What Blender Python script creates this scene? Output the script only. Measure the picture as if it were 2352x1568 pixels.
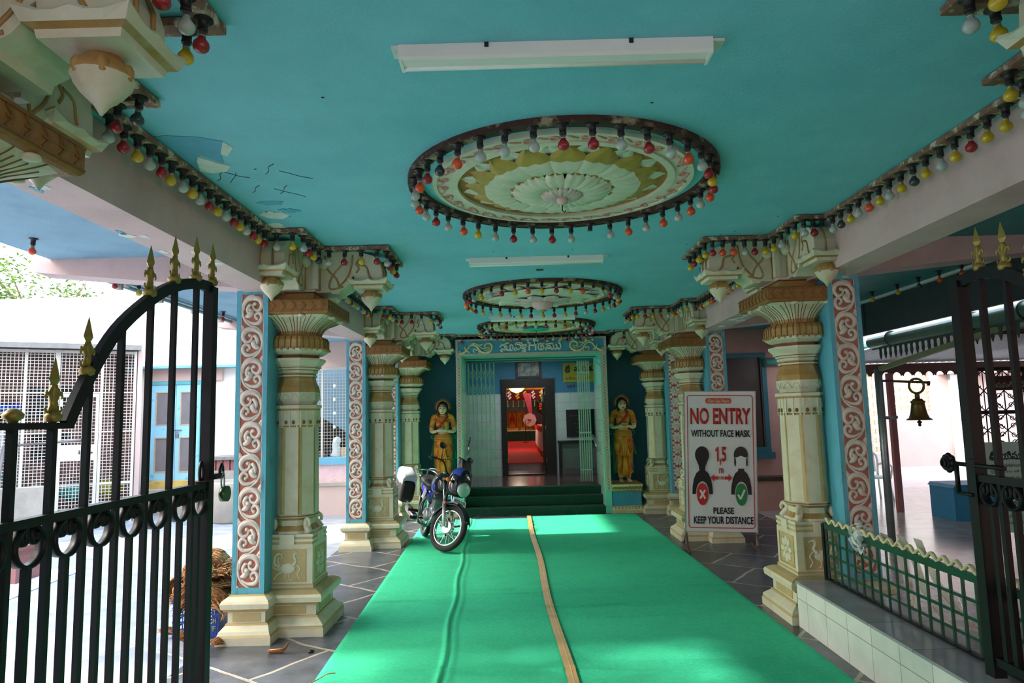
import bpy, bmesh, math, random
from mathutils import Vector, Matrix
PI = math.pi
for o in list(bpy.data.objects): bpy.data.objects.remove(o)
scene = bpy.context.scene
COL = scene.collection

# ------------------------------------------------------------------ camera, sky, sun, exposure
def cam_axes(p, y, r):
    cp, sp = math.cos(p), math.sin(p)
    fw = Vector((math.sin(y)*cp, math.cos(y)*cp, sp))
    rt = Vector((math.cos(y), -math.sin(y), 0)); up = rt.cross(fw)
    return (math.cos(r)*rt + math.sin(r)*up, -math.sin(r)*rt + math.cos(r)*up, fw)
_rt, _up, _fw = cam_axes(math.radians(6.304), math.radians(-0.2437), math.radians(-1.42))
cam_data = bpy.data.cameras.new('camera'); cam = bpy.data.objects.new('camera', cam_data); COL.objects.link(cam)
cam_data.sensor_width = 36.0; cam_data.lens = 24.0; cam_data.clip_start = 0.05; cam_data.clip_end = 300
mw = Matrix((_rt, _up, -_fw)).transposed().to_4x4(); mw.translation = (0, 0, 1.7)
cam.matrix_world = mw
scene.camera = cam

world = bpy.data.worlds.new('world'); scene.world = world; world.use_nodes = True
_nt = world.node_tree; _nt.nodes.clear()
_sky = _nt.nodes.new('ShaderNodeTexSky'); _sky.sky_type = 'NISHITA'; _sky.sun_disc = False
_sky.sun_elevation = math.radians(38); _sky.sun_rotation = math.radians(-95); _sky.air_density = 1.6; _sky.dust_density = 5.0; _sky.ozone_density = 1.0
_mixw = _nt.nodes.new('ShaderNodeMixRGB'); _mixw.inputs[0].default_value = 0.6; _mixw.inputs[2].default_value = (0.50, 0.57, 0.65, 1)
_skm = _nt.nodes.new('ShaderNodeMixRGB'); _skm.blend_type = 'MULTIPLY'; _skm.inputs[0].default_value = 1; _skm.inputs[2].default_value = (0.16, 0.16, 0.16, 1)
_bg = _nt.nodes.new('ShaderNodeBackground'); _bg.inputs[1].default_value = 10.0
_wo = _nt.nodes.new('ShaderNodeOutputWorld')
_nt.links.new(_sky.outputs[0], _skm.inputs[1]); _nt.links.new(_skm.outputs[0], _mixw.inputs[1])
_nt.links.new(_mixw.outputs[0], _bg.inputs[0]); _nt.links.new(_bg.outputs[0], _wo.inputs[0])

sun_data = bpy.data.lights.new('sun', 'SUN'); sun = bpy.data.objects.new('sun', sun_data); COL.objects.link(sun)
sun_data.energy = 12.0; sun_data.angle = math.radians(1.6); sun_data.color = (1.0, 0.95, 0.86)
SUN_DIR = Vector((0.86, 0.03, -0.50)).normalized()
sun.rotation_euler = SUN_DIR.to_track_quat('-Z', 'Y').to_euler()

vs = scene.view_settings
scene.display_settings.display_device = 'sRGB'
vs.view_transform = 'Standard'; vs.look = 'None'; vs.gamma = 1.0; vs.use_curve_mapping = False
vs.exposure = 0.15
scene.cycles.max_bounces = 10; scene.cycles.diffuse_bounces = 6; scene.cycles.glossy_bounces = 4
scene.cycles.transparent_max_bounces = 12; scene.cycles.use_denoising = True

# ------------------------------------------------------------------ materials
def lin(c):
    def f(v):
        v = v/255.0
        return v/12.92 if v <= 0.04045 else ((v+0.055)/1.055)**2.4
    return (f(c[0]), f(c[1]), f(c[2]), 1)
def M(name, col, rough=0.6, metal=0.0, var=0.10, scale=6.0, bump=0.0, bscale=None, spec=0.4, col2=None, coat=0.0):
    m = bpy.data.materials.new(name); m.use_nodes = True
    nt = m.node_tree; b = nt.nodes['Principled BSDF']
    b.inputs['Roughness'].default_value = rough; b.inputs['Metallic'].default_value = metal
    b.inputs['Specular IOR Level'].default_value = spec
    if coat: b.inputs['Coat Weight'].default_value = coat
    tc = nt.nodes.new('ShaderNodeTexCoord'); nz = nt.nodes.new('ShaderNodeTexNoise')
    nz.inputs['Scale'].default_value = scale; nz.inputs['Detail'].default_value = 6; nz.inputs['Roughness'].default_value = 0.6
    nt.links.new(tc.outputs['Object'], nz.inputs['Vector'])
    c = lin(col)
    if col2: ca, cb = c, lin(col2)
    else:
        ca = tuple(min(1, v*(1+var)) for v in c[:3])+(1,); cb = tuple(v*(1-var) for v in c[:3])+(1,)
    rp = nt.nodes.new('ShaderNodeValToRGB'); rp.color_ramp.elements[0].position = 0.32; rp.color_ramp.elements[1].position = 0.68
    rp.color_ramp.elements[0].color = cb; rp.color_ramp.elements[1].color = ca
    nt.links.new(nz.outputs['Fac'], rp.inputs[0]); nt.links.new(rp.outputs[0], b.inputs['Base Color'])
    if bump:
        n2 = nt.nodes.new('ShaderNodeTexNoise'); n2.inputs['Scale'].default_value = bscale or scale*6; n2.inputs['Detail'].default_value = 5
        nt.links.new(tc.outputs['Object'], n2.inputs['Vector'])
        bp = nt.nodes.new('ShaderNodeBump'); bp.inputs['Strength'].default_value = bump; bp.inputs['Distance'].default_value = 0.02
        nt.links.new(n2.outputs['Fac'], bp.inputs['Height']); nt.links.new(bp.outputs[0], b.inputs['Normal'])
    return m
def add_stain(m, col, scale, lo, hi, sx=1, sy=1, sz=1):
    """blotches of dirt or flaked paint over a material's base colour"""
    nt = m.node_tree; b = nt.nodes['Principled BSDF']; src = b.inputs['Base Color'].links[0].from_socket
    tc = nt.nodes.new('ShaderNodeTexCoord'); mp = nt.nodes.new('ShaderNodeMapping'); mp.inputs['Scale'].default_value = (sx, sy, sz)
    nz = nt.nodes.new('ShaderNodeTexNoise'); nz.inputs['Scale'].default_value = scale; nz.inputs['Detail'].default_value = 8; nz.inputs['Roughness'].default_value = 0.65
    rp = nt.nodes.new('ShaderNodeValToRGB'); rp.color_ramp.elements[0].position = lo; rp.color_ramp.elements[1].position = hi
    mx = nt.nodes.new('ShaderNodeMixRGB'); mx.inputs[2].default_value = lin(col)
    L = nt.links
    L.new(tc.outputs['Object'], mp.inputs[0]); L.new(mp.outputs[0], nz.inputs['Vector']); L.new(nz.outputs['Fac'], rp.inputs[0])
    L.new(rp.outputs[0], mx.inputs[0]); L.new(src, mx.inputs[1]); L.new(mx.outputs[0], b.inputs['Base Color'])
    return m
def emis(name, col, strength):
    m = bpy.data.materials.new(name); m.use_nodes = True; b = m.node_tree.nodes['Principled BSDF']
    b.inputs['Base Color'].default_value = lin(col); b.inputs['Emission Color'].default_value = lin(col); b.inputs['Emission Strength'].default_value = strength
    return m
def brickmat(name, c1, c2, mortar, sx, sy, msize, rot=0.0, rough=0.5, offset=0.5, warp=0.0, bump=0.4, var=0.35, plane='xy', coat=0, spec=0.4):
    m = bpy.data.materials.new(name); m.use_nodes = True; nt = m.node_tree; b = nt.nodes['Principled BSDF']; L = nt.links
    b.inputs['Roughness'].default_value = rough; b.inputs['Specular IOR Level'].default_value = spec
    if coat: b.inputs['Coat Weight'].default_value = coat; b.inputs['Coat Roughness'].default_value = 0.08
    tc = nt.nodes.new('ShaderNodeTexCoord'); mp = nt.nodes.new('ShaderNodeMapping')
    vec = tc.outputs['Object']
    if plane != 'xy':
        sp = nt.nodes.new('ShaderNodeSeparateXYZ'); cb = nt.nodes.new('ShaderNodeCombineXYZ'); L.new(vec, sp.inputs[0])
        L.new(sp.outputs['X' if plane == 'xz' else 'Y'], cb.inputs['X']); L.new(sp.outputs['Z'], cb.inputs['Y']); vec = cb.outputs[0]
    mp.inputs['Rotation'].default_value = (0, 0, rot); L.new(vec, mp.inputs[0]); vec = mp.outputs[0]
    nz = nt.nodes.new('ShaderNodeTexNoise'); nz.inputs['Scale'].default_value = 0.9; nz.inputs['Detail'].default_value = 3
    if warp:
        L.new(vec, nz.inputs['Vector']); ad = nt.nodes.new('ShaderNodeMixRGB'); ad.blend_type = 'LINEAR_LIGHT'; ad.inputs[0].default_value = warp
        L.new(vec, ad.inputs[1]); L.new(nz.outputs['Color'], ad.inputs[2]); vec = ad.outputs[0]
    br = nt.nodes.new('ShaderNodeTexBrick'); br.offset = offset; br.inputs['Scale'].default_value = 1
    br.inputs['Brick Width'].default_value = sx; br.inputs['Row Height'].default_value = sy; br.inputs['Mortar Size'].default_value = msize; br.inputs['Mortar Smooth'].default_value = 0.3
    br.inputs['Color1'].default_value = lin(c1); br.inputs['Color2'].default_value = lin(c2); br.inputs['Mortar'].default_value = lin(mortar); br.inputs['Bias'].default_value = 0
    L.new(vec, br.inputs['Vector'])
    n2 = nt.nodes.new('ShaderNodeTexNoise'); n2.inputs['Scale'].default_value = 5; n2.inputs['Detail'].default_value = 8; L.new(tc.outputs['Object'], n2.inputs['Vector'])
    mr = nt.nodes.new('ShaderNodeMapRange'); mr.inputs['From Min'].default_value = 0.3; mr.inputs['From Max'].default_value = 0.7; mr.inputs['To Min'].default_value = 1-var; mr.inputs['To Max'].default_value = 1+var*0.6
    L.new(n2.outputs['Fac'], mr.inputs['Value'])
    mx = nt.nodes.new('ShaderNodeMixRGB'); mx.blend_type = 'MULTIPLY'; mx.inputs[0].default_value = 1; L.new(br.outputs['Color'], mx.inputs[1]); L.new(mr.outputs[0], mx.inputs[2])
    L.new(mx.outputs[0], b.inputs['Base Color'])
    if bump:
        iv = nt.nodes.new('ShaderNodeMath'); iv.operation = 'MULTIPLY_ADD'; iv.inputs[1].default_value = -1.0
        L.new(br.outputs['Fac'], iv.inputs[0]); L.new(n2.outputs['Fac'], iv.inputs[2])
        bp = nt.nodes.new('ShaderNodeBump'); bp.inputs['Strength'].default_value = bump; bp.inputs['Distance'].default_value = 0.01
        L.new(iv.outputs[0], bp.inputs['Height']); L.new(bp.outputs[0], b.inputs['Normal'])
    return m
def glassmat(name, col, alpha=0.35, rough=0.1):
    m = bpy.data.materials.new(name); m.use_nodes = True; b = m.node_tree.nodes['Principled BSDF']
    b.inputs['Base Color'].default_value = lin(col); b.inputs['Roughness'].default_value = rough; b.inputs['Alpha'].default_value = alpha
    return m

MT = {}
MT['turq'] = add_stain(M('turquoise_ceiling_paint', (124, 202, 216), 0.55, var=0.05, scale=2.5, bump=0.12, bscale=60), (108, 190, 208), 1.3, 0.45, 0.75)
MT['bluesoffit'] = add_stain(M('sky_tinted_soffit_paint', (128, 166, 184), 0.6, var=0.06, scale=3, bump=0.1, bscale=60), (100, 140, 164), 2.0, 0.5, 0.8)  # soffit tinted bluer to carry the sky light falling on it
MT['tealsoffit'] = M('teal_soffit_paint', (70, 140, 140), 0.6, var=0.08, scale=3)
MT['pink'] = add_stain(M('pink_plaster', (208, 180, 174), 0.65, var=0.05, scale=3, bump=0.1, bscale=70), (184, 156, 150), 2.2, 0.45, 0.8)
MT['peel'] = M('bare_plaster_patch', (214, 222, 214), 0.8, var=0.1, scale=20)
MT['peelblue'] = M('old_blue_paint_layer', (88, 170, 196), 0.6, var=0.1, scale=10)
MT['cream'] = add_stain(M('cream_column_paint', (208, 206, 178), 0.45, var=0.05, scale=7, bump=0.08, bscale=60), (184, 168, 122), 5.0, 0.50, 0.85)
MT['ochre'] = add_stain(M('ochre_column_paint', (168, 132, 74), 0.5, var=0.12, scale=9), (190, 178, 134), 6.0, 0.5, 0.8)
MT['tan'] = M('airbrushed_tan_paint', (182, 164, 114), 0.45, var=0.08, scale=8)
MT['brown'] = M('brown_line_paint', (128, 88, 42), 0.55, var=0.15, scale=12)
MT['abacus'] = M('ochre_abacus_paint', (146, 104, 52), 0.55, var=0.2, scale=25, bump=0.25, bscale=60)
MT['pilblue'] = add_stain(M('blue_pilaster_paint', (86, 168, 188), 0.5, var=0.08, scale=6), (60, 112, 120), 9.0, 0.55, 0.72, 1, 1, 0.3)
MT['terracotta'] = M('terracotta_ground_paint', (176, 104, 86), 0.6, var=0.1, scale=10)
MT['relief'] = add_stain(M('grey_cream_relief_paint', (214, 206, 194), 0.45, var=0.05, scale=12), (176, 160, 140), 9.0, 0.5, 0.8)
MT['wood'] = add_stain(M('weathered_batten_wood', (128, 92, 72), 0.7, var=0.3, scale=20), (206, 194, 168), 14.0, 0.52, 0.62, 1, 1, 1)
MT['holder'] = M('black_bakelite', (34, 30, 28), 0.45, var=0.1)
MT['cap'] = M('aluminium_bulb_cap', (170, 170, 160), 0.4, metal=0.8)
MT['bR'] = M('red_lacquered_glass', (158, 32, 38), 0.25, var=0.12, scale=3, spec=0.6)
MT['bO'] = M('orange_lacquered_glass', (226, 82, 40), 0.25, var=0.12, scale=3, spec=0.6)
MT['bY'] = M('yellow_lacquered_glass', (206, 170, 36), 0.25, var=0.12, scale=3, spec=0.6)
MT['bW'] = M('frosted_white_glass', (176, 184, 174), 0.25, var=0.06, scale=3, spec=0.6)
MT['bD'] = M('blackened_glass', (52, 62, 62), 0.25, var=0.15, scale=3, spec=0.6)
MT['bB'] = M('blue_lacquered_glass', (40, 84, 190), 0.25, var=0.1, scale=3, spec=0.6)
MT['yard'] = brickmat('lightened_slate_yard_paving', (152, 158, 170), (134, 142, 156), (184, 180, 170), 0.95, 0.70, 0.017, rot=0.62, rough=0.5, warp=0.11, bump=0.5, var=0.25, spec=0.4)  # hall slate lightened to carry the open yard's brighter light in its colour
MT['stone'] = brickmat('slate_slab_paving', (92, 97, 106), (72, 76, 85), (168, 160, 146), 0.95, 0.70, 0.017, rot=0.62, rough=0.27, warp=0.11, bump=0.5, var=0.4, spec=0.5)
MT['court'] = brickmat('granite_court_paving', (184, 172, 170), (168, 156, 158), (130, 120, 118), 1.6, 0.75, 0.006, rot=0.12, rough=0.2, warp=0.04, bump=0.15, var=0.15, spec=0.6)
MT['carpet'] = add_stain(M('green_felt_carpet', (68, 206, 156), 0.95, var=0.10, scale=40, bump=0.35, bscale=500, spec=0.1), (66, 190, 142), 3.0, 0.5, 0.8)
MT['tape'] = M('brown_packing_tape', (196, 160, 106), 0.35, var=0.12, scale=8)
MT['tape2'] = M('tape_seam_line', (226, 200, 150), 0.4)
MT['tealwall'] = M('deep_teal_wall_paint', (34, 92, 104), 0.6, var=0.08, scale=3, bump=0.05)
MT['white'] = M('white_enamel', (232, 234, 226), 0.4, var=0.03)
MT['offwhite'] = M('off_white_lime_wash', (236, 230, 222), 0.85, var=0.06, scale=2, bump=0.15)
MT['black'] = M('black_enamel', (11, 12, 15), 0.5, var=0.15, scale=14, spec=0.28)
MT['gold'] = M('gold_paint', (150, 128, 62), 0.42, metal=0.35, var=0.2, scale=25)
MT['chrome'] = M('polished_steel', (190, 192, 194), 0.2, metal=1.0, var=0.05)
MT['steel'] = M('galvanised_steel', (148, 160, 160), 0.4, metal=0.7, var=0.1, scale=12)

# ------------------------------------------------------------------ mesh builder
class MB:
    def __init__(self): self.v = []; self.f = []; self.m = []; self.s = []; self.xf = None
    def add(self, vs_, fs_, mi=0, smooth=False):
        n = len(self.v)
        if self.xf is not None: vs_ = [self.xf @ Vector(p) for p in vs_]
        self.v.extend([tuple(p) for p in vs_]); self.f.extend([tuple(i+n for i in f) for f in fs_])
        self.m.extend([mi]*len(fs_)); self.s.extend([smooth]*len(fs_)); return self
    NB = 0
    def box(self, x0, x1, y0, y1, z0, z1, mi=0):
        MB.NB += 1; e = 0.00011*(MB.NB % 8)                 # no two boxes share a plane
        x0, x1, y0, y1, z0, z1 = x0-e, x1+e, y0-e, y1+e, z0-e*(z0 > .02), z1+e
        vs_ = [(x0,y0,z0),(x1,y0,z0),(x1,y1,z0),(x0,y1,z0),(x0,y0,z1),(x1,y0,z1),(x1,y1,z1),(x0,y1,z1)]
        return self.add(vs_, [(3,2,1,0),(4,5,6,7),(0,1,5,4),(1,2,6,5),(2,3,7,6),(3,0,4,7)], mi)
    def bar(self, a, b, w, h=None, mi=0, up=(0,0,1)):
        MB.NB += 1; e = 0.00022*(MB.NB % 8); a, b = Vector(a), Vector(b); h = (h or w)+e; w = w+e; d = (b-a).normalized(); u = Vector(up)
        if abs(d.dot(u)) > 0.98: u = Vector((0,1,0))
        s = d.cross(u).normalized(); u = s.cross(d).normalized()
        vs_ = [p + s*(i*w/2) + u*(j*h/2) for p in (a, b) for i, j in ((-1,-1),(1,-1),(1,1),(-1,1))]
        return self.add(vs_, [(3,2,1,0),(4,5,6,7),(0,1,5,4),(1,2,6,5),(2,3,7,6),(3,0,4,7)], mi)
    def loft(self, rings, mi=0, smooth=False, caps=True, closed=True):
        n = len(rings[0]); vs_ = [p for r in rings for p in r]; fs_ = []
        mis = mi if isinstance(mi, (list, tuple)) else [mi]*(len(rings)-1)
        base = len(self.v)
        if self.xf is not None: vs_ = [self.xf @ Vector(p) for p in vs_]
        self.v.extend([tuple(p) for p in vs_])
        for k in range(len(rings)-1):
            for i in range(n if closed else n-1):
                j = (i+1) % n
                self.f.append((base+k*n+i, base+k*n+j, base+(k+1)*n+j, base+(k+1)*n+i)); self.m.append(mis[k]); self.s.append(smooth)
        if caps and closed:
            self.f.append(tuple(base+i for i in reversed(range(n)))); self.m.append(mis[0]); self.s.append(False)
            self.f.append(tuple(base+(len(rings)-1)*n+i for i in range(n))); self.m.append(mis[-1]); self.s.append(False)
        return self
    def lathe(self, prof, n=24, c=(0,0,0), mi=0, smooth=True, rot=0.0, sx=1, sy=1, caps=True):
        rings = [[(c[0]+r*sx*math.cos(rot+2*PI*i/n), c[1]+r*sy*math.sin(rot+2*PI*i/n), c[2]+z) for i in range(n)] for z, r in prof]
        return self.loft(rings, mi, smooth, caps)
    def sq(self, prof, c=(0,0,0), mi=0):            # square-section lathe, prof = (z, half)
        rings = [[(c[0]+sx*h, c[1]+sy*h, c[2]+z) for sx, sy in ((-1,-1),(1,-1),(1,1),(-1,1))] for z, h in prof]
        return self.loft(rings, mi)
    def rect(self, prof, mi=0):                      # prof = (z, x0, x1, y0, y1)
        rings = [[(x0,y0,z),(x1,y0,z),(x1,y1,z),(x0,y1,z)] for z, x0, x1, y0, y1 in prof]
        return self.loft(rings, mi)
    def tube(self, pts, r, n=8, mi=0, smooth=True, flat=1.0, normal=None, caps=True):
        pts = [Vector(p) for p in pts]
        rs = r if isinstance(r, (list, tuple)) else [r]*len(pts)
        rings = []; prev = None
        for i, p in enumerate(pts):
            t = (pts[min(i+1, len(pts)-1)] - pts[max(i-1, 0)])
            if t.length < 1e-9: t = Vector((0,0,1))
            t.normalize()
            if normal is not None:
                u = Vector(normal); u = (u - t*u.dot(t))
                if u.length < 1e-6: u = t.orthogonal()
                u.normalize()
            else:
                u = t.orthogonal().normalized() if prev is None else (prev - t*prev.dot(t))
                if u.length < 1e-6: u = t.orthogonal()
                u.normalize(); prev = u
            w = t.cross(u)
            rings.append([p + w*(rs[i]*math.cos(2*PI*k/n)) + u*(rs[i]*flat*math.sin(2*PI*k/n)) for k in range(n)])
        return self.loft(rings, mi, smooth, caps)
    def sphere(self, c, r, n=12, m=8, mi=0, smooth=True, sc=(1,1,1)):
        rings = []
        for k in range(m+1):
            a = -PI/2 + PI*k/m
            a = max(-PI/2+0.02, min(PI/2-0.02, a))
            rings.append([(c[0]+r*sc[0]*math.cos(a)*math.cos(2*PI*i/n), c[1]+r*sc[1]*math.cos(a)*math.sin(2*PI*i/n), c[2]+r*sc[2]*math.sin(a)) for i in range(n)])
        return self.loft(rings, mi, smooth)
    def prism(self, poly, axis, a, b, mi=0):         # polygon (2-D) extruded along an axis
        def P(p, t):
            return {'x': (t, p[0], p[1]), 'y': (p[0], t, p[1]), 'z': (p[0], p[1], t)}[axis]
        n = len(poly); vs_ = [P(p, a) for p in poly] + [P(p, b) for p in poly]
        fs_ = [tuple(range(n)), tuple(reversed(range(n, 2*n)))] + [((i+1) % n, i, i+n, (i+1) % n+n) for i in range(n)]
        return self.add(vs_, fs_, mi)
    def grid(self, fn, nu, nv, mi=0, smooth=True):
        vs_ = [fn(i/nu, j/nv) for j in range(nv+1) for i in range(nu+1)]
        fs_ = [(j*(nu+1)+i, j*(nu+1)+i+1, (j+1)*(nu+1)+i+1, (j+1)*(nu+1)+i) for j in range(nv) for i in range(nu)]
        return self.add(vs_, fs_, mi, smooth)
    def torus(self, c, R, r, axis='z', n=32, k=8, mi=0, sx=1, sy=1):
        rings = []
        for i in range(n):
            a = 2*PI*i/n; ring = []
            for j in range(k):
                b = 2*PI*j/k; q = R + r*math.cos(b); p = (q*math.cos(a)*sx, q*math.sin(a)*sy, r*math.sin(b))
                if axis == 'y': p = (p[0], p[2], p[1])
                if axis == 'x': p = (p[2], p[0], p[1])
                ring.append((c[0]+p[0], c[1]+p[1], c[2]+p[2]))
            rings.append(ring)
        rings.append(rings[0])
        return self.loft(rings, mi, True, caps=False)
    def mesh(self, name, mats, mirror=False):
        me = bpy.data.meshes.new(name)
        v = [(-x, y, z) for x, y, z in self.v] if mirror else self.v
        me.from_pydata(v, [], self.f)
        for mt in (mats if isinstance(mats, (list, tuple)) else [mats]): me.materials.append(MT[mt] if isinstance(mt, str) else mt)
        me.polygons.foreach_set('material_index', self.m); me.polygons.foreach_set('use_smooth', self.s)
        bm = bmesh.new(); bm.from_mesh(me); bmesh.ops.recalc_face_normals(bm, faces=bm.faces); bm.to_mesh(me); bm.free()
        me.update(); return me
    def clusters(self):
        """pieces of this mesh that stand well apart: lists of face indices"""
        p = list(range(len(self.v)))
        def find(i):
            while p[i] != i: p[i] = p[p[i]]; i = p[i]
            return i
        for f in self.f:
            a = find(f[0])
            for i in f[1:]: p[find(i)] = a
        isl = {}
        for k, f in enumerate(self.f): isl.setdefault(find(f[0]), []).append(k)
        if not 2 <= len(isl) <= 260: return None
        L = list(isl.values()); bb = []
        for fs in L:
            vs_ = [self.v[i] for k in fs for i in self.f[k]]; bb.append(([min(v[a] for v in vs_) for a in range(3)], [max(v[a] for v in vs_) for a in range(3)]))
        q = list(range(len(L)))
        def fq(i):
            while q[i] != i: q[i] = q[q[i]]; i = q[i]
            return i
        sz = [max(h[a]-l[a] for a in range(3)) for l, h in bb]
        for i in range(len(L)):
            for j in range(i):
                g = math.sqrt(sum(max(0, bb[i][0][a]-bb[j][1][a], bb[j][0][a]-bb[i][1][a])**2 for a in range(3)))
                if g <= max(.02, .5*max(sz[i], sz[j])): q[fq(i)] = fq(j)
        out = {}
        for i in range(len(L)): out.setdefault(fq(i), []).extend(L[i])
        return list(out.values()) if 2 <= len(out) <= 40 else None
    def build(self, name, mats, parent=None, mirror=False, loc=None):
        cl = self.clusters() if parent is not None else None
        if cl:                                           # each piece that stands apart is a part of its own
            objs = []
            for fs in cl:
                mb = MB(); ids = {}
                for k in fs:
                    for i in self.f[k]: ids.setdefault(i, len(ids))
                mb.v = [self.v[i] for i in ids]; mb.f = [tuple(ids[i] for i in self.f[k]) for k in fs]; mb.m = [self.m[k] for k in fs]; mb.s = [self.s[k] for k in fs]
                o = bpy.data.objects.new(name, mb.mesh(name, mats, mirror)); COL.objects.link(o); o.parent = parent
                if loc is not None: o.location = loc
                objs.append(o)
            return objs[0]
        o = bpy.data.objects.new(name, self.mesh(name, mats, mirror)); COL.objects.link(o)
        if parent is not None: o.parent = parent
        if loc is not None: o.location = loc
        return o
def tag(o, label=None, cat=None, group=None, kind=None):
    if label: o['label'] = label
    if cat: o['category'] = cat
    if group: o['group'] = group
    if kind: o['kind'] = kind
    return o
def thing(name, label, cat, loc=(0,0,0), rz=0.0, group=None):
    o = bpy.data.objects.new(name, None); COL.objects.link(o); o.location = loc; o.rotation_euler = (0, 0, rz); o.empty_display_size = 0.1
    return tag(o, label, cat, group)
def struct(name, mb, mats, label=None):
    o = mb.build(name, mats); o['kind'] = 'structure'
    if label: o['label'] = label
    return o
def dup(root, loc=None, rz=None, label=None, group=None):
    def cp(o, par):
        c = o.copy(); COL.objects.link(c); c.parent = par
        for ch in kids.get(o.name, []): cp(ch, c)
        return c
    kids = {}
    for o in root.children_recursive: kids.setdefault(o.parent.name, []).append(o)
    r = cp(root, None)
    if loc is not None: r.location = loc
    if rz is not None: r.rotation_euler = (0, 0, rz)
    if label: r['label'] = label
    if group: r['group'] = group
    return r
ORD = ['first','second','third','fourth','fifth','sixth','seventh','eighth','ninth','tenth','eleventh','twelfth','thirteenth','fourteenth','fifteenth','sixteenth','seventeenth','eighteenth','nineteenth','twentieth',
 'twenty-first','twenty-second','twenty-third','twenty-fourth','twenty-fifth','twenty-sixth','twenty-seventh','twenty-eighth','twenty-ninth','thirtieth','thirty-first','thirty-second','thirty-third','thirty-fourth','thirty-fifth','thirty-sixth','thirty-seventh','thirty-eighth','thirty-ninth','fortieth','forty-first','forty-second']
def text_mesh(txt, size, extrude=0.0, bold=0.0, sx=1.0, align='CENTER', spacing=1.0):
    cu = bpy.data.curves.new('t', 'FONT'); cu.body = txt; cu.size = size; cu.extrude = extrude; cu.offset = bold; cu.align_x = align; cu.align_y = 'BOTTOM_BASELINE'
    cu.space_character = spacing; cu.resolution_u = 3
    o = bpy.data.objects.new('t', cu); COL.objects.link(o)
    dg = bpy.context.evaluated_depsgraph_get(); me = bpy.data.meshes.new_from_object(o.evaluated_get(dg))
    bpy.data.objects.remove(o); bpy.data.curves.remove(cu)
    return me
def text_fit(name, txt, mat, parent, c, w, h, rot=(PI/2,0,0), bold=0.0, depth=0.002, label=None):
    """lettering scaled to a width w and a cap height h, centred on c"""
    me = text_mesh(txt, 1.0, 0.0, bold)
    if len(me.vertices) == 0: return None
    xs = [v.co.x for v in me.vertices]; ys = [v.co.y for v in me.vertices]
    fx = w/(max(xs)-min(xs)); fy = h/(max(ys)-min(ys)); cx, cy = (max(xs)+min(xs))/2, (max(ys)+min(ys))/2
    for v in me.vertices: v.co = ((v.co.x-cx)*fx, (v.co.y-cy)*fy, 0)
    bm = bmesh.new(); bm.from_mesh(me)
    ret = bmesh.ops.extrude_face_region(bm, geom=bm.faces[:])
    bmesh.ops.translate(bm, verts=[g for g in ret['geom'] if isinstance(g, bmesh.types.BMVert)], vec=(0,0,depth))
    bmesh.ops.recalc_face_normals(bm, faces=bm.faces); bm.to_mesh(me); bm.free()
    me.materials.clear(); me.materials.append(MT[mat] if isinstance(mat, str) else mat); me.name = name
    o = bpy.data.objects.new(name, me); COL.objects.link(o); o.parent = parent; o.location = c; o.rotation_euler = rot
    if label: o['label'] = label
    return o
def spiral(c, r0, r1, a0, turns, n=18, sgn=1):
    """points (2-D) of a spiral winding in from radius r0 to r1"""
    return [(c[0] + (r0+(r1-r0)*t)*math.cos(a0+sgn*2*PI*turns*t), c[1] + (r0+(r1-r0)*t)*math.sin(a0+sgn*2*PI*turns*t)) for t in [i/n for i in range(n+1)]]
def smooth_pts(pts, k=4):
    """Catmull-Rom through the points"""
    P = [Vector(p) for p in pts]; out = []
    for i in range(len(P)-1):
        p0, p1, p2, p3 = P[max(i-1,0)], P[i], P[i+1], P[min(i+2,len(P)-1)]
        for j in range(k):
            t = j/k
            out.append(0.5*((2*p1)+(-p0+p2)*t+(2*p0-5*p1+4*p2-p3)*t*t+(-p0+3*p1-3*p2+p3)*t**3))
    out.append(P[-1]); return out
# ------------------------------------------------------------------ dimensions of the hall
CZ = 3.17                       # ceiling
AXL, AXR = -1.92, 2.48          # column axes
AY = [2.02, 5.98, 9.65, 12.2]
BL, BR = -1.97, 2.51            # inner beam faces
rnd = random.Random(7)

# ------------------------------------------------------------------ the setting
struct('floor', MB().box(-2.42, 4.0, -12, 15.0, -0.12, 0.0), 'stone')
struct('floor_right', MB().box(4.0, 40, -12, 60, -0.12, 0.0), 'court')
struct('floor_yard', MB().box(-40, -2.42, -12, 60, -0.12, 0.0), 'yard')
struct('ceiling', MB().box(BL-0.13, BR+0.14, -4.0, 12.75, CZ, CZ+0.16), 'turq')
struct('ceiling_left', MB().box(-4.05, BL-0.13, -4.0, 12.6, CZ, CZ+0.16), 'bluesoffit')
struct('ceiling_right', MB().box(BR+0.14, 4.85, -4.0, 12.3, CZ, CZ+0.16), 'tealsoffit')
def beam(name, x0, x1): struct(name, MB().box(x0, x1, -3.95, 12.74, 2.79, CZ), 'pink')
beam('trim_1', BL-0.27, BL); beam('trim_2', BR, BR+0.29)
k = 3
for y in AY[:3]:
    for sgn, xa, xb in ((-1, BL-0.27, -4.2), (1, BR+0.29, 5.0)):
        w = 0.14; za, zb = 2.86, 3.06
        m = MB(); m.prism([(xa, za), (xb, zb), (xb, CZ+0.01), (xa, CZ+0.01)], 'y', y-w, y+w)
        struct('trim_%d' % k, m, 'pink'); k += 1
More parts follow.
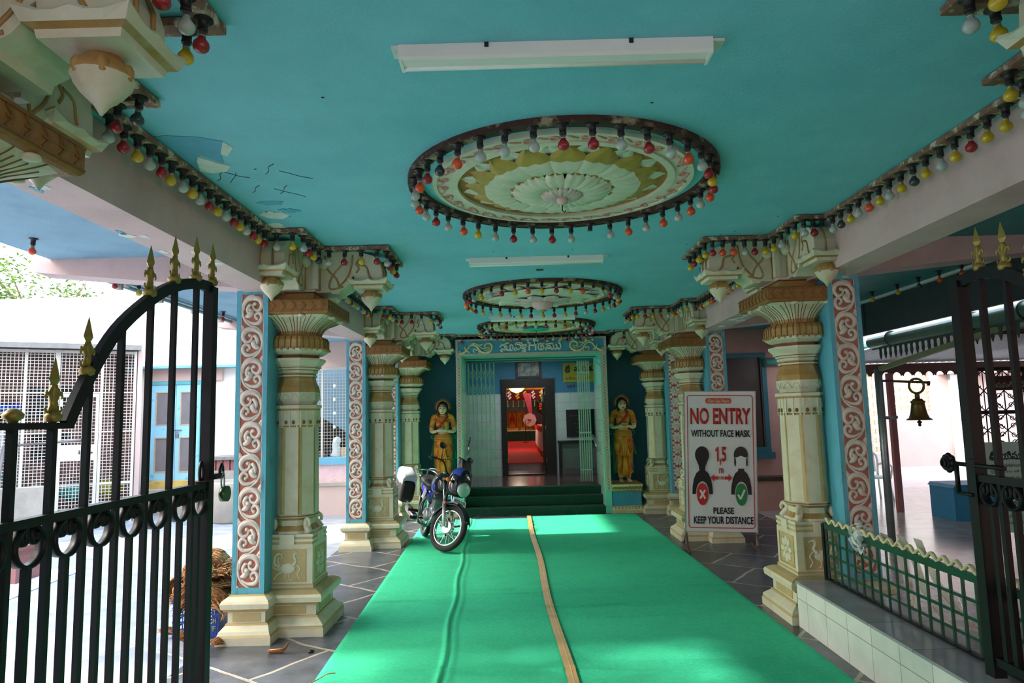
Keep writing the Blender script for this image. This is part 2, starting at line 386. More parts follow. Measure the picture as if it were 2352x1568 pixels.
# dark fascia along the right slab edge
MT['fascia'] = M('dark_green_sheet', (52, 66, 64), 0.6, var=0.1)
m = MB().box(4.86, 4.90, -4.0, 12.3, 2.70, CZ+0.12); struct('trim_%d' % k, m, 'fascia'); k += 1
m = MB()
for yy in (3.1, 5.2, 7.35, 9.4): m.box(4.84, 4.86, yy, yy+0.012, 2.70, CZ)
m.bar((4.83, -4.0, CZ-0.015), (4.83, 12.3, CZ-0.015), 0.05, 0.03, 1); struct('trim_%d' % k, m, ['fascia', 'peel']); k += 1
# back wall, deep teal, around the portal
m = MB(); m.box(-2.25, -1.06, 12.72, 12.9, 0, CZ); m.box(1.62, 2.75, 12.72, 12.9, 0, CZ); m.box(-1.06, 1.62, 12.72, 12.9, 2.79, CZ)
struct('wall_back', m, 'tealwall')

# flaking paint on the ceiling and beams: old layers showing, thin real flakes
def flake(name, pts, z, mat, thick=0.003):
    m = MB(); m.prism([(p[0], p[1]) for p in pts], 'z', z-thick, z+0.002); return m
m = MB()
def blob(m, c, rx, ry, seed, z, mi, n=18, th=0.003):
    r = random.Random(seed)
    pts = [(c[0]+rx*(0.55+0.6*r.random())*math.cos(2*PI*i/n), c[1]+ry*(0.55+0.6*r.random())*math.sin(2*PI*i/n)) for i in range(n)]
    m.prism(pts, 'z', z-th, z+0.002, mi)
m.prism([(-1.90, 3.36), (-1.76, 3.33), (-1.60, 3.36), (-1.50, 3.42), (-1.58, 3.58), (-1.62, 3.72), (-1.70, 3.60), (-1.76, 3.68), (-1.80, 3.80), (-1.86, 3.62)], 'z', CZ-.004, CZ+.002, 0); m.prism([(-1.76, 3.69), (-1.72, 3.61), (-1.66, 3.70), (-1.60, 3.76), (-1.66, 3.84), (-1.75, 3.86), (-1.80, 3.82)], 'z', CZ-.008, CZ+.002, 1); m.prism([(-1.50, 3.42), (-1.48, 3.50), (-1.56, 3.62), (-1.58, 3.58)], 'z', CZ-.006, CZ+.002, 1)
blob(m, (-1.62, 4.45), 0.12, 0.05, 8, CZ, 0); blob(m, (-1.68, 4.72), 0.12, 0.10, 9, CZ, 1, th=0.005); blob(m, (-1.55, 4.62), 0.09, 0.05, 12, CZ, 0, th=0.006); blob(m, (-1.78, 5.0), 0.08, 0.12, 14, CZ, 1)
for i in range(9):
    cx_, cy_ = rnd.uniform(-1.75, -1.35), rnd.uniform(3.7, 5.0); m.tube([(cx_+.05*q*(1 if i % 2 else -.6)+rnd.uniform(-.01, .01), cy_+.05*q+rnd.uniform(-.02, .02), CZ-.001) for q in range(4)], .0025, 4, 2)
for i in range(16): blob(m, (rnd.uniform(-1.5, 2.2), rnd.uniform(1.9, 6.5)), 0.008, 0.006, 60+i, CZ, 2)
blob(m, (0.27, 6.77), 0.05, 0.05, 71, CZ, 2, th=0.004)
struct('trim_%d' % k, m, ['peelblue', 'peel', 'holder'], 'flaking old paint on the turquoise ceiling'); k += 1
m = MB()
for i in range(9): blob(m, (BL-rnd.uniform(0.03, 0.24), rnd.uniform(2.6, 5.2)), 0.02+0.05*rnd.random(), 0.05, 30+i, 2.79, rnd.choice((0, 0, 1)))
for i in range(16): blob(m, (BR+rnd.uniform(0.03, 0.26), rnd.uniform(3.6, 9.2)), 0.02+0.06*rnd.random(), 0.07, 90+i, 2.79, rnd.choice((0, 0, 1)), th=0.006)
struct('trim_%d' % k, m, ['peel', 'peelblue'], 'flaking paint under the pink beams'); k += 1

# ------------------------------------------------------------------ carpet
def lerp(a, b, t): return a+(b-a)*t
YN, YF = 1.2, 12.02
def xl(y): return lerp(-1.385, -1.60, (y-4.78)/7.2)
def xs(y): return lerp(0.304, 0.144, (y-4.6)/7.4) + 0.012*math.sin(y*1.7)
def xr(y): return lerp(2.083, 1.99, (y-4.5)/7.5)
wr = [(rnd.uniform(YN, YF), rnd.uniform(0.010, 0.024), rnd.uniform(0.014, 0.034), rnd.uniform(-0.06, 0.06)) for _ in range(30)]
def wz(x, y, side):
    z = 0.008
    for i, (yc, h, w, sl) in enumerate(wr):
        if (i % 2 == 0) != (side == 0) and i % 3: continue
        d = (y - yc - sl*x - 0.02*math.sin(3*x+i))/w
        if abs(d) < 4: z += h*math.exp(-d*d)*(0.6+0.4*math.sin(2.3*x+i*1.7))
    if side == 0:
        xf = lerp(-0.55, -0.82, (y-4.6)/7.0)+0.012*math.sin(y*4)
        d = (x-xf)/0.018; z += 0.022*math.exp(-d*d) if abs(d) < 4 else 0
        d = (x-xf-0.06)/0.02; z += 0.008*math.exp(-d*d) if abs(d) < 4 else 0
    return z
def carpet(name, label, fa, fb, side, y1, mats):
    m = MB(); nu, nv = 100, 620
    def fn(u, v):
        y = lerp(YN, y1, v); x = lerp(fa(y), fb(y), u)
        edge = min(1, u*nu/2, (1-u)*nu/2, v*nv/2, (1-v)*nv/2)
        return (x, y, max(0.004, wz(x, y, side)*edge) if edge > 0 else 0.0)
    m.grid(fn, nu, nv); o = m.build(name, mats); tag(o, label, 'carpet'); return o
carpet('carpet', 'left strip of green felt carpet under the motorcycle', xl, lambda y: xs(y)-0.004, 0, 11.75, 'carpet')
carpet('carpet', 'right strip of green felt carpet on the side of the no entry sign', lambda y: xs(y)+0.004, xr, 1, 12.0, 'carpet')
m = MB()
m.grid(lambda u, v: (xs(lerp(YN, 11.9, v))+0.035*(2*u-1)+0.006*math.sin(9*v), lerp(YN, 11.9, v), 0.014+max(wz(xs(lerp(YN, 11.9, v))-0.03, lerp(YN, 11.9, v), 0), wz(xs(lerp(YN, 11.9, v))+0.03, lerp(YN, 11.9, v), 1))), 4, 300, 0)
m.grid(lambda u, v: (xs(lerp(YN, 11.9, v))+0.003*(2*u-1)+0.004, lerp(YN, 11.9, v), 0.016+max(wz(xs(lerp(YN, 11.9, v))-0.03, lerp(YN, 11.9, v), 0), wz(xs(lerp(YN, 11.9, v))+0.03, lerp(YN, 11.9, v), 1))), 1, 300, 1)
tag(m.build('tape_strip', ['tape', 'tape2']), 'brown packing tape over the seam of the green carpets', 'tape')

# ------------------------------------------------------------------ columns
def scroll_relief(m, w, h, y):
    """running vine with spiral curls on the plane y (facing -y), width w, height h, mat 0"""
    n = max(2, round(h/0.255)); ph = h/n; N = (0, -1, 0)
    def T(pts, r): m.tube([(p[0], y, p[1]) for p in pts], r, 6, 0, True, 0.75, N)
    a = w*0.30
    for k in range(n):
        z0 = k*ph; s = 1 if k % 2 == 0 else -1
        def S(pts, r):
            q = smooth_pts([(s*a_*w, z0+b_*ph, 0) for a_, b_ in pts], 4); L = len(q); R = []
            for i in range(L):
                t = i*(len(r)-1)/(L-1); j = min(int(t), len(r)-2); R.append(r[j]+(r[j+1]-r[j])*(t-j))
            m.tube([(p[0], y, p[1]) for p in q], R, 6, 0, True, 0.62, N)
        def B(a_, b_, r, sc=(1, .7, 1)): m.sphere((s*a_*w, y, z0+b_*ph), r, 8, 5, 0, True, sc)
        S([(.08, -.06), (-.28, .14), (-.44, .42), (-.41, .72), (-.22, .93), (.08, 1.0)], [.008, .011, .012, .013, .012, .009])
        S([(-.40, .50), (-.33, .76), (-.06, .90), (.28, .86), (.41, .66), (.26, .50), (.06, .55), (.02, .69), (.12, .74)], [.005, .016, .023, .025, .021, .016, .012, .010, .009]); B(.10, .71, .016)
        S([(-.30, .22), (-.04, .10), (.26, .10), (.41, .26), (.30, .42), (.12, .37), (.12, .25)], [.006, .013, .019, .019, .015, .012, .010]); B(.19, .24, .015)
        S([(-.32, .30), (-.16, .34), (-.06, .46), (-.18, .56)], [.010, .024, .026, .006]); S([(-.20, .40), (-.22, .55), (-.12, .68), (-.02, .66)], [.010, .018, .016, .006])
        for q in range(3): B(-.47+.05*(q == 1), -.06+.055*(q-1)+.0, .017, (1, .5, 1))
def flower_relief(m, w, h, y):
    n = max(2, round(h/0.20)); ph = h/n
    for k in range(n):
        c = (0, (k+.5)*ph)
        for q in range(8):
            a = 2*PI*q/8+PI/8; L = 0.5*w*0.58
            mm = Matrix.Translation((c[0]+L*math.cos(a), y, c[1]+L*math.sin(a))) @ Matrix.Rotation(-a, 4, 'Y')
            o = m.xf; m.xf = mm if o is None else o @ mm
            m.sphere((0, 0, 0), 0.040, 8, 5, 0, True, (1, .4, .62)); m.xf = o
        m.sphere((c[0], y, c[1]), 0.026, 10, 6, 0, True, (1, .7, 1))
        for sx in (-1, 1):
            m.sphere((sx*w*0.36, y, (k+1)*ph), 0.022, 8, 5, 0, True, (1, .4, 1.4))
def bird_relief(m, s, y):
    """a strutting crested bird with a curling tail, square of size s, on the plane y"""
    N = (0, -1, 0)
    def T(pts, r, k=4):
        q = smooth_pts([(p[0]*s, y, p[1]*s) for p in pts], k)
        if isinstance(r, (list, tuple)):
            L = len(q); rr = [r[min(len(r)-1, int(i*(len(r)-1)/(L-1)))]*(1-((i*(len(r)-1)/(L-1)) % 1)) + r[min(len(r)-1, int(i*(len(r)-1)/(L-1))+1)]*((i*(len(r)-1)/(L-1)) % 1) for i in range(L)]
        else: rr = r
        m.tube(q, rr, 7, 0, True, 0.8, N)
    m.sphere((0.02*s, y, -0.08*s), 0.2*s, 12, 8, 0, True, (1.25, .22, .85))
    T([(0.16, 0.0), (0.27, 0.12), (0.22, 0.26), (0.24, 0.36), (0.33, 0.37)], [0.018, 0.014, 0.011, 0.013, 0.008])
    T([(0.33, 0.37), (0.40, 0.33), (0.42, 0.28)], [0.006, 0.005, 0.003])
    T([(0.22, 0.38), (0.18, 0.44)], [0.004, 0.004]); T([(0.25, 0.40), (0.25, 0.46)], [0.004, 0.004])
    T([(-0.20, -0.02), (-0.36, 0.04), (-0.38, 0.24), (-0.26, 0.38), (-0.14, 0.30), (-0.20, 0.20)], [0.014, 0.013, 0.012, 0.010, 0.008, 0.005])
    T([(-0.18, -0.10), (-0.40, -0.06), (-0.42, 0.12)], [0.010, 0.009, 0.006]); T([(-0.14, -0.18), (-0.30, -0.26), (-0.40, -0.40)], [0.010, 0.008, 0.008])
    T([(-0.24, 0.04), (-0.28, 0.16), (-0.24, 0.26)], [0.008, 0.007, 0.006])
    for i in range(4): T([(0.10-0.02*i, 0.04-0.06*i), (-0.04-0.04*i, 0.02-0.06*i), (-0.16-0.03*i, 0.06-0.07*i)], [0.006, 0.006, 0.003])
    for x in (-0.04, 0.08): T([(x, -0.22), (x-0.02, -0.34), (x+0.02, -0.43), (x+0.09, -0.44)], [0.007, 0.006, 0.005, 0.005])
    T([(0.30, 0.04), (0.40, -0.10), (0.32, -0.26), (0.42, -0.42)], [0.006, 0.008, 0.006, 0.008])
def star_flower(m, r, xpl):
    """eight-petalled rosette on the plane x"""
    for q in range(8):
        a = 2*PI*q/8; mm = Matrix.Translation((xpl, r*0.62*math.cos(a), r*0.62*math.sin(a))) @ Matrix.Rotation(a, 4, 'X')
        o = m.xf; m.xf = mm if o is None else o @ mm
        m.sphere((0, 0, 0), r*0.38, 8, 5, 0, True, (.3, 1, .62)); m.xf = o
    m.sphere((xpl, 0, 0), r*0.24, 10, 6, 0, True, (.6, 1, 1))
OR = PI/8
def octa(prof_rows): return prof_rows
def capital_petals(m, z0, z1, r0, r1, n, mi):
    """petal outlines on a flaring capital: brown incised lines as thin ridges"""
    for k in range(n):
        a = 2*PI*k/n
        for da in (-0.9, -0.45, 0, 0.45, 0.9):
            pts = []
            for t in [i/6 for i in range(7)]:
                z = lerp(z0, z1-abs(da)*0.012, t); r = lerp(r0, r1, t**1.8); aa = a+da*(PI/n)*(1-0.25*t*t*abs(da))
                pts.append((r*math.cos(aa)*1.005, r*math.sin(aa)*1.005, z))
            m.tube(pts, 0.0035, 5, mi, False)
def make_column(name, mirror, relief, label, bracket=True):
    root = thing(name, label, 'pillar')
    P = []
    def part(mb, nm, mats, par=None): return mb.build(nm, mats, par or root, mirror)
    cols = ['cream', 'ochre', 'brown', 'abacus', 'tan']
    # stepped base and cornice of the column
    m = MB(); m.sq([(0, .335), (.06, .335), (.075, .325), (.085, .33), (.10, .32), (.135, .275), (.15, .27)], mi=[0, 1, 0, 0, 0, 1])
    m.sq([(.15, .255), (.235, .255)]); m.sq([(.235, .27), (.25, .275), (.262, .31), (.30, .315), (.32, .305), (.345, .26), (.352, .235)], mi=[1, 0, 0, 0, 1, 1])
    for sx, sy in ((0, -1), (1, 0)):
        if sx: m.box(.255, .259, -.17, .17, .163, .222, 1)
        else: m.box(-.17, .17, -.259, -.255, .163, .222, 1)
    part(m, 'base', ['cream', 'tan', 'brown', 'abacus'])
    # block with relief panels
    m = MB(); m.sq([(.352, .215), (.372, .222), (.385, .21), (.70, .21)], mi=[0, 1, 0])
    for i in range(4): m.sq([(.70+.02*i, .212 if i % 2 else .205), (.72+.02*i, .212 if i % 2 else .205)], mi=1 if i % 2 == 0 else 0)
    m.box(-.06, .06, -.224, -.20, .70, .78); m.box(.20, .224, -.06, .06, .70, .78)
    for (a0, a1) in ((-.145, .145),):
        m.box(a0-.01, a0, -.216, -.21, .40, .66, 1); m.box(a1, a1+.01, -.216, -.21, .40, .66, 1); m.box(a0, a1, -.216, -.21, .40, .41, 1); m.box(a0, a1, -.216, -.21, .65, .66, 1)
        m.box(.21, .216, a0-.01, a0, .40, .66, 1); m.box(.21, .216, a1, a1+.01, .40, .66, 1); m.box(.21, .216, a0, a1, .40, .41, 1); m.box(.21, .216, a0, a1, .65, .66, 1)
    m.box(-.145, .145, -.2116, -.20, .41, .65, 1); m.box(.20, .2116, -.145, .145, .41, .65, 1)
    blk = part(m, 'pedestal_block', ['cream', 'tan', 'brown'])
    m = MB(); m.xf = Matrix.Translation((0, 0, .53)); bird_relief(m, 0.27, -.213); bo = part(m, 'bird_relief', ['cream'], blk)
    m = MB(); m.xf = Matrix.Translation((0, 0, .53)); star_flower(m, .12, .213); part(m, 'flower_relief', ['cream'], blk)
    # bell with corner volutes
    m = MB(); m.lathe([(.78, .205), (.80, .20), (.84, .165), (.885, .165), (.905, .19), (.915, .20), (.925, .20), (.935, .188)], 8, rot=OR, smooth=False, mi=[0, 1, 0, 1, 0, 2, 0])
    for sx in (-1, 1):
        for sy in (-1, 1):
            u = Vector((sx, sy, 0)).normalized(); c = u*0.245
            pts = [(u*(.215+.03*math.cos(t)) + Vector((0, 0, .86+.036*math.sin(t)))) for t in [PI*1.4-1.6*PI*i/10 for i in range(11)]]
            m.tube([tuple(u*0.20+Vector((0, 0, .785))), tuple(u*0.235+Vector((0, 0, .80)))]+[tuple(p) for p in pts], [.03, .03]+[.03-.0018*i for i in range(11)], 8, 0)
    part(m, 'volute_bell', cols)
    # shaft
    m = MB(); m.lathe([(.935, .19), (1.66, .186)], 8, rot=OR, smooth=False)
    for q in range(8):
        a0, a1 = OR+2*PI*q/8, OR+2*PI*(q+1)/8; V = []
        for z, r in ((.936, .1905), (1.655, .1865)):
            p0, p1 = Vector((r*math.cos(a0), r*math.sin(a0), z)), Vector((r*math.cos(a1), r*math.sin(a1), z)); nn = ((p0+p1)/2); nn.z = 0; nn = nn.normalized()*.0012
            V += [tuple(p0+nn), tuple(p0.lerp(p1, .09)+nn), tuple(p0.lerp(p1, .24)+nn)]
        m.add(V, [(0, 1, 4, 3)], 1); m.add(V, [(1, 2, 5, 4)], 4)
    m.lathe([(1.66, .186), (1.675, .196), (1.80, .198), (1.815, .20), (1.82, .212), (1.845, .212), (1.85, .18)], 8, rot=OR, smooth=False, mi=[1, 0, 1, 0, 0, 2])
    for q in range(8):                                   # pendant drops of the collar
        a0, a1 = OR+2*PI*q/8, OR+2*PI*(q+1)/8
        p0, p1 = Vector((.198*math.cos(a0), .198*math.sin(a0), 0)), Vector((.198*math.cos(a1), .198*math.sin(a1), 0))
        for j in range(5):
            p = p0.lerp(p1, (j+.5)/5)*1.01
            if j % 2 == 0: m.bar((p.x, p.y, 1.655), (p.x, p.y, 1.80), .012, .006, 0, up=(p.x, p.y, 0))
            else: m.sphere((p.x, p.y, 1.70), .014, 6, 4, 2, True, (1, 1, 1.3))
    part(m, 'shaft', cols)
    # vase, flanges, ring and lotus capital
    m = MB(); m.lathe([(1.85, .17), (1.87, .176), (1.90, .196), (1.955, .198), (2.00, .19), (2.05, .165), (2.085, .158), (2.09, .172), (2.105, .172), (2.11, .16), (2.12, .165), (2.125, .178), (2.145, .178), (2.15, .185), (2.165, .195), (2.17, .21), (2.185, .205), (2.225, .245), (2.245, .245), (2.247, .19), (2.275, .19)],
                      8, rot=OR, smooth=False, mi=[0, 0, 0, 1, 1, 1, 2, 0, 2, 1, 0, 0, 2, 0, 2, 0, 0, 0, 2, 2])
    for q in range(8):                                   # looped hem on the vase
        a0, a1 = OR+2*PI*q/8, OR+2*PI*(q+1)/8
        p0, p1 = Vector((math.cos(a0), math.sin(a0), 0)), Vector((math.cos(a1), math.sin(a1), 0))
        for j in range(2):
            pts = []
            for t in [i/8 for i in range(9)]:
                p = p0.lerp(p1, (j+t)/2); z = 1.885+.05*math.sin(PI*t)
                pts.append(tuple(p*.2)+()); pts[-1] = (p.x*.199, p.y*.199, z)
            m.tube(pts, .0045, 5, 0, True)
    part(m, 'vase', cols)
    m = MB(); m.lathe([(2.275, .215), (2.305, .265), (2.325, .275), (2.40, .275), (2.43, .255), (2.445, .21)], 8, rot=OR, smooth=False, mi=[0, 0, 1, 1, 1])
    for q in range(32):                                  # petals around the ring
        a = 2*PI*(q+.5)/32; k2 = math.cos(PI/8)/math.cos(((a-OR) % (PI/4))-PI/8); r = .275*k2*1.0
        m.tube([(r*1.012*math.cos(a), r*1.012*math.sin(a), 2.325), (r*1.015*math.cos(a), r*1.015*math.sin(a), 2.40), (r*.95*math.cos(a), r*.95*math.sin(a), 2.43)], .0045, 5, 2, False)
        a = 2*PI*q/32; r = .275*math.cos(PI/8)/math.cos(((a-OR) % (PI/4))-PI/8)
        m.sphere((r*math.cos(a), r*math.sin(a), 2.325), .02, 6, 4, 1, True, (.7, .7, .7))
    part(m, 'petal_ring', cols)
    m = MB()
    n = 32; rings = []
    for z, r, q in [(2.445, .205, 0), (2.475, .212, 0), (2.51, .235, .15), (2.545, .275, .45), (2.58, .325, .8), (2.60, .345, 1)]:
        ring = []
        for i in range(n):
            a = 2*PI*i/n; ro = r*math.cos(PI/8)/math.cos(((a-OR) % (PI/4))-PI/8)
            rs = r*0.98/max(abs(math.cos(a)), abs(math.sin(a)))
            rr = lerp(ro, min(rs, r*1.30), q); ring.append((rr*math.cos(a), rr*math.sin(a), z))
        rings.append(ring)
    m.loft(rings, [1, 0, 0, 0, 0]);
    for i in range(n):                                   # incised petals
        for da in (0, .5):
            pts = []
            for kk in range(len(rings)):
                p = Vector(rings[kk][i]).lerp(Vector(rings[kk][(i+1) % n]), da); pts.append((p.x*1.004, p.y*1.004, p.z))
            if da == 0 and i % 4 == 0: continue
            m.tube(pts[:-1] if da else pts, .0032, 4, 2, False)
    for i in range(n):                                   # scalloped lip
        if i % 4 == 2:
            p = Vector(rings[-1][i]); m.sphere((p.x, p.y, 2.59), .03, 6, 4, 0, True, (1.2, 1.2, .5))
    part(m, 'capital', cols)
    m = MB(); m.sq([(2.598, .345), (2.605, .36), (2.615, .37), (2.715, .37), (2.725, .36)], mi=[0, 0, 0, 0])
    for i in range(9):
        x = -.33+i*.0825
        for dz in (0, 1):
            m.bar((x-.02, -.372, 2.63+.035*dz), (x+.015, -.372, 2.665), .008, .006, 1, up=(0, 1, 0)); m.bar((x+.015, -.372, 2.665), (x-.02, -.372, 2.70-.035*(1-dz)+.0), .008, .006, 1, up=(0, 1, 0))
            m.bar((.372, x-.02, 2.63+.035*dz), (.372, x+.015, 2.665), .008, .006, 1, up=(1, 0, 0)); m.bar((.372, x+.015, 2.665), (.372, x-.02, 2.70), .008, .006, 1, up=(1, 0, 0))
    m.box(-.37, .37, -.374, -.37, 2.62, 2.628, 1); m.box(-.37, .37, -.374, -.37, 2.702, 2.71, 1); m.box(.37, .374, -.37, .37, 2.62, 2.628, 1); m.box(.37, .374, -.37, .37, 2.702, 2.71, 1)
    part(m, 'abacus', ['abacus', 'brown'])
    # bracket
    m = MB(); m.sq([(2.725, .20), (2.80, .20), (2.81, .215), (2.83, .215), (2.835, .225), (CZ, .225)], mi=[1, 2, 0, 0, 0])
    for sx, sy in ((-1, -1), (1, -1), (1, 1)):
        m.box(sx*.225-.022, sx*.225+.022, sy*.225-.022, sy*.225+.022, 2.83, CZ); 
    part(m, 'bracket_block', cols)
    prof = [(.20, CZ), (.20, 2.815), (.33, 2.815), (.34, 2.80), (.40, 2.80), (.41, 2.83), (.46, 2.855), (.50, 2.90), (.515, 2.945), (.53, 2.955), (.535, 2.925), (.54, 2.905), (.77, 2.905), (.775, 2.95), (.77, 3.02), (.75, 3.08), (.70, 3.13), (.62, 3.155), (.55, CZ)]
    for nm, rot in (('arm', -PI/2), ('arm', 0.0), ('arm', PI/2)):
        R = Matrix.Rotation(rot, 4, 'Z')
        m = MB(); m.xf = R; hw = .135
        m.prism(prof, 'y', -hw, hw)
        for sy in (-1, 1):                              # carved ochre lines on the cheeks
            y = sy*(hw+.002)
            for ln in ([(.235, 2.83), (.235, 3.15)], [(.28, 3.14), (.30, 3.02), (.38, 2.93), (.40, 2.86)], [(.46, 3.14), (.42, 3.05), (.36, 2.98), (.32, 2.90), (.33, 2.84), (.44, 2.86)], [(.52, 3.14), (.51, 3.05), (.48, 2.95), (.40, 2.86)], [(.58, 3.10), (.55, 3.06), (.575, 3.02), (.55, 2.98)], [(.57, 3.05), (.64, 3.03), (.66, 2.96), (.69, 2.915)]):
                m.tube([(p[0], y, p[1]) for p in smooth_pts([(a, b, 0) for a, b in ln], 3)] if len(ln) > 2 else [(p[0], y, p[1]) for p in ln], .009, 5, 1, True, .6, (0, 1, 0))
            m.sphere((.27, sy*(hw+.02), 3.06), .05, 10, 7, 0, True, (1, .8, 1))
        for yy in (-.05, .05): m.tube([(.70, yy, 3.132), (.755, yy, 3.08), (.779, yy, 3.02), (.779, yy, 2.92)], .008, 5, 1)
        ao = part(m, 'bracket_arm', cols)
        m = MB(); m.xf = R; cx = .655
        rings = []
        for z, h, lift in [(2.845, .125, 0), (2.87, .13, 0), (2.88, .155, 0), (2.905, .175, .012), (2.915, .17, .014), (2.90, .13, 0)]:
            ring = []
            for i in range(24):
                a = 2*PI*i/24+PI/4; s2 = 1/max(abs(math.cos(a)), abs(math.sin(a))); sc = abs(math.sin(a*4+PI))
                ring.append((cx+h*s2*math.cos(a)*(1+.0*sc), h*s2*math.sin(a), z+lift*(1-1.4*sc+ (.6 if s2 > 1.3 else 0))))
            rings.append(ring)
        m.loft(rings, [0, 1, 0, 0, 0]); part(m, 'lotus_plate', cols, ao)
        m = MB(); m.xf = R; m.lathe([(2.66, .004), (2.69, .022), (2.73, .062), (2.76, .083), (2.775, .086), (2.78, .092), (2.80, .086), (2.83, .066), (2.85, .05)], 20, (cx, 0, 0), [0, 0, 0, 0, 0, 1, 1, 1])
        for q in range(6):
            a = 2*PI*q/6; m.sphere((cx+.076*math.cos(a), .076*math.sin(a), 2.795), .03, 8, 5, 1, True, (.7, .7, 1))
        part(m, 'lotus_bud', cols, ao)
    # pilaster on the outer side
    px0, px1, pf = -.385, -.125, -.38
    m = MB(); m.rect([(0, -.45, -.02, -.52, .5), (.06, -.45, -.02, -.52, .5), (.075, -.44, -.03, -.51, .49), (.10, -.43, -.04, -.50, .48), (.135, -.40, -.06, -.46, .45), (.15, -.395, -.07, -.455, .44)], [0, 1, 0, 0, 1])
    m.rect([(.15, -.385, -.09, -.44, .42), (.235, -.385, -.09, -.44, .42)]); m.rect([(.235, -.40, -.08, -.45, .44), (.262, -.43, -.05, -.48, .46), (.30, -.435, -.05, -.485, .46), (.32, -.425, -.06, -.475, .45), (.345, -.395, -.10, -.42, .42), (.352, -.39, -.12, -.40, .41)], [1, 0, 0, 0, 1])
    m.box(-.345, -.13, -.444, -.44, .163, .222, 1); part(m, 'pilaster_base', ['cream', 'tan', 'brown'])
    m = MB(); m.box(px0, px1, pf+.02, .36, .352, 2.80)
    fw = .035
    for a, b in ((px0, px0+fw), (px1-fw, px1)): m.box(a, b, pf, pf+.03, .352, 2.80)
    m.box(px0, px1, pf, pf+.03, .352, .40); m.box(px0, px1, pf, pf+.03, 2.77, 2.80)
    m.box(px0+fw, px1-fw, pf+.012, pf+.025, .40, 2.77, 1)
    m.box(px0+fw, px0+fw+.006, pf+.004, pf+.02, .40, 2.77, 2); m.box(px1-fw-.006, px1-fw, pf+.004, pf+.02, .40, 2.77, 2)
    po = part(m, 'pilaster', ['pilblue', 'terracotta', 'relief'])
    m = MB(); W = px1-px0-2*fw; m.xf = Matrix.Translation(((px0+px1)/2, 0, .405))
    (scroll_relief if relief == 'vine' else flower_relief)(m, W, 2.36, pf+.008)
    part(m, relief + '_relief', ['relief'], po)
    return root
cL = make_column('pillar', False, 'vine', 'left carved cream pillar beside the coconut husks, second from the gate')
cL.location = (AXL, AY[1], 0)
dup(cL, (AXL, AY[0], 0), label='nearest left pillar, only its capital and bracket arms seen at the corner')
dup(cL, (AXL, AY[2], 0), label='left carved cream pillar before the motorcycle, third from the gate')
cL4 = make_column('pillar', False, 'flower', 'left carved cream pillar standing against the back wall behind the motorcycle'); cL4.location = (AXL, AY[3], 0)
cR = make_column('pillar', True, 'vine', 'right carved cream pillar rising beside the tiled half wall'); cR.location = (AXR, AY[1], 0)
dup(cR, (AXR, AY[0], 0), label='nearest right pillar just out of view beside the right gate')
dup(cR, (AXR, AY[2], 0), label='right carved cream pillar behind the no entry sign')
cR4 = make_column('pillar', True, 'flower', 'right carved cream pillar against the back wall beside the right statue'); cR4.location = (AXR, AY[3], 0)

# ------------------------------------------------------------------ light battens and bulbs
SZ = CZ-0.022
def batten(name, pts, label, closed=False, w=.075):
    m = MB()
    for i in range(len(pts)-1):
        a, b = Vector((*pts[i], SZ)), Vector((*pts[i+1], SZ)); d = (b-a).normalized()
        m.bar(a-d*w/2*(1-.02*(i % 3)), b+d*w/2*(1-.02*(i % 3)), w-.0006*(i % 3), .026+.0015*(i % 3))
        m.bar(a+Vector((0, 0, .0125)), b+Vector((0, 0, .0125)), .03, .0195, 0)
    return tag(m.build(name, 'wood'), label, 'batten')
_bm = MB(); _bm.lathe([(0, .034), (-.006, .034), (-.008, .019), (-.04, .017), (-.044, .019), (-.052, .018)], 12)
HOLD = _bm.mesh('holder', 'holder')
_bm = MB(); _bm.lathe([(-.048, .012), (-.066, .0125), (-.067, .0135), (-.072, .0135)], 12); CAP = _bm.mesh('cap', 'cap')
_bm = MB(); _bm.lathe([(-.068, .012), (-.078, .014), (-.086, .02), (-.095, .0265), (-.106, .029), (-.117, .0265), (-.126, .018), (-.1305, .008), (-.132, .001)], 16)
GL = {c: _bm.mesh('glass', 'b'+c) for c in 'ROYWDB'}
CN = {'R': 'dark red', 'O': 'orange', 'Y': 'yellow', 'W': 'frosted white', 'D': 'blackened', 'B': 'blue', '_': 'empty'}
def bulb(x, y, c, label, group, z=SZ-.013):
    t = thing('light_bulb' if c != '_' else 'lamp_holder', label, 'light bulb' if c != '_' else 'lamp holder', (x, y, z), rnd.random()*6, group)
    t.rotation_euler = (rnd.uniform(-.07, .07), rnd.uniform(-.07, .07), rnd.random()*6)
    for nm, me in ((('holder', HOLD),) if c == '_' else (('holder', HOLD), ('cap', CAP), ('glass', GL[c]))):
        o = bpy.data.objects.new(nm, me); COL.objects.link(o); o.parent = t
    return t
def run(pts, cols, where, group, frm, off=0.5):
    """bulbs evenly along a polyline"""
    seg = [(Vector(pts[i]), Vector(pts[i+1])) for i in range(len(pts)-1)]; L = sum((b-a).length for a, b in seg); n = len(cols)
    for i, c in enumerate(cols):
        d = L*(i+off)/n
        for a, b in seg:
            l = (b-a).length
            if d <= l: p = a.lerp(b, d/l); break
            d -= l
        nm = CN[c]+(' bulb' if c != '_' else ' bulb holder')
        bulb(p.x, p.y, c, '%s, %s %s, %s' % (nm, ORD[i], frm, where), group)
def bracket_path(ax, ay, s, last=False):
    i0, i1, o = ax+s*.30, ax+s*.84, .90
    a = [(i0, ay-o), (i0, ay-.33), (i1, ay-.33), (i1, ay+.33), (i0, ay+.33), (i0, ay+o)]
    return a
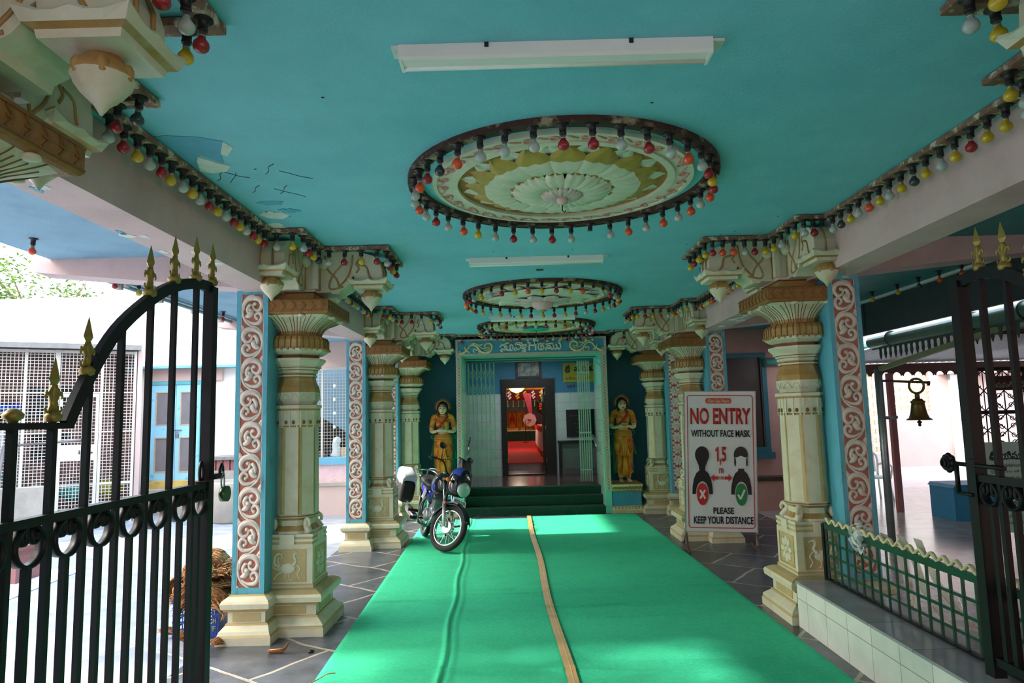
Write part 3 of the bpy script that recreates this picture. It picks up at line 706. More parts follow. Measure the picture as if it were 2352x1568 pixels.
for side, ax, bx, s in (('left', AXL, BL, 1), ('right', AXR, BR, -1)):
    e = bx+s*.115; path = [(e, 1.1)]
    for i, ay in enumerate(AY):
        if i == 0: path += [(e, ay-.9)]
        b = bracket_path(ax, ay, s)
        if i == 3: path += [(e, ay-.9)]+b[:4]
        elif i == 0: path += b+[(e, ay+.9)]
        else: path += [(e, ay-.9)]+b+[(e, ay+.9)]
    batten('bulb_batten', path, 'weathered wooden batten along the %s beam and around its brackets' % side)
batten('bulb_batten', [(-1.02, 12.03), (1.58, 12.03)], 'wooden batten on top of the portal lettering')
gA = {'left': 'bulbs along the left beam', 'right': 'bulbs along the right beam'}
e = BL+.115
run([(AXL+.84, AY[0]-.33), (AXL+.84, AY[0]+.33)], 'YWRWR', 'tip of the near left bracket', gA['left'], 'from the near end')
run([(AXL+.84, AY[0]+.33), (AXL+.30, AY[0]+.33)], 'YDY', 'far edge of near left bracket', gA['left'], 'from the hall side')
run([(AXL+.30, AY[0]+.33), (AXL+.30, AY[0]+.9), (e, AY[0]+.9)], 'RYDR', 'far arm of near left bracket', gA['left'], 'from the hall side')
run([(e, AY[0]+.95), (e, AY[1]-.93)], 'WRYWRYWYWRYWRYWRYR', 'left beam before the second pillar', gA['left'], 'from the gate')
def bracket_bulbs(ax, ay, s, side, which, c1, c2, c3, c4, c5):
    b = bracket_path(ax, ay, s); ex = (BL+.115) if s > 0 else (BR-.115); g = gA[side]; w = '%s %s bracket' % (which, side)
    run([(ex, ay-.9), b[0]], c1, 'front edge of '+w, g, 'from the beam')
    run([b[0], b[1]], c2, 'side of front arm, '+w, g, 'from the front')
    run([b[1], b[2]], c3, 'near edge of inner arm, '+w, g, 'from the pillar')
    run([b[2], b[3]], c4, 'tip of inner arm, '+w, g, 'from the front')
    run([b[3], b[4]], c5, 'far edge of inner arm, '+w, g, 'from the tip')
bracket_bulbs(AXL, AY[1], 1, 'left', 'second', 'WY', 'WRYD', 'WRYR', 'WRYR', 'WW')
run([(e, AY[1]+.95), (e, AY[2]-.93)], 'WRYRWYRWYWBYWRYR', 'left beam beyond the second pillar', gA['left'], 'from the gate')
bracket_bulbs(AXL, AY[2], 1, 'left', 'third', '_R', 'YWR', 'RRWY', 'WRWR', 'YW')
run([(e, AY[2]+.95), (e, AY[3]-.93)], 'WROWRY', 'left beam near back wall', gA['left'], 'from the gate')
run([(AXL+.30, AY[3]-.33), (AXL+.84, AY[3]-.33)], '_R__', 'back left bracket', gA['left'], 'from the pillar')
e = BR-.115
run([(AXR-.84, AY[0]-.33), (AXR-.84, AY[0]+.33)], 'YWRYW', 'tip of the near right bracket', gA['right'], 'from the near end')
run([(AXR-.84, AY[0]+.33), (AXR-.30, AY[0]+.33)], 'YW', 'far edge of near right bracket', gA['right'], 'from the hall side')
run([(AXR-.30, AY[0]+.33), (AXR-.30, AY[0]+.9), (e, AY[0]+.9)], 'YRYW', 'far arm of near right bracket', gA['right'], 'from the hall side')
run([(e, AY[0]+.95), (e, AY[1]-.93)], 'WYYRYWYDYWYOWYDW', 'right beam before the second pillar', gA['right'], 'from the gate')
bracket_bulbs(AXR, AY[1], -1, 'right', 'second', '_RW', 'Y_WY', 'YRWOOR', 'YYRY', 'BW')
run([(e, AY[1]+.95), (e, AY[2]-.93)], 'WYYWOYRWYOWROYWYRW', 'right beam beyond the second pillar', gA['right'], 'from the gate')
bracket_bulbs(AXR, AY[2], -1, 'right', 'third', 'RY', 'WYRY', 'WOYRY', 'YRYW', 'WR')
run([(e, AY[2]+.95), (e, AY[3]-.93)], 'YWYWR_', 'right beam near back wall', gA['right'], 'from the gate')
run([(AXR-.30, AY[3]-.33), (AXR-.84, AY[3]-.33)], '_R_', 'back right bracket', gA['right'], 'from the pillar')
run([(-1.0, 12.03), (1.56, 12.03)], 'R____________WRWRWRYW_', 'batten over the welcome lettering', 'bulbs over the portal', 'from the left')

# ------------------------------------------------------------------ ceiling medallions and their rings of bulbs
MT['ringwood'] = add_stain(M('burnt_ring_wood', (70, 40, 32), 0.6, var=0.3, scale=18), (188, 166, 136), 9.0, 0.55, 0.68)
MT['medband'] = M('pale_medallion_band', (214, 210, 186), 0.5, var=0.08, scale=12)
MT['medpink'] = M('pink_medallion_ground', (206, 150, 138), 0.6, var=0.1, scale=12)
MT['medochre'] = M('gold_petal_paint', (178, 150, 70), 0.45, var=0.15, scale=10)
MT['medbrown'] = M('orange_brown_ground', (168, 112, 48), 0.6, var=0.12, scale=12)
MT['medrose'] = M('rose_petal_paint', (214, 186, 180), 0.5, var=0.08, scale=12)
MT['medgreen'] = M('turquoise_petal_paint', (60, 180, 160), 0.5, var=0.1, scale=8)
def petals(m, n, r0, r1, w, z0, dip, tip=1.0, mi=0, mi2=0, off=0.0, nu=8, nv=6, curl=0.0):
    """n petals pointing outwards, hanging below z0; tips painted in a second colour"""
    for k in range(n):
        a = 2*PI*(k+off)/n; ca, sa = math.cos(a), math.sin(a); V = []; F = []
        for i in range(nu+1):
            t = i/nu; r = lerp(r0, r1, t); hw = w*(math.sin(PI*(0.12+0.80*t))**0.7)*(1 if t < .75 else (1-((t-.75)/.25)**2*tip))
            zz = z0-dip*math.sin(PI*min(1, .25+t*.75))-curl*max(0, t-.7)
            for j in range(nv+1):
                u = 2*j/nv-1; b = (abs(u)**2)*dip*.35 + (.012 if abs(u) < .02 else 0)
                V.append((r*ca-hw*u*sa, r*sa+hw*u*ca, zz+b))
        for i in range(nu):
            for j in range(nv):
                F.append((i*(nv+1)+j, i*(nv+1)+j+1, (i+1)*(nv+1)+j+1, (i+1)*(nv+1)+j))
        nb = len(m.f); m.add(V, F, mi, True)
        for i in range(nu):
            if i/nu >= .58:
                for j in range(nv): m.m[nb+i*nv+j] = mi2
def annulus(m, r0, r1, z0, z1, mi=0, n=64):
    rings = [[(r*math.cos(2*PI*i/n), r*math.sin(2*PI*i/n), z) for i in range(n)] for r, z in ((r0, z0), (r0, z1), (r1, z1), (r1, z0), (r0, z0))]
    m.loft(rings, mi, False, caps=False)
def ring_thing(c, cols, a0, label, where, group):
    m = MB(); annulus(m, .885, .955, 0, -.03, 0); annulus(m, .953, .962, 0.0, -.034, 0); o = m.build('bulb_ring', 'ringwood'); o.location = (c[0], c[1], CZ); tag(o, label, 'batten ring')
    n = len(cols)
    for i, q in enumerate(cols):
        a = a0+2*PI*i/n
        nm = CN[q]+(' bulb' if q != '_' else ' bulb holder')
        bulb(c[0]+.92*math.cos(a), c[1]+.92*math.sin(a), q, '%s, %s clockwise from left, %s' % (nm, ORD[i], where), group, CZ-.03)
    return o
MC = [(0.32, 4.18), (0.345, 8.15), (0.35, 11.0)]
# nearest: cream lotus with gold petal tips
t = thing('ceiling_medallion', 'nearest round lotus medallion on the ceiling, cream petals with gold tips', 'medallion', (*MC[0], CZ))
m = MB(); annulus(m, .70, .80, 0, -.022, 0); annulus(m, .785, .81, 0, -.03, 0); annulus(m, .655, .70, 0, -.032, 0); m.lathe([(0, .66), (-.01, .66)], 64, mi=1); m.build('disc', ['medband', 'medbrown'], t)
m = MB()
for i in range(30):
    a = 2*PI*i/30; sg = 1 if i % 2 else -1
    q = spiral((0, 0), .04, .006, 0, 1.3, 12, sg); mm = Matrix.Rotation(a, 4, 'Z') @ Matrix.Translation((.745, 0, -.024)); m.xf = mm; m.tube([(p[0]*.9, p[1], 0) for p in q], [.009-.005*j/12 for j in range(13)], 6)
    m.tube([(.03, .05, 0), (0, .09, 0), (-.02, .12, 0)], [.003, .008, .003], 5)
m.xf = None; m.build('scroll_band', ['medpink'], t)
m = MB(); petals(m, 16, .34, .645, .088, -.012, .020, 1.0, 0, 0, off=.5); m.build('pointed_petals', ['medband'], t)
m = MB(); petals(m, 16, .27, .61, .118, -.02, .055, .75, 0, 1); m.build('outer_petals', ['medband', 'medochre'], t)
m = MB(); petals(m, 16, .20, .375, .05, -.05, .03, 1, 0, 1, off=.5); m.build('middle_petals_back', ['medband', 'medbrown'], t)
m = MB(); petals(m, 14, .12, .35, .062, -.06, .045, .8, 0, 0, curl=-.05); m.build('middle_petals', ['medband'], t)
m = MB(); petals(m, 12, .02, .16, .034, -.09, .03, .7, 0, 0, curl=-.1); m.sphere((0, 0, -.12), .035, 12, 8); m.tube([(0, 0, -.14), (0, 0, -.19), (.012, 0, -.20), (.02, 0, -.19)], .004, 6, 1); m.build('centre_flower', ['medrose', 'holder'], t)
ring_thing(MC[0], 'WWORDOWWWRRWRWOWRYROWOWOWOW_WRWRWYOWRWO', PI+.06, 'dark wooden ring of bulbs around the nearest ceiling medallion', 'nearest ceiling ring', 'bulbs on the nearest ceiling ring')
# second: pale lotus with big pointed petals
t = thing('ceiling_medallion', 'middle round ceiling medallion with pale rose pointed petals', 'medallion', (*MC[1], CZ))
m = MB(); annulus(m, .70, .79, 0, -.02, 0); annulus(m, .775, .80, 0, -.028, 1); m.lathe([(0, .72), (-.012, .72)], 64, mi=0); m.build('disc', ['medband', 'medochre'], t)
m = MB(); petals(m, 16, .42, .74, .11, -.014, .02, 1, 0, 0, off=.5); m.build('pointed_petals', ['medrose'], t)
m = MB(); petals(m, 10, .18, .66, .17, -.02, .06, 1, 0, 0, curl=.18); m.build('outer_petals', ['medband'], t)
m = MB(); petals(m, 8, .08, .36, .10, -.07, .05, 1, 0, 0, off=.5, curl=.1); m.build('middle_petals', ['medrose'], t)
m = MB(); m.lathe([(-.06, .10), (-.10, .125), (-.16, .12), (-.19, .07), (-.20, .05)], 24); m.sphere((0, 0, -.195), .055, 12, 6, 1, True, (1, 1, .5)); m.build('centre_cup', ['medrose', 'medochre'], t)
ring_thing(MC[1], 'YORWYWRYOYRYO_WRWYRYRWYRWRYRYRYWYWYRYR', PI+.04, 'dark wooden ring of bulbs around the middle ceiling medallion', 'middle ceiling ring', 'bulbs on the middle ceiling ring')
# third: cream rays with a turquoise heart
t = thing('ceiling_medallion', 'farthest round ceiling medallion with a turquoise heart', 'medallion', (*MC[2], CZ))
m = MB(); annulus(m, .68, .79, 0, -.02, 0); annulus(m, .765, .80, 0, -.03, 1); m.lathe([(0, .70), (-.012, .70)], 64, mi=0); m.build('disc', ['medband', 'medochre'], t)
m = MB(); petals(m, 20, .22, .66, .09, -.014, .035, .9, 0, 1); m.build('outer_petals', ['medband', 'medochre'], t)
m = MB(); petals(m, 12, .04, .22, .055, -.05, .05, .9, 0, 0, curl=.1); m.tube([(0, 0, -.08), (0, 0, -.13)], .006, 6, 1); m.build('centre_flower', ['medgreen', 'holder'], t)
ring_thing(MC[2], 'RYRWRWRWRWRROWRWRWROWRRWRYWRWWROYRWRYW', PI+.05, 'dark wooden ring of bulbs around the farthest ceiling medallion', 'farthest ceiling ring', 'bulbs on the farthest ceiling ring')

# ------------------------------------------------------------------ tube lights
def tube_light(c, label, L=1.24):
    t = thing('tube_light', label, 'tube light', (c[0], c[1], CZ))
    m = MB(); m.prism([(-.035, 0), (-.035, -.05), (-.025, -.062), (.025, -.062), (.035, -.05), (.035, 0)], 'x', -L/2, L/2); m.build('housing', 'white', t)
    m = MB(); m.tube([(-L/2+.01, .048, -.045), (L/2-.012, .048, -.045)], .022, 12); m.build('tube', 'bW' if False else 'white', t)
    for s in (-1, 1): MB().box(s*L/2-.012 if s > 0 else -L/2, L/2 if s > 0 else -L/2+.012, -.03, .065, -.066, -.02).build('end_cap', 'white', t)
    for s in (-.22*L, .24*L): MB().box(s-.008, s+.008, -.040, -.034, -.02, 0).build('clip', 'holder', t)
    MB().box(-L/2-.03, -L/2, -.03, .05, -.012, 0).build('old_plate', 'peel', t); MB().box(L/2, L/2+.05, -.02, .05, -.012, 0).build('old_plate', 'peel', t)
    return t
tube_light((.19, 2.58), 'white tube light nearest the gate on the turquoise ceiling')
tube_light((.215, 6.22), 'white tube light between the nearest and middle ceiling medallions')
tube_light((.27, 9.95), 'white tube light between the middle and farthest ceiling medallions')
# ------------------------------------------------------------------ portal, steps and the hall behind
MT['porttq'] = M('pale_turquoise_paint', (120, 206, 184), 0.5, var=0.06, scale=4)
MT['friezeblue'] = M('frieze_blue_paint', (70, 150, 178), 0.55, var=0.08, scale=8)
MT['border'] = M('grey_pink_border_paint', (190, 170, 160), 0.6, var=0.06)
MT['lettercream'] = M('cream_relief_lettering', (206, 208, 190), 0.5, var=0.05)
MT['orncream'] = add_stain(M('cream_scroll_paint', (216, 206, 160), 0.5, var=0.08), (176, 138, 74), 18, 0.5, 0.75)
MT['walltile'] = brickmat('white_glazed_wall_tile', (206, 220, 216), (192, 208, 206), (160, 172, 170), 0.30, 0.20, 0.004, rough=0.18, bump=0.1, var=0.08, plane='xz', offset=0.0)
MT['jambtile'] = brickmat('glazed_jamb_tile', (196, 216, 196), (186, 206, 186), (150, 170, 150), 0.30, 0.20, 0.004, rough=0.2, bump=0.1, var=0.08, plane='yz', offset=0.0)
MT['hallblue'] = M('hall_blue_paint', (62, 130, 168), 0.5, var=0.06)
MT['hallfloor'] = brickmat('polished_hall_stone', (120, 96, 92), (104, 84, 82), (70, 58, 56), 0.6, 0.6, 0.004, rough=0.12, bump=0.03, var=0.15, offset=0, spec=0.6)
MT['greenstep'] = add_stain(M('green_cloth_steps', (18, 68, 52), 0.85, var=0.12, scale=10), (60, 70, 60), 6, 0.55, 0.8)
MT['darkwood'] = M('black_brown_door_wood', (28, 20, 18), 0.4, var=0.2, scale=6)
MT['picture'] = add_stain(M('faded_photograph', (150, 160, 150), 0.3, var=0.1, scale=5), (60, 66, 60), 9, 0.45, 0.6)
MT['signyellow'] = M('yellow_sign_paint', (168, 160, 50), 0.5, var=0.05)
MT['ink'] = M('black_lettering', (20, 24, 40), 0.5, var=0.05)
MT['inkred'] = M('dark_red_lettering', (110, 30, 40), 0.5, var=0.05)
MT['boardblack'] = M('black_notice_board', (14, 18, 18), 0.3, var=0.1)
MT['redcarpet'] = M('red_carpet', (196, 28, 26), 0.9, var=0.08, scale=20, bump=0.2, bscale=200)
MT['goldshrine'] = M('gilded_shrine', (206, 140, 36), 0.35, metal=0.3, var=0.25, scale=9)
MT['pinkcloth'] = M('pink_satin', (240, 120, 150), 0.5, var=0.08, scale=6)
MT['whitecloth'] = M('white_satin', (236, 226, 232), 0.5, var=0.04)
MT['redcloth'] = M('orange_red_satin', (226, 60, 24), 0.5, var=0.1)
MT['greencloth'] = M('dark_green_stage_cloth', (14, 60, 42), 0.8, var=0.1)
MT['purple'] = M('grey_violet_pleated_cloth', (136, 112, 130), 0.7, var=0.15, scale=12)
MT['cabinet'] = M('grey_green_steel_cabinet', (110, 124, 116), 0.45, var=0.08)
MT['gategreen'] = M('pale_green_gate_enamel', (176, 208, 188), 0.4, var=0.1, scale=8)

m = MB()
for i, (y, z) in enumerate(((12.10, .13), (12.40, .285), (12.66, .42))):
    m.box(-.956, 1.506, y, 13.2, z-.15 if i else 0, z); m.box(-.956, 1.506, y-.012, y+.02, z-.02, z+.002)
tag(m.build('steps', 'greenstep'), 'three green cloth covered steps leading up into the hall', 'steps')
p = thing('portal', 'turquoise doorway portal with raised lettering over the green steps', 'doorway', (0, 12.1, 0))
m = MB()
m.box(-1.061, -.957, 0, 1.1, 0, 2.80); m.box(1.507, 1.62, 0, 1.1, 0, 2.80); m.box(-1.061, 1.62, 0, 1.1, 2.795, 3.09)
m.build('frame', 'porttq', p)
MB().box(1.500, 1.508, .02, 1.08, 0, 2.24).build('jamb_tiling', 'jambtile', p); MB().box(-.958, -.950, .02, 1.08, 0, 2.24).build('jamb_tiling', 'jambtile', p)
m = MB(); m.box(-1.055, 1.614, -.012, 0, 2.80, 3.085, 0)
for a, b, z0, z1 in ((-1.061, 1.62, 2.795, 2.835), (-1.061, 1.62, 3.06, 3.09), (-1.061, -1.02, 2.795, 3.09), (1.58, 1.62, 2.795, 3.09)): m.box(a, b, -.022, -.004, z0, z1, 1)
fz = m.build('frieze_panel', ['friezeblue', 'border'], p)
MT['tilestrip'] = M('patterned_border_tile', (196, 180, 160), 0.35, var=0.1, scale=30)
MT['tiledot'] = M('rust_tile_ornament', (140, 80, 62), 0.4, var=0.1)
for s, x0 in ((-1, -1.052), (1, 1.528)):
    m = MB(); z0 = .62 if s < 0 else .40; m.box(x0, x0+.082, -.010, 0, z0, 2.79)
    n = int((2.79-z0)/.055)
    for i in range(n):
        z = z0+(i+.5)*.055
        for q in range(4):
            a = PI/4+q*PI/2; m.sphere((x0+.041+.014*math.cos(a), -.010, z+.014*math.sin(a)), .0075, 6, 4, 1, True, (1, .3, 1))
        m.sphere((x0+.010, -.010, z+.0275), .006, 6, 4, 1, True, (1, .3, 1)); m.sphere((x0+.072, -.010, z+.0275), .006, 6, 4, 1, True, (1, .3, 1))
    m.build('tile_strip', ['tilestrip', 'tiledot'], p)
# raised lettering, traced stroke by stroke (coordinates in the plane of the frieze)
KX, X0 = 2.68/2250.0, -1.061-40*2.68/2250.0
def FZ(x, y): return (X0+x*KX, -.020, 3.085-(y-(62-.0125*(x-75)))*0.00118*0.98-.012)
LET = [[(712,160),(735,130),(765,135),(795,112),(826,104)], [(738,236),(722,220),(740,196),(772,212),(800,196),(812,168),(798,148),(778,160),(792,192),(825,214),(858,196),(866,165)], [(866,200),(856,160),(876,132),(902,152),(902,192),(874,218),(845,208)],
       [(940,128),(962,104),(1000,104),(1040,110)], [(940,220),(925,202),(945,180),(975,206),(1008,186),(1016,150),(998,128),(970,128)], [(1016,150),(1040,140),(1085,128),(1100,150),(1084,180),(1050,190),(1022,176)], [(1060,176),(1050,150),(1072,140)], [(1042,232),(1058,222),(1072,238),(1088,222),(1078,204)],
       [(1130,104),(1158,108),(1147,150),(1146,216)], [(1147,150),(1180,142),(1242,146)], [(1240,108),(1241,150),(1240,214)],
       [(1288,146),(1278,182),(1308,210),(1350,204),(1366,172),(1346,146),(1320,156),(1324,184)], [(1284,130),(1312,120),(1338,126),(1364,114)],
       [(1392,208),(1405,180),(1440,196),(1460,172),(1438,150),(1412,158)], [(1395,130),(1440,120),(1490,118)], [(1460,172),(1480,205),(1510,190),(1506,150)], [(1510,190),(1545,206),(1560,170),(1545,140)], [(1560,180),(1590,204),(1616,170),(1606,124),(1585,108)]]
m = MB()
for st in LET:
    q = smooth_pts([FZ(*pt) for pt in st], 5); m.tube(q, .017, 8, 0, True, .8, (0, -1, 0))
    for e_ in (q[0], q[-1]): m.sphere(tuple(e_), .017, 8, 6, 0, True, (1, .8, 1))
m.build('lettering', 'lettercream', fz)
def ornament(flip):
    def X(x): return x if not flip else 2345-x
    m = MB()
    def T(pts, r):
        q = smooth_pts([FZ(X(a), b-(.0125*(X(a)-a) if flip else 0)) for a, b in pts], 4); n = len(q)
        m.tube(q, [r*(0.45+0.55*math.sin(PI*min(1, .1+.9*i/(n-1)))) for i in range(n)], 7, 0, True, .8, (0, -1, 0))
    T([(225,195),(262,140),(320,128),(372,170),(420,235),(500,252),(568,220),(590,160),(560,110),(505,112),(478,150),(500,180),(530,168)], .022)
    T([(240,180),(290,112),(350,112),(400,150),(440,190)], .014)
    T([(330,250),(305,220),(325,195),(355,210),(370,190),(350,160)], .014); T([(470,215),(520,212),(550,180),(535,150)], .014)
    T([(400,118),(430,130),(455,108)], .015); T([(385,225),(395,255),(380,262)], .012); T([(430,185),(470,190),(490,178)], .010)
    T([(95,240),(110,258),(150,252),(205,215),(235,180)], .024); T([(255,245),(225,232),(200,210),(185,170),(175,160)], .020); T([(120,225),(100,232),(96,245)], .014)
    return m
ornament(False).build('scroll_ornament', 'orncream', fz); ornament(True).build('scroll_ornament', 'orncream', fz)
# collapsible gates
def lattice_gate(label, xs_, top, X):
    t = thing('folding_gate', label, 'folding gate', (0, 13.22, .42))
    for x in xs_:
        m = MB(); m.box(x-.011, x-.003, -.012, .012, .03, top); m.box(x+.003, x+.011, -.012, .012, .03, top); m.build('channel_bar', 'gategreen', t)
    m = MB(); dx = xs_[1]-xs_[0]
    for zc in (.28, .62, 1.02, 1.45, 1.85, 2.15) if X else ():
        for a, b in zip(xs_[:-1], xs_[1:]):
            m.bar((a, -.012, zc-.16), (b, -.012, zc+.06), .006, .017, 0, up=(0, 1, 0)); m.bar((a, .012, zc+.06), (b, .012, zc-.16), .006, .017, 0, up=(0, 1, 0))
            m.bar((a, -.012, zc+.10), (b, -.012, zc-.06), .006, .017, 0, up=(0, 1, 0))
    for zc in (.25, .95, 1.6, 2.1):
        for x in xs_: m.tube([(x, -.02, zc), (x, .02, zc)], .008, 6)
        if not X: m.box(xs_[0], xs_[-1], -.014, -.010, zc-.012, zc+.012)
    m.build('lattice', 'gategreen', t); return t
lattice_gate('half open folding lattice gate on the left of the hall entrance', [-.92+.083*i for i in range(7)], 2.33, True)
lattice_gate('folded lattice gate pushed to the right of the hall entrance', [1.20+.042*i for i in range(6)], 2.33, False)
m = MB(); m.tube([(-.95, 13.22, 2.77), (1.50, 13.22, 2.77)], .016, 8); tag(m.build('gate_rail', 'steel'), 'overhead rail the folding lattice gates run on', 'rail')
for s, x in (('left', -.90), ('right', 1.44)):
    t = thing('handrail', 'short steel handrail on the %s side of the green steps' % s, 'handrail', (x, 12.2, 0))
    m = MB(); m.tube([(0, .95, 1.32), (0, .05, 1.02)], .018, 10); m.sphere((0, .05, 1.02), .026, 10, 6); m.build('rail', 'chrome', t)
    for yy in (.2, .8):
        m = MB(); zz = 1.02+.333*(yy-.05); m.tube([(0, yy, zz), ((-.055 if x < 0 else .065), yy, zz)], .008, 6); m.build('bracket', 'chrome', t)
# security camera above the lettering
t = thing('security_camera', 'small white security camera above the welcome lettering', 'camera', (.37, 12.045, 3.0))
m = MB(); m.box(-.045, .045, -.05, .015, .02, .07); m.build('mount', 'white', t)
m = MB(); m.sphere((0, -.03, -.005), .03, 14, 10); m.build('body', 'white', t)
m = MB(); m.tube([(0, -.055, -.008), (0, -.066, -.008)], .021, 14); m.build('lens', 'boardblack', t)

# hall
struct('floor_hall', MB().box(-1.9, 2.5, 12.9, 17.0, .28, .42), 'hallfloor')
HT, HY = 2.98, 15.2
m = MB(); DX0, DX1, DT = -.215, .625, 2.34
m.box(-1.9, DX0-.12, HY, HY+.18, 2.21, HT); m.box(DX1+.22, 2.5, HY, HY+.18, 2.21, HT); m.box(DX0-.12, DX1+.22, HY, HY+.18, 2.5, HT)
m.box(-1.9, DX0-.12, HY-.006, HY+.18, .42, 2.21, 1); m.box(DX1+.22, 2.5, HY-.006, HY+.18, .42, 2.21, 1)
struct('wall_hall', m, ['hallblue', 'walltile'])
m = MB(); m.box(-1.95, -1.8, 13.0, HY, .42, HT, 0); m.box(2.35, 2.5, 13.0, HY, .42, HT, 0); struct('wall_left', m, 'hallblue')
struct('ceiling_hall', MB().box(-1.95, 2.5, 13.15, HY+.2, HT, HT+.1), 'white')
m = MB(); m.box(-1.9, -1.06, 13.1, 13.2, .0, HT); m.box(1.62, 2.5, 13.1, 13.2, 0, HT); struct('wall_front', m, 'porttq')
t = thing('door_frame', 'black wooden door frame of the inner shrine hall with an open glazed leaf', 'door', (0, HY, .42)); 
m = MB(); m.box(DX0-.125, DX0, -.05, .2, 0, 2.11); m.box(DX1, DX1+.225, -.05, .2, 0, 2.11); m.box(DX0-.125, DX1+.225, -.05, .2, DT-.42, 2.11); m.build('frame', 'darkwood', t)
m = MB(); m.box(DX0, DX1, .02, .12, 0, .03); m.build('threshold', 'darkwood', t)
lf = MB(); lf.box(DX1-.03, DX1+.01, .2, .28, .02, 1.9); lf.box(DX1-.03, DX1+.01, .88, .96, .02, 1.9); lf.box(DX1-.03, DX1+.01, .2, .96, 1.80, 1.9); lf.box(DX1-.03, DX1+.01, .2, .96, .02, .14); lf.box(DX1-.03, DX1+.01, .2, .96, .95, 1.05)
lo = lf.build('door_leaf', 'darkwood', t)
MT['doorglass'] = glassmat('door_glass', (200, 190, 200), 0.22, 0.05)
MB().box(DX1-.014, DX1-.008, .28, .88, 1.05, 1.80).build('pane', 'doorglass', lo); MB().box(DX1-.014, DX1-.008, .28, .88, .14, .95).build('pane', 'doorglass', lo)
m = MB(); m.box(DX1-.045, DX1-.03, .86, .90, .96, 1.08); m.tube([(DX1-.03, .88, 1.02), (DX1-.08, .88, 1.02), (DX1-.08, .80, 1.02)], .009, 6); m.build('handle', 'gold', lo)
m = MB()
for z in (.3, 1.0, 1.75):
    m.box(DX0-.012, DX0+.006, -.055, -.04, z, z+.07); m.box(DX1-.006, DX1+.012, -.055, -.04, z, z+.07)
m.build('hinge', 'gold', t)
t = thing('framed_picture', 'framed black and white photograph hung over the inner door', 'picture', (.285, HY-.03, 2.55))
m = MB(); m.box(-.285, .285, -.02, .02, 0, .045); m.box(-.285, .285, -.02, .02, .345, .39); m.box(-.285, -.235, -.02, .02, 0, .39); m.box(.235, .285, -.02, .02, 0, .39); m.build('frame', 'darkwood', t)
MB().box(-.24, .24, -.006, .012, .04, .35).build('print', 'picture', t)
t = thing('sign_board', 'yellow painted name board on the blue hall wall', 'sign', (1.42, HY-.03, 2.43))
MB().box(-.37, .37, 0, .02, 0, .43).build('panel', 'signyellow', t)
def strokes(name, sts, mat, par, c, s, r=.012, y=-.004):
    m = MB()
    for st in sts: m.tube(smooth_pts([(c[0]+a*s, y, c[1]+b*s) for a, b in st], 4), r, 6, 0, True, .35, (0, -1, 0))
    return m.build(name, mat, par)
SHRI = [[(-.5,.15),(-.2,.45),(.2,.45),(.5,.15),(.3,-.35),(-.2,-.45),(-.5,-.15),(-.2,.1),(.2,0)], [(-.3,.7),(0,.55),(.35,.8)], [(-.55,-.2),(-.6,-.7),(0,-.85),(.5,-.6)], [(.05,.8),(.3,.98)]]
SA = [[(-.5,.5),(-.2,.35),(.1,.6),(.45,.7)], [(-.5,-.5),(-.55,-.1),(-.1,-.3),(.15,.1),(-.1,.25),(-.05,-.25),(.3,-.45),(.55,-.1)]]
TA = [[(-.4,.3),(.2,.5),(.5,.1),(.3,-.4),(-.2,-.4),(-.4,0),(-.1,.15),(.1,-.1)], [(-.4,.55),(0,.75),(.3,.65)]]
strokes('lettering', SHRI, 'ink', t, (-.26, .30), .085); strokes('lettering', SA, 'ink', t, (-.06, .29), .09); strokes('lettering', TA, 'ink', t, (.10, .29), .085); strokes('lettering', SA, 'ink', t, (.25, .29), .085)
text_fit('lettering', 'ఆఫీసు:', 'ink', t, (-.20, -.002, .09), .24, .060); text_fit('lettering', '11-1-28', 'ink', t, (.10, -.002, .09), .26, .050)
text_fit('wall_lettering', 'GST IN 3', 'inkred', None, (1.33, HY-.004, 2.345), .40, .062, bold=.02)
tag(bpy.data.objects['wall_lettering'], 'GST IN lettering painted below the yellow name board', 'lettering')
t = thing('notice_board', 'black notice board on the white tiles beside the inner door', 'notice board', (1.40, HY-.03, 1.23))
MB().box(-.31, .31, 0, .024, 0, .60).build('panel', 'boardblack', t)
MT['dimgold'] = M('dull_gold_lettering', (92, 84, 40), 0.5)
for i, (tx, w, z) in enumerate((('Sri Samsthan Trust Office', .46, .47), ('Timings', .2, .38), ('6.00 am to 9.00 pm', .34, .29), ('Donations', .22, .20), ('Rs. 1116', .2, .11))): text_fit('lettering', tx, 'dimgold', t, (0, -.002, z), w, .035)
t = thing('steel_cabinet', 'low grey steel counter under the black notice board', 'cabinet', (1.45, HY-.28, .42))
m = MB(); m.box(-.57, .57, -.22, .24, .69, .74); m.box(-.55, -.51, -.20, .22, 0, .69); m.box(.51, .55, -.20, .22, 0, .69); m.build('frame', 'darkwood', t)
MB().box(-.51, .51, -.17, .20, .16, .69).build('body', 'cabinet', t)

# ------------------------------------------------------------------ inner shrine hall
SY = 17.0
struct('floor_shrine', MB().box(-5, 6, SY, 34.0, .40, .555), 'hallfloor')
m = MB(); m.box(-4.5, 5.5, SY+.05, 32.17, .555, .572); tag(m.build('carpet', 'redcarpet'), 'red carpet covering the inner shrine hall floor', 'carpet')
MT['shrinewall'] = M('cream_shrine_wall', (196, 170, 130), 0.7, var=0.05)
m = MB(); m.box(-5.1, -5, HY+.18, 34, .4, 4.2); m.box(6, 6.1, HY+.18, 34, .4, 4.2); m.box(-5.1, 6.1, 34, 34.1, .4, 4.2); m.box(-5.1, -.5, HY+.1, HY+.18, .4, 4.2); m.box(1, 6.1, HY+.1, HY+.18, .4, 4.2); m.box(-.5, 1, HY+.1, HY+.18, 2.5, 4.2)
struct('wall_shrine', m, 'shrinewall'); struct('ceiling_shrine', MB().box(-5.1, 6.1, HY+.1, 34.1, 4.2, 4.3), 'white')
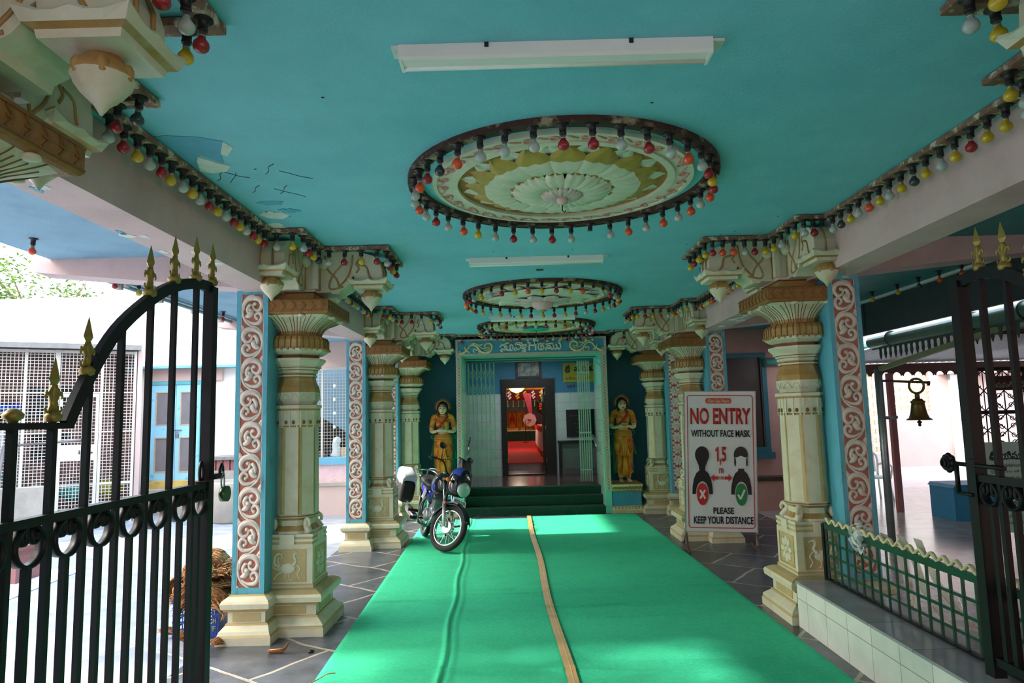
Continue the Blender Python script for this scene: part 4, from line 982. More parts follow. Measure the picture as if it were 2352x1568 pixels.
t = thing('stage', 'low shrine stage with a dark green cloth front', 'stage', (0, 32.2, .57)); MB().box(-4, 5, 0, 1.7, 0, .46).build('platform', 'greencloth', t); MB().box(-4, 5, -.02, 1.7, .46, .49).build('top', 'white', t)
MT['fig'] = M('gilded_figure', (176, 90, 28), 0.4, metal=0.2, var=0.3, scale=10)
def shrine(x, label, h=1.0, w=.27):
    t = thing('gilded_arch', label, 'shrine arch', (x, 32.8, 1.06))
    m = MB(); m.box(-w, w, -.1, .15, 0, .12)
    pts = [(-w*.92, .1)]+[(-w*.92*math.cos(a), h*.55+h*.42*math.sin(a)) for a in [PI*i/16 for i in range(17)]]+[(w*.92, .1)]
    m.tube([(a, 0, b) for a, b in pts], .055, 8, 0); m.tube([(a*.8, .02, b*.93) for a, b in pts], .03, 6, 0)
    for i in range(11):
        a = PI*i/10; m.sphere((-w*1.05*math.cos(a), 0, h*.55+h*.48*math.sin(a)), .045, 8, 6)
    m.prism([(-w*.85, .1), (w*.85, .1), (w*.85, h*.6), (w*.5, h*.9), (0, h*.98), (-w*.5, h*.9), (-w*.85, h*.6)], 'y', .06, .09, 0); m.build('arch', 'goldshrine', t)
    m = MB(); m.lathe([(.12, .2), (.2, .21), (.3, .15), (.42, .13), (.52, .15), (.56, .06), (.58, .05)], 16, (0, -.05, 0), sy=.7); m.sphere((0, -.06, .65), .075, 12, 8, sc=(.9, .9, 1.15)); m.lathe([(.70, .07), (.78, .055), (.86, .012)], 12, (0, -.05, 0)); m.build('seated_figure', 'fig', t)
    m = MB(); m.torus((0, -.10, .48), .13, .022, 'y', 20, 6, 0, 1, 1.6); m.build('garland', 'redcloth', t)
    return t
shrine(-.22, 'left gilded arch with a seated figure on the shrine stage'); shrine(.45, 'right gilded arch with a seated figure beside the white umbrella')
t = thing('gilded_gable', 'pointed gilded gable rising behind the two shrine arches', 'shrine arch', (.05, 33.2, 1.06)); m = MB(); m.prism([(-.75, 0), (.85, 0), (.75, .55), (.42, .85), (.18, 1.12), (.04, 1.32), (-.10, 1.12), (-.34, .85), (-.65, .55)], 'y', 0, .08); m.tube([(-.65, -.02, .55), (-.34, -.02, .85), (-.1, -.02, 1.12), (.04, -.02, 1.32), (.18, -.02, 1.12), (.42, -.02, .85), (.75, -.02, .55)], .05, 6); m.build('panel', 'goldshrine', t)
m = MB(); m.grid(lambda u, v: (-2.2+4.6*u, 33.6+.04*math.sin(u*150), 1.06+1.7*v), 240, 2); tag(m.build('backdrop_curtain', 'purple'), 'violet pleated backdrop curtain behind the gilded arches', 'curtain')
t = thing('valance', 'dark red shrine valance hung with gold drops and garlands', 'valance', (0, 32.0, 2.45)); MB().box(-2, 2.6, 0, .05, .0, .5).build('cloth', M('dark_red_velvet', (96, 14, 30), .8), t); MB().box(-2, 2.6, -.03, .08, .50, .57).build('rod', 'goldshrine', t)
m = MB()
for i in range(18): m.lathe([(-.32, .03), (-.28, .045), (-.26, .015), (0, .015)], 8, (-1.9+.25*i, -.02, .02))
m.build('gold_drops', 'signyellow', t); m = MB()
MT['marigold'] = M('marigold_yellow', (236, 200, 40), .7, var=.2, scale=30)
for i in range(12):
    x = -1.8+.37*i
    for q in range(7): m.sphere((x+.06*math.sin(q*2.1), -.05, .10+.05*q), .05, 7, 5, 0 if i % 3 != 1 else 1)
m.build('flower_strings', ['marigold', 'whitecloth'], t)
m = MB(); m.box(-2, 2.6, .06, .1, -.5, -.02); m.build('dark_band', 'boardblack', t)
def drape(u, v):
    k = 1-v; w = lerp(.07, .17, v**1.4); x = .62+.06*k-.02+w*2.2*(u-.5)-.12*v
    return (x, 31.6+.02*math.sin(u*40), 1.72+v*1.05)
m = MB(); m.grid(drape, 40, 12); tag(m.build('gathered_curtain', 'pinkcloth'), 'pink curtain gathered to one side of the shrine', 'curtain')
t = thing('umbrella', 'white studio umbrella facing the hall beside the microphone', 'umbrella', (.58, 31.0, 1.55)); m = MB(); m.lathe([(0, .31), (.05, .25), (.09, .13), (.11, .01)], 8, smooth=False); o = m.build('canopy', 'whitecloth', t); o.rotation_euler = (-PI/2, 0, 0); m = MB(); m.sphere((0, -.02, 0), .05, 10, 6, 0, True, (1.6, 1, .9)); m.build('lamp_head', 'redcloth', t); m = MB(); m.tube([(.0, .1, 0), (.0, .1, -.965)], .012, 6); m.build('stand', 'holder', t)
t = thing('microphone_stand', 'thin black microphone stand before the shrine stage', 'microphone stand', (.36, 30.0, .572)); m = MB(); m.tube([(0, 0, 0.02), (0, 0, 1.0), (.12, 0, 1.0)], .012, 6); m.lathe([(0, .14), (.02, .13), (.03, .02)], 12); m.build('pole', 'holder', t); MB().sphere((.14, 0, 1.0), .03, 8, 6).build('microphone', 'holder', t)
t = thing('table', 'table under white pleated cloth with orange borders along the red carpet', 'table', (1.05, 22.5, .572)); m = MB(); m.box(-.32, .6, -3.2, 3.2, .78, .83); m.build('top_cloth', 'redcloth', t)
m = MB(); m.grid(lambda u, v: (-.36+.03*math.sin(u*160)*(1-v*.7), -3.2+6.4*u, .14+.66*v), 300, 3); m.grid(lambda u, v: (-.36+.96*u, -3.24+.02*math.sin(u*40), .14+.66*v), 60, 3); m.build('skirt', 'whitecloth', t)
m = MB(); m.grid(lambda u, v: (-.37+.03*math.sin(u*160), -3.2+6.4*u, .02+.14*v), 300, 2); m.grid(lambda u, v: (-.37+.97*u, -3.25+.02*math.sin(u*40), .02+.14*v), 60, 2); m.grid(lambda u, v: (-.385+.02*math.sin(u*120), -3.2+6.4*u, .83-(.10+.05*math.sin(u*70))*v), 300, 2); m.build('border', 'redcloth', t)
t = thing('wreath', 'dark green wreath with red flowers beside the pink curtain', 'wreath', (1.12, 31.8, 2.15)); m = MB()
for i in range(26):
    a = rnd.random()*6.28; r = .22*rnd.random()**.5; m.sphere((r*math.cos(a)*.8, rnd.uniform(-.05, .05), 1.5*r*math.sin(a)), .07, 6, 5)
m.build('leaves', 'greencloth', t); m = MB()
for i in range(9): m.sphere((rnd.uniform(-.08, .08), -.08, rnd.uniform(-.12, .14)), .055, 7, 5)
m.build('flowers', 'redcloth', t)
t = thing('chandelier', 'lit crystal bowl chandelier glowing in the shrine hall', 'chandelier', (.02, 24.0, 2.66))
MT['glow'] = emis('chandelier_glass', (255, 190, 120), 2.2)
m = MB(); m.lathe([(.05, .28), (0, .26), (-.08, .17), (-.13, .03)], 16); m.build('bowl', 'glow', t); m = MB(); m.lathe([(.05, .29), (.07, .29), (.1, .1), (.12, .02), (1.5, .015)], 16); m.build('mount', 'goldshrine', t)
for (x, y, z, e) in ((.02, 23.6, 2.4, 70), (1.8, 30.5, 3.6, 70), (-1.6, 30.5, 3.6, 55)):
    ld = bpy.data.lights.new('shrine_lamp_and_fill', 'POINT'); lo = bpy.data.objects.new('shrine_lamp_and_fill', ld); COL.objects.link(lo); lo.location = (x, y, z); ld.energy = e; ld.color = (1, .82, .62); ld.shadow_soft_size = .25  # chandelier light, then two added fill lights over the stage

# added fill light with a tube fixture, unseen behind the lintel
t = thing('tube_light', 'lit tube light on the hall ceiling behind the portal lintel', 'tube light', (.3, 13.9, HT)); MB().box(-.6, .6, -.03, .03, -.05, 0).build('housing', 'white', t); m = MB(); m.tube([(-.58, 0, -.065), (.58, 0, -.065)], .014, 10); m.build('tube', emis('added_tube_glow', (236, 244, 255), 5.0), t)
ld = bpy.data.lights.new('hall_fill', 'AREA'); lo = bpy.data.objects.new('hall_fill', ld); COL.objects.link(lo); lo.location = (.3, 13.9, HT-.09); ld.shape = 'RECTANGLE'; ld.size = 1.1; ld.size_y = .04; ld.energy = 14; ld.color = (.92, .96, 1)
for i, (x, y) in enumerate(((1.8, 30.5), (-1.6, 30.5))):
    t = thing('added_pendant_lamp', 'warm globe lamp hanging over the %s of the shrine stage' % ('right', 'left')[i], 'lamp', (x, y, 4.2)); m = MB(); m.tube([(0, 0, 0), (0, 0, -.2)], .012, 6); m.lathe([(-.28, .02), (-.24, .10), (-.20, .03)], 14); m.build('shade', 'goldshrine', t); m = MB(); m.sphere((0, 0, -.30), .06, 12, 8); m.build('globe', 'glow', t)  # globes added as fixtures for the two fill lights, out of view
# ------------------------------------------------------------------ temple statues
def remesh(mb, name, mat, parent, vox=.010, smooth=4):
    o = mb.build(name, mat, None); md = o.modifiers.new('r', 'REMESH'); md.mode = 'VOXEL'; md.voxel_size = vox; md.use_smooth_shade = True
    sm = o.modifiers.new('s', 'SMOOTH'); sm.iterations = smooth; sm.factor = .5
    dg = bpy.context.evaluated_depsgraph_get(); me = bpy.data.meshes.new_from_object(o.evaluated_get(dg)); me.name = name
    o.modifiers.clear(); old = o.data; o.data = me; bpy.data.meshes.remove(old)
    me.materials.clear(); me.materials.append(MT[mat])
    for pl in me.polygons: pl.use_smooth = True; pl.material_index = 0
    o.parent = parent; return o
MT['skin'] = M('painted_cream_skin', (234, 208, 160), 0.4, var=0.05)
MT['saffron'] = add_stain(M('saffron_painted_cloth', (236, 160, 50), 0.4, var=0.1, scale=5), (212, 70, 24), 4.0, 0.42, 0.62)
MT['yellowcloth'] = add_stain(M('golden_painted_bodice', (224, 168, 48), 0.4, var=0.1, scale=6), (196, 80, 32), 5.0, 0.46, 0.66)
MT['ornament'] = M('ochre_gold_ornament', (206, 140, 60), 0.4, var=0.2, scale=30)
MT['hairblack'] = M('painted_black_hair', (24, 18, 18), 0.45)
MT['greenscarf'] = M('green_painted_scarf', (44, 150, 112), 0.5, var=0.12, scale=6)
MT['lip'] = M('red_lip_paint', (176, 40, 40), 0.4)
MT['blueband'] = M('pale_grey_flowers', (186, 190, 180), .5, var=.2, scale=30)
def statue(label, hold):
    t = thing('statue', label, 'statue')
    b = MB()                                                            # one continuous body
    b.tube(smooth_pts([(0, .01, .90), (0, .0, .98), (0, -.01, 1.08), (0, .0, 1.18), (0, .01, 1.235), (0, 0, 1.29)], 3), [.105, .100, .095, .095, .10, .11, .115, .12, .12, .11, .09, .07, .05, .045, .045, .045], 14, flat=.72, normal=(0, 1, 0))
    b.sphere((0, -.02, 1.375), .088, 16, 12, sc=(.86, .95, 1.2)); b.sphere((0, -.045, 1.32), .055, 12, 8, sc=(.95, .9, .9))
    for s in (-1, 1):
        b.sphere((s*.058, -.075, 1.10), .055, 12, 8)
        b.tube(smooth_pts([(s*.10, .0, 1.235), (s*.155, .0, 1.212), (s*.195, .01, 1.10), (s*.205, .0, .985)], 4), [.046, .048, .048, .047, .046, .045, .044, .046, .044, .043, .042, .041, .040], 12)
        b.tube(smooth_pts([(s*.205, .0, .985), (s*.17, -.07, .965), (s*.11, -.13, .975), (s*.075, -.155, .985)], 4), [.041, .040, .038, .036, .034, .032, .030, .028, .026, .025, .024, .023, .022], 12)
        b.sphere((s*.055, -.16, .985), .03, 10, 8, sc=(1.3, .9, .7))
        for q in range(4):                                              # fingers cupped inwards
            b.tube([(s*.045, -.150-.016*q+.02, .975), (s*.02, -.165-.014*q+.02, .985), (s*.0, -.16-.014*q+.02, 1.0)], [.0095, .009, .008], 6)
        b.tube([(s*.06, -.14, 1.0), (s*.04, -.15, 1.025), (s*.025, -.155, 1.035)], [.011, .010, .008], 6)
        b.sphere((s*.077, -.01, 1.36), .02, 8, 6, sc=(.5, .9, 1.4))
        b.tube(smooth_pts([(s*.06, .01, .90), (s*.078, .0, .60), (s*.076, .01, .22), (s*.066, .01, .06)], 3), [.075, .074, .072, .068, .064, .058, .050, .046, .042, .036], 12)
        b.sphere((s*.07, -.03, .03), .042, 12, 8, sc=(.95, 1.7, .75)); b.sphere((s*.075, -.095, .022), .034, 10, 8, sc=(1.1, 1, .6))
        for q in range(5): b.sphere((s*(.045+.016*q), -.125+.006*abs(q-1), .016), .012, 8, 6, sc=(.9, 1.4, .9))
    b.sphere((0, -.108, 1.36), .012, 8, 6, sc=(.9, 1.1, 2.0)); b.sphere((0, -.118, 1.345), .013, 8, 6)
    body = remesh(b, 'body', 'skin', t, .0075, 4)
    f = MB()                                                            # face paint
    for s in (-1, 1):
        f.sphere((s*.031, -.098, 1.383), .014, 10, 6, 0, True, (1.35, .35, .5)); f.tube(smooth_pts([(s*.012, -.107, 1.405), (s*.034, -.103, 1.414), (s*.056, -.088, 1.404)], 3), .004, 5, 0)
    f.tube([(0, -.108, 1.405), (0, -.102, 1.445)], .005, 5, 1); f.sphere((0, -.112, 1.312), .012, 10, 6, 1, True, (1.6, .6, .75)); f.build('face_paint', ['hairblack', 'lip'], t)
    h = MB(); h.sphere((0, .02, 1.40), .105, 16, 12, sc=(.95, .85, 1.05)); h.sphere((0, .05, 1.33), .085, 14, 10, sc=(1.0, .6, 1.0))
    for s in (-1, 1): h.tube(smooth_pts([(0, -.085, 1.465), (s*.05, -.08, 1.45), (s*.082, -.03, 1.39), (s*.085, .01, 1.32)], 4), .022, 8)
    remesh(h, 'hair', 'hairblack', t, .009, 4)
    c = MB(); c.torus((0, .015, 1.405), .108, .012, 'y', 30, 6)
    for i in range(17):
        a = -.35+(PI+.7)*i/16; u = (math.cos(a), 0, math.sin(a)); c.tube([(u[0]*.105, .015, 1.405+u[2]*.105), (u[0]*.155, .015, 1.405+u[2]*.155)], [.011, .002], 6)
    c.tube([(0, -.085, 1.475), (0, -.10, 1.44)], [.006, .009], 6); c.build('crown', 'ornament', t)
    bl = MB()                                                           # bodice and sleeves
    bl.tube(smooth_pts([(0, -.004, 1.03), (0, -.012, 1.09), (0, -.004, 1.17), (0, .006, 1.225)], 4), [.098, .10, .103, .107, .112, .116, .12, .124, .126, .125, .12, .105, .085], 16, flat=.76, normal=(0, 1, 0))
    for s in (-1, 1):
        bl.sphere((s*.058, -.08, 1.10), .062, 14, 10)
        bl.tube(smooth_pts([(s*.09, .0, 1.235), (s*.155, .0, 1.218), (s*.192, .01, 1.12), (s*.203, .004, 1.03)], 4), [.05, .052, .054, .054, .053, .052, .051, .050, .049, .048, .048, .047, .047], 12)
    remesh(bl, 'bodice', 'yellowcloth', t, .009, 4)
    sk = MB()                                                           # draped lower garment
    sk.tube([(0, .01, .92), (0, .01, .86), (0, .012, .76), (0, .012, .68)], [.12, .148, .165, .15], 18, flat=.72, normal=(0, 1, 0))
    for s in (-1, 1):
        sk.tube(smooth_pts([(s*.075, .0, .78), (s*.086, -.012, .60), (s*.084, -.005, .42), (s*.082, .01, .22), (s*.084, .01, .15)], 3), [.084, .088, .090, .086, .080, .074, .068, .064, .062, .060, .058, .058, .060], 14)
    sk.tube([(0, -.06, .88), (0, -.11, .70), (0, -.09, .45), (0, -.08, .12)], [.03, .035, .022, .03], 10, flat=.6, normal=(0, 1, 0))
    remesh(sk, 'draped_garment', 'saffron', t, .010, 3)
    pl = MB()
    for i in range(5):
        x = (i-2)*.018; pl.tube([(x*.7, -.10, .86), (x*1.2, -.15, .62), (x*2.2, -.155, .46)], [.009, .012, .014], 6); pl.tube([(x*.6, -.13, .46), (x*.9, -.125, .25), (x*1.5, -.12, .10)], [.010, .011, .014], 6)
    for s in (-1, 1):
        pl.tube(smooth_pts([(s*.16, -.04, .60), (s*.13, -.095, .52), (s*.07, -.11, .50), (s*.02, -.10, .56)], 4), .016, 7, 1); pl.tube(smooth_pts([(s*.14, -.05, .20), (s*.10, -.075, .15), (s*.05, -.07, .14)], 3), .014, 7, 1)
    pl.build('pleats', ['saffron', 'yellowcloth'], t)
    j = MB()
    for z, r, w in ((.905, .130, .015), (.875, .140, .017), (.845, .149, .017), (.82, .156, .014)): j.torus((0, .008, z), r, w, 'z', 36, 6, 0, 1, .76)
    for i in range(9):
        a = -PI*(.1+.8*i/8); j.sphere((.148*math.cos(a), .008+.113*math.sin(a), .86), .016, 8, 6)
    for s in (-1, 1): j.tube(smooth_pts([(s*.145, -.05, .82), (s*.11, -.11, .70), (s*.05, -.135, .665), (0, -.14, .68)], 4), .009, 6)
    j.build('belt', 'ornament', t)
    for s in (-1, 1):
        j = MB(); j.torus((s*.20, .004, 1.06), .054, .007, 'z', 18, 5); j.torus((s*.205, .0, 1.045), .053, .006, 'z', 18, 5); j.build('armlet', 'ornament', t)
        j = MB(); j.torus((s*.095, -.135, .98), .029, .007, 'x', 14, 5); j.build('bangle', 'ornament', t)
        j = MB(); j.torus((s*.066, .01, .075), .043, .008, 'z', 16, 5); j.build('anklet', 'ornament', t)
        j = MB()
        for i in range(8): j.sphere((s*(.09+.016*i), .03, 1.29-.0045*i*i*.4-.006*i), .013, 7, 5)
        j.build('shoulder_beads', 'ornament', t)
    j = MB(); j.torus((0, -.005, 1.265), .068, .008, 'z', 24, 5, 0, 1, .8); j.tube(smooth_pts([(-.075, -.03, 1.25), (-.05, -.10, 1.19), (0, -.118, 1.16), (.05, -.10, 1.19), (.075, -.03, 1.25)], 4), .008, 6); j.tube(smooth_pts([(-.085, -.03, 1.25), (-.045, -.128, 1.12), (0, -.14, 1.075), (.045, -.128, 1.12), (.085, -.03, 1.25)], 4), .007, 6)
    j.sphere((0, -.143, 1.065), .016, 8, 6); j.build('necklace', 'ornament', t)
    o = MB(); o.tube(smooth_pts([(.10, -.05, 1.24), (.03, -.135, 1.15), (-.05, -.135, 1.06), (-.095, -.06, 1.02)], 4), .018, 8, 0, True, .35, (0, -1, 0)); o.build('sash', 'lip', t)
    for s in (-1, 1):
        sc = MB()
        sc.grid(lambda u, v: (s*(.13+.10*u*(.4+.6*v)+.012*math.sin(u*14)), .075+.02*math.sin(u*9+v*3), .84-.34*v-.03*u), 8, 10); sc.grid(lambda u, v: (s*(.10+.09*u+.01*math.sin(u*12)), .085+.015*math.sin(u*8), .52-.38*v), 8, 10)
        sc.torus((s*.185, .06, .87), .032, .011, 'y', 14, 6); sc.build('scarf', 'greenscarf', t)
    w = MB()
    if hold == 'dish':
        w.lathe([(.985, .03), (.99, .06), (1.005, .075), (1.008, .06), (.995, .03)], 16, (0, -.165, 0))
        for i in range(10): w.sphere((.045*math.cos(i*2.4), -.165+.03*math.sin(i*2.4), 1.012), .016, 7, 5)
        w.build('flower_dish', 'blueband', t)
    else:
        w.lathe([(.985, .02), (1.0, .06), (1.012, .085), (1.015, .07), (1.0, .03)], 16, (0, -.165, 0)); w.build('offering_dish', 'ornament', t)
    return t
sL = statue('painted statue of a woman holding a grey flower dish, behind the motorcycle', 'dish'); sL.location = (-1.335, 12.38, .504)
sR = statue('painted statue of a woman with an orange dish in the dark right niche', 'lamp'); sR.location = (1.90, 12.38, .504)
for s, x0, x1, lb in ((-1, -1.585, -1.063, 'left'), (1, 1.622, 2.145, 'right')):
    t = thing('statue_pedestal', 'blue and cream pedestal under the %s statue' % lb, 'pedestal', (0, 12.06, 0)); d = .655
    m = MB(); m.rect([(0, x0, x1, .0, d), (.05, x0, x1, 0, d), (.07, x0, x1, .02, d), (.11, x0, x1, .035, d), (.12, x0, x1, .06, d)], [0, 0, 1, 0])
    for i in range(9): m.sphere((x0+(x1-x0)*(i+.5)/9, .025, .08), .03, 8, 5, 0, True, (.9, .4, .9))
    m.build('base_moulding', ['orncream', 'ochre'], t)
    MB().box(x0+.01, x1-.01, .06, d, .12, .36).build('die', 'friezeblue', t)
    m = MB(); m.rect([(.36, x0, x1, .05, d), (.385, x0, x1, .03, d), (.40, x0, x1, .02, d), (.455, x0, x1, -.03, d), (.46, x0, x1, -.05, d), (.49, x0, x1, -.05, d), (.50, x0, x1, -.04, d)], [1, 0, 0, 1, 0, 1])
    for i in range(8):
        xx = x0+(x1-x0)*(i+.5)/8
        for r in (.03, .018): m.tube([(xx+r*math.cos(a), -.005-.03*math.sin(a), .405+r*1.4*math.sin(a)) for a in [PI*k2/6 for k2 in range(7)]], .005, 5, 1)
    m.build('cornice', ['orncream', 'ochre'], t)

# ------------------------------------------------------------------ motorcycle
MT['tyre'] = M('black_tyre_rubber', (30, 30, 32), 0.8, var=0.15, bump=0.2, bscale=80)
MT['alu'] = M('cast_aluminium', (196, 200, 202), 0.35, metal=0.8, var=0.08)
MT['bikeblack'] = M('black_tank_lacquer', (18, 20, 28), 0.15, var=0.1, coat=0.6)
MT['bikeblue'] = M('blue_tank_graphic', (58, 74, 176), 0.2, var=0.08, coat=0.5)
MT['bikewhite'] = M('white_tank_graphic', (222, 224, 236), 0.25)
MT['seat'] = M('black_vinyl_seat', (26, 26, 28), 0.5, var=0.1)
MT['lens'] = glassmat('headlamp_glass', (190, 230, 216), 0.75, 0.08)
MT['amber'] = M('amber_indicator', (232, 120, 24), 0.2, var=0.05)
MT['redref'] = M('red_reflector', (190, 40, 30), 0.2)
MT['bagwhite'] = M('silver_bag_cloth', (206, 206, 214), 0.5, var=0.1)
bk = thing('motorcycle', 'black and blue motorcycle parked on the green carpet with its wheel turned', 'motorcycle')
RW = .298
def wheel(par, cx, xf, drum):
    w = MB(); w.xf = xf; w.torus((cx, 0, RW), RW-.036, .036, 'y', 48, 10); tw = w.build('wheel' if False else 'tyre', 'tyre', par)
    w = MB(); w.xf = xf
    prof = [(-.026, .215), (-.026, .235), (-.018, .237), (0, .228), (.018, .237), (.026, .235), (.026, .215), (0, .208), (-.026, .215)]
    rings = [[(cx+r*math.cos(2*PI*i/48), y, RW+r*math.sin(2*PI*i/48)) for i in range(48)] for y, r in prof]; w.loft(rings, 0, True, caps=False); w.build('rim', 'chrome', par)
    w = MB(); w.xf = xf
    for i in range(18):
        for sy in (-1, 1):
            a = 2*PI*i/18+sy*.09; b = a+(.55 if i % 2 else -.55); w.bar((cx+.06*math.cos(a), sy*.035, RW+.06*math.sin(a)), (cx+.212*math.cos(b), sy*.004, RW+.212*math.sin(b)), .0035)
    w.build('spokes', 'steel', par)
    w = MB(); w.xf = xf
    rings = [[(cx+r*math.cos(2*PI*i/24), y, RW+r*math.sin(2*PI*i/24)) for i in range(24)] for y, r in ((-.05, .02), (-.048, .075), (-.03, .084), (.028, .075), (.05, .05), (.052, .02))]; w.loft(rings, 0, False)
    w.tube([(cx, -.09, RW), (cx, .09, RW)], .009, 8)
    for i in range(12): w.sphere((cx+.076*math.cos(i*PI/6), -.045, RW+.076*math.sin(i*PI/6)), .006, 6, 4)
    w.build('hub', 'alu', par)
I4 = Matrix.Identity(4)
rw = bpy.data.objects.new('rear_wheel', None); COL.objects.link(rw); rw.parent = bk; wheel(rw, 0, I4, False)
rake = math.radians(27); HP = Vector((.99, 0, .80)); AXD = Vector((-math.sin(rake), 0, math.cos(rake)))
ST = Matrix.Translation(HP) @ Matrix.Rotation(math.radians(36), 4, AXD) @ Matrix.Translation(-HP)
FX = 1.25
fk = bpy.data.objects.new('front_fork', None); COL.objects.link(fk); fk.parent = bk; wheel(fk, FX, ST, True)
m = MB(); m.xf = ST
for s in (-1, 1):
    a = Vector((FX-.01, s*.085, RW)); b = Vector((FX-.01, s*.085, RW))+AXD*.62
    m.tube([a, a.lerp(b, .52)], .024, 10, 0); m.tube([a.lerp(b, .5), b], .016, 10, 1); m.tube([a.lerp(b, .49), a.lerp(b, .53)], .028, 10, 2)
m.bar((FX-.30, -.10, .87), (FX-.30, .10, .87), .05, .03, 2); m.build('fork_tubes', ['alu', 'chrome', 'bikeblack'], fk)
m = MB(); m.xf = ST
rings = []
for i in range(15):
    a = math.radians(20+145*i/14); rr = .335; ring = []
    for j in range(7):
        u = -1+2*j/6; q = rr-.028*u*u*1.5; ring.append((FX+q*math.cos(a), u*.06, RW+q*math.sin(a)))
    for j in range(7):
        u = 1-2*j/6; q = rr-.028*u*u*1.5-.006; ring.append((FX+q*math.cos(a), u*.058, RW+q*math.sin(a)))
    rings.append(ring)
m.loft(rings, 0, True); fd = m.build('mudguard', 'bikeblack', fk)
m = MB(); m.xf = ST
for s in (-1, 1): m.tube([(FX-.12, s*.115, .58), (FX-.12, s*.122, .58)], .022, 12)
m.build('reflector', 'redref', fk)
# cowl, headlamp, plate
m = MB(); m.xf = ST
rings = []
for x, w, z0, z1 in ((1.02, .10, .74, .98), (1.08, .145, .70, 1.06), (1.16, .15, .69, 1.10), (1.23, .13, .70, 1.07), (1.27, .10, .72, .96)):
    zc, hz = (z0+z1)/2, (z1-z0)/2; rings.append([(x+.05*math.sin(a)*0, w*math.copysign(abs(math.cos(a))**.7, math.cos(a)), zc+hz*math.copysign(abs(math.sin(a))**.8, math.sin(a))) for a in [2*PI*i/24 for i in range(24)]])
m.loft(rings, 0, True)
for k_ in (1, 2):
    for i in (1, 2, 3, 4, 7, 8, 9, 10): m.m[k_*24+i] = 1
cw = m.build('headlamp_cowl', ['bikeblack', 'bikeblue'], fk)
m = MB(); m.xf = ST
m.sphere((1.262, 0, .81), .12, 22, 14, 0, True, (.50, .95, .80)); m.build('headlamp', 'lens', fk)
m = MB(); m.xf = ST; m.sphere((1.255, 0, .81), .11, 20, 12, 0, True, (.46, .95, .8)); m.build('reflector_bowl', 'chrome', fk)
m = MB(); m.xf = ST; m.prism([(1.12, 1.06), (1.19, 1.07), (1.13, 1.19), (1.06, 1.20)], 'y', -.10, .10); m.build('visor', MT['bikeblack'], fk)
pm = ST @ Matrix.Translation((1.27, 0, .645)) @ Matrix.Rotation(math.radians(-14), 4, 'Y')
m = MB(); m.xf = pm; m.box(-.006, .004, -.13, .13, -.035, .035); m.build('number_plate', 'bikewhite', fk)
pt = text_fit('plate_lettering', 'AP23 3770', 'ink', fk, (0, 0, 0), .22, .042, bold=.02); pt.matrix_local = pm @ Matrix.Translation((.0045, 0, 0)) @ Matrix.Rotation(PI/2, 4, 'Z') @ Matrix.Rotation(PI/2, 4, 'X')
m = MB(); m.xf = ST
for s in (-1, 1): m.tube([(1.13, s*.10, .86), (1.13, s*.19, .86)], .008, 6, 1); m.sphere((1.14, s*.215, .86), .038, 12, 8, 0, True, (.9, 1.1, .8))
m.build('indicator', ['amber', 'holder'], fk)
m = MB(); m.xf = ST
for s in (-1, 1): m.tube(smooth_pts([(.93, 0, .95), (.95, s*.10, .97), (.94, s*.20, 1.06), (.90, s*.28, 1.075), (.83, s*.36, 1.06)], 4), .011, 8, 0); m.tube([(.88, s*.30, 1.073), (.815, s*.38, 1.055)], .018, 10, 1); m.tube([(.935, s*.25, 1.075), (.90, s*.36, 1.06)], .006, 6, 1)
m.build('handlebar', ['holder', 'seat'], fk)
m = MB(); m.xf = ST
for s in (-1, 1):
    m.tube(smooth_pts([(.92, s*.24, 1.075), (.94, s*.29, 1.16), (.92, s*.30, 1.22)], 3), .006, 6, 0); m.sphere((.91, s*.305, 1.255), .066, 16, 10, 0, True, (.28, 1.0, .62))
m.build('mirror', ['holder'], fk)
m = MB(); m.xf = ST
m.tube(smooth_pts([(.90, -.27, 1.07), (1.0, -.14, 1.12), (1.06, -.10, .95), (.99, -.06, .78)], 4), .006, 6); m.tube(smooth_pts([(.90, .27, 1.07), (1.0, .14, 1.12), (1.06, .10, .95)], 4), .006, 6); m.build('cables', 'holder', fk)
# tank, seat, tail
def oval_loft(m, secs, n=20, mi=0, pw=.8):
    rings = []
    for x, w, z0, z1 in secs:
        zc, hz = (z0+z1)/2, (z1-z0)/2
        rings.append([(x, w*math.copysign(abs(math.cos(a))**pw, math.cos(a)), zc+hz*math.copysign(abs(math.sin(a))**pw, math.sin(a))) for a in [2*PI*i/n for i in range(n)]])
    m.loft(rings, mi, True)
m = MB(); oval_loft(m, [(.44, .08, .70, .80), (.50, .115, .66, .86), (.62, .15, .64, .93), (.76, .165, .65, .965), (.88, .15, .68, .95), (.97, .10, .73, .89), (1.0, .05, .78, .85)]); tk = m.build('fuel_tank', 'bikeblack', bk)
m = MB()
for s in (-1, 1): m.sphere((.74, s*.142, .78), .10, 12, 8, 0, True, (1.2, .28, .75))
m.build('tank_graphic', 'bikeblue', tk); m = MB(); m.lathe([(.955, .04), (.972, .038), (.976, .02)], 16, (.74, 0, 0)); m.build('filler_cap', 'chrome', tk)
m = MB(); oval_loft(m, [(-.42, .09, .80, .86), (-.30, .12, .77, .87), (-.10, .14, .74, .86), (.12, .14, .70, .82), (.32, .125, .68, .79), (.47, .09, .68, .79)]); m.build('seat', 'seat', bk)
m = MB(); oval_loft(m, [(-.50, .05, .70, .79), (-.36, .09, .66, .79), (-.10, .115, .60, .77), (.12, .12, .55, .74), (.28, .10, .52, .70), (.40, .06, .54, .68)]); m.build('side_panel', 'bikeblue', bk)
m = MB()
for s in (-1, 1): m.prism([(.02, .56), (.16, .54), (.30, .66), (.18, .72)], 'y', s*.118, s*.126)
m.build('side_graphic', 'bikewhite', bk)
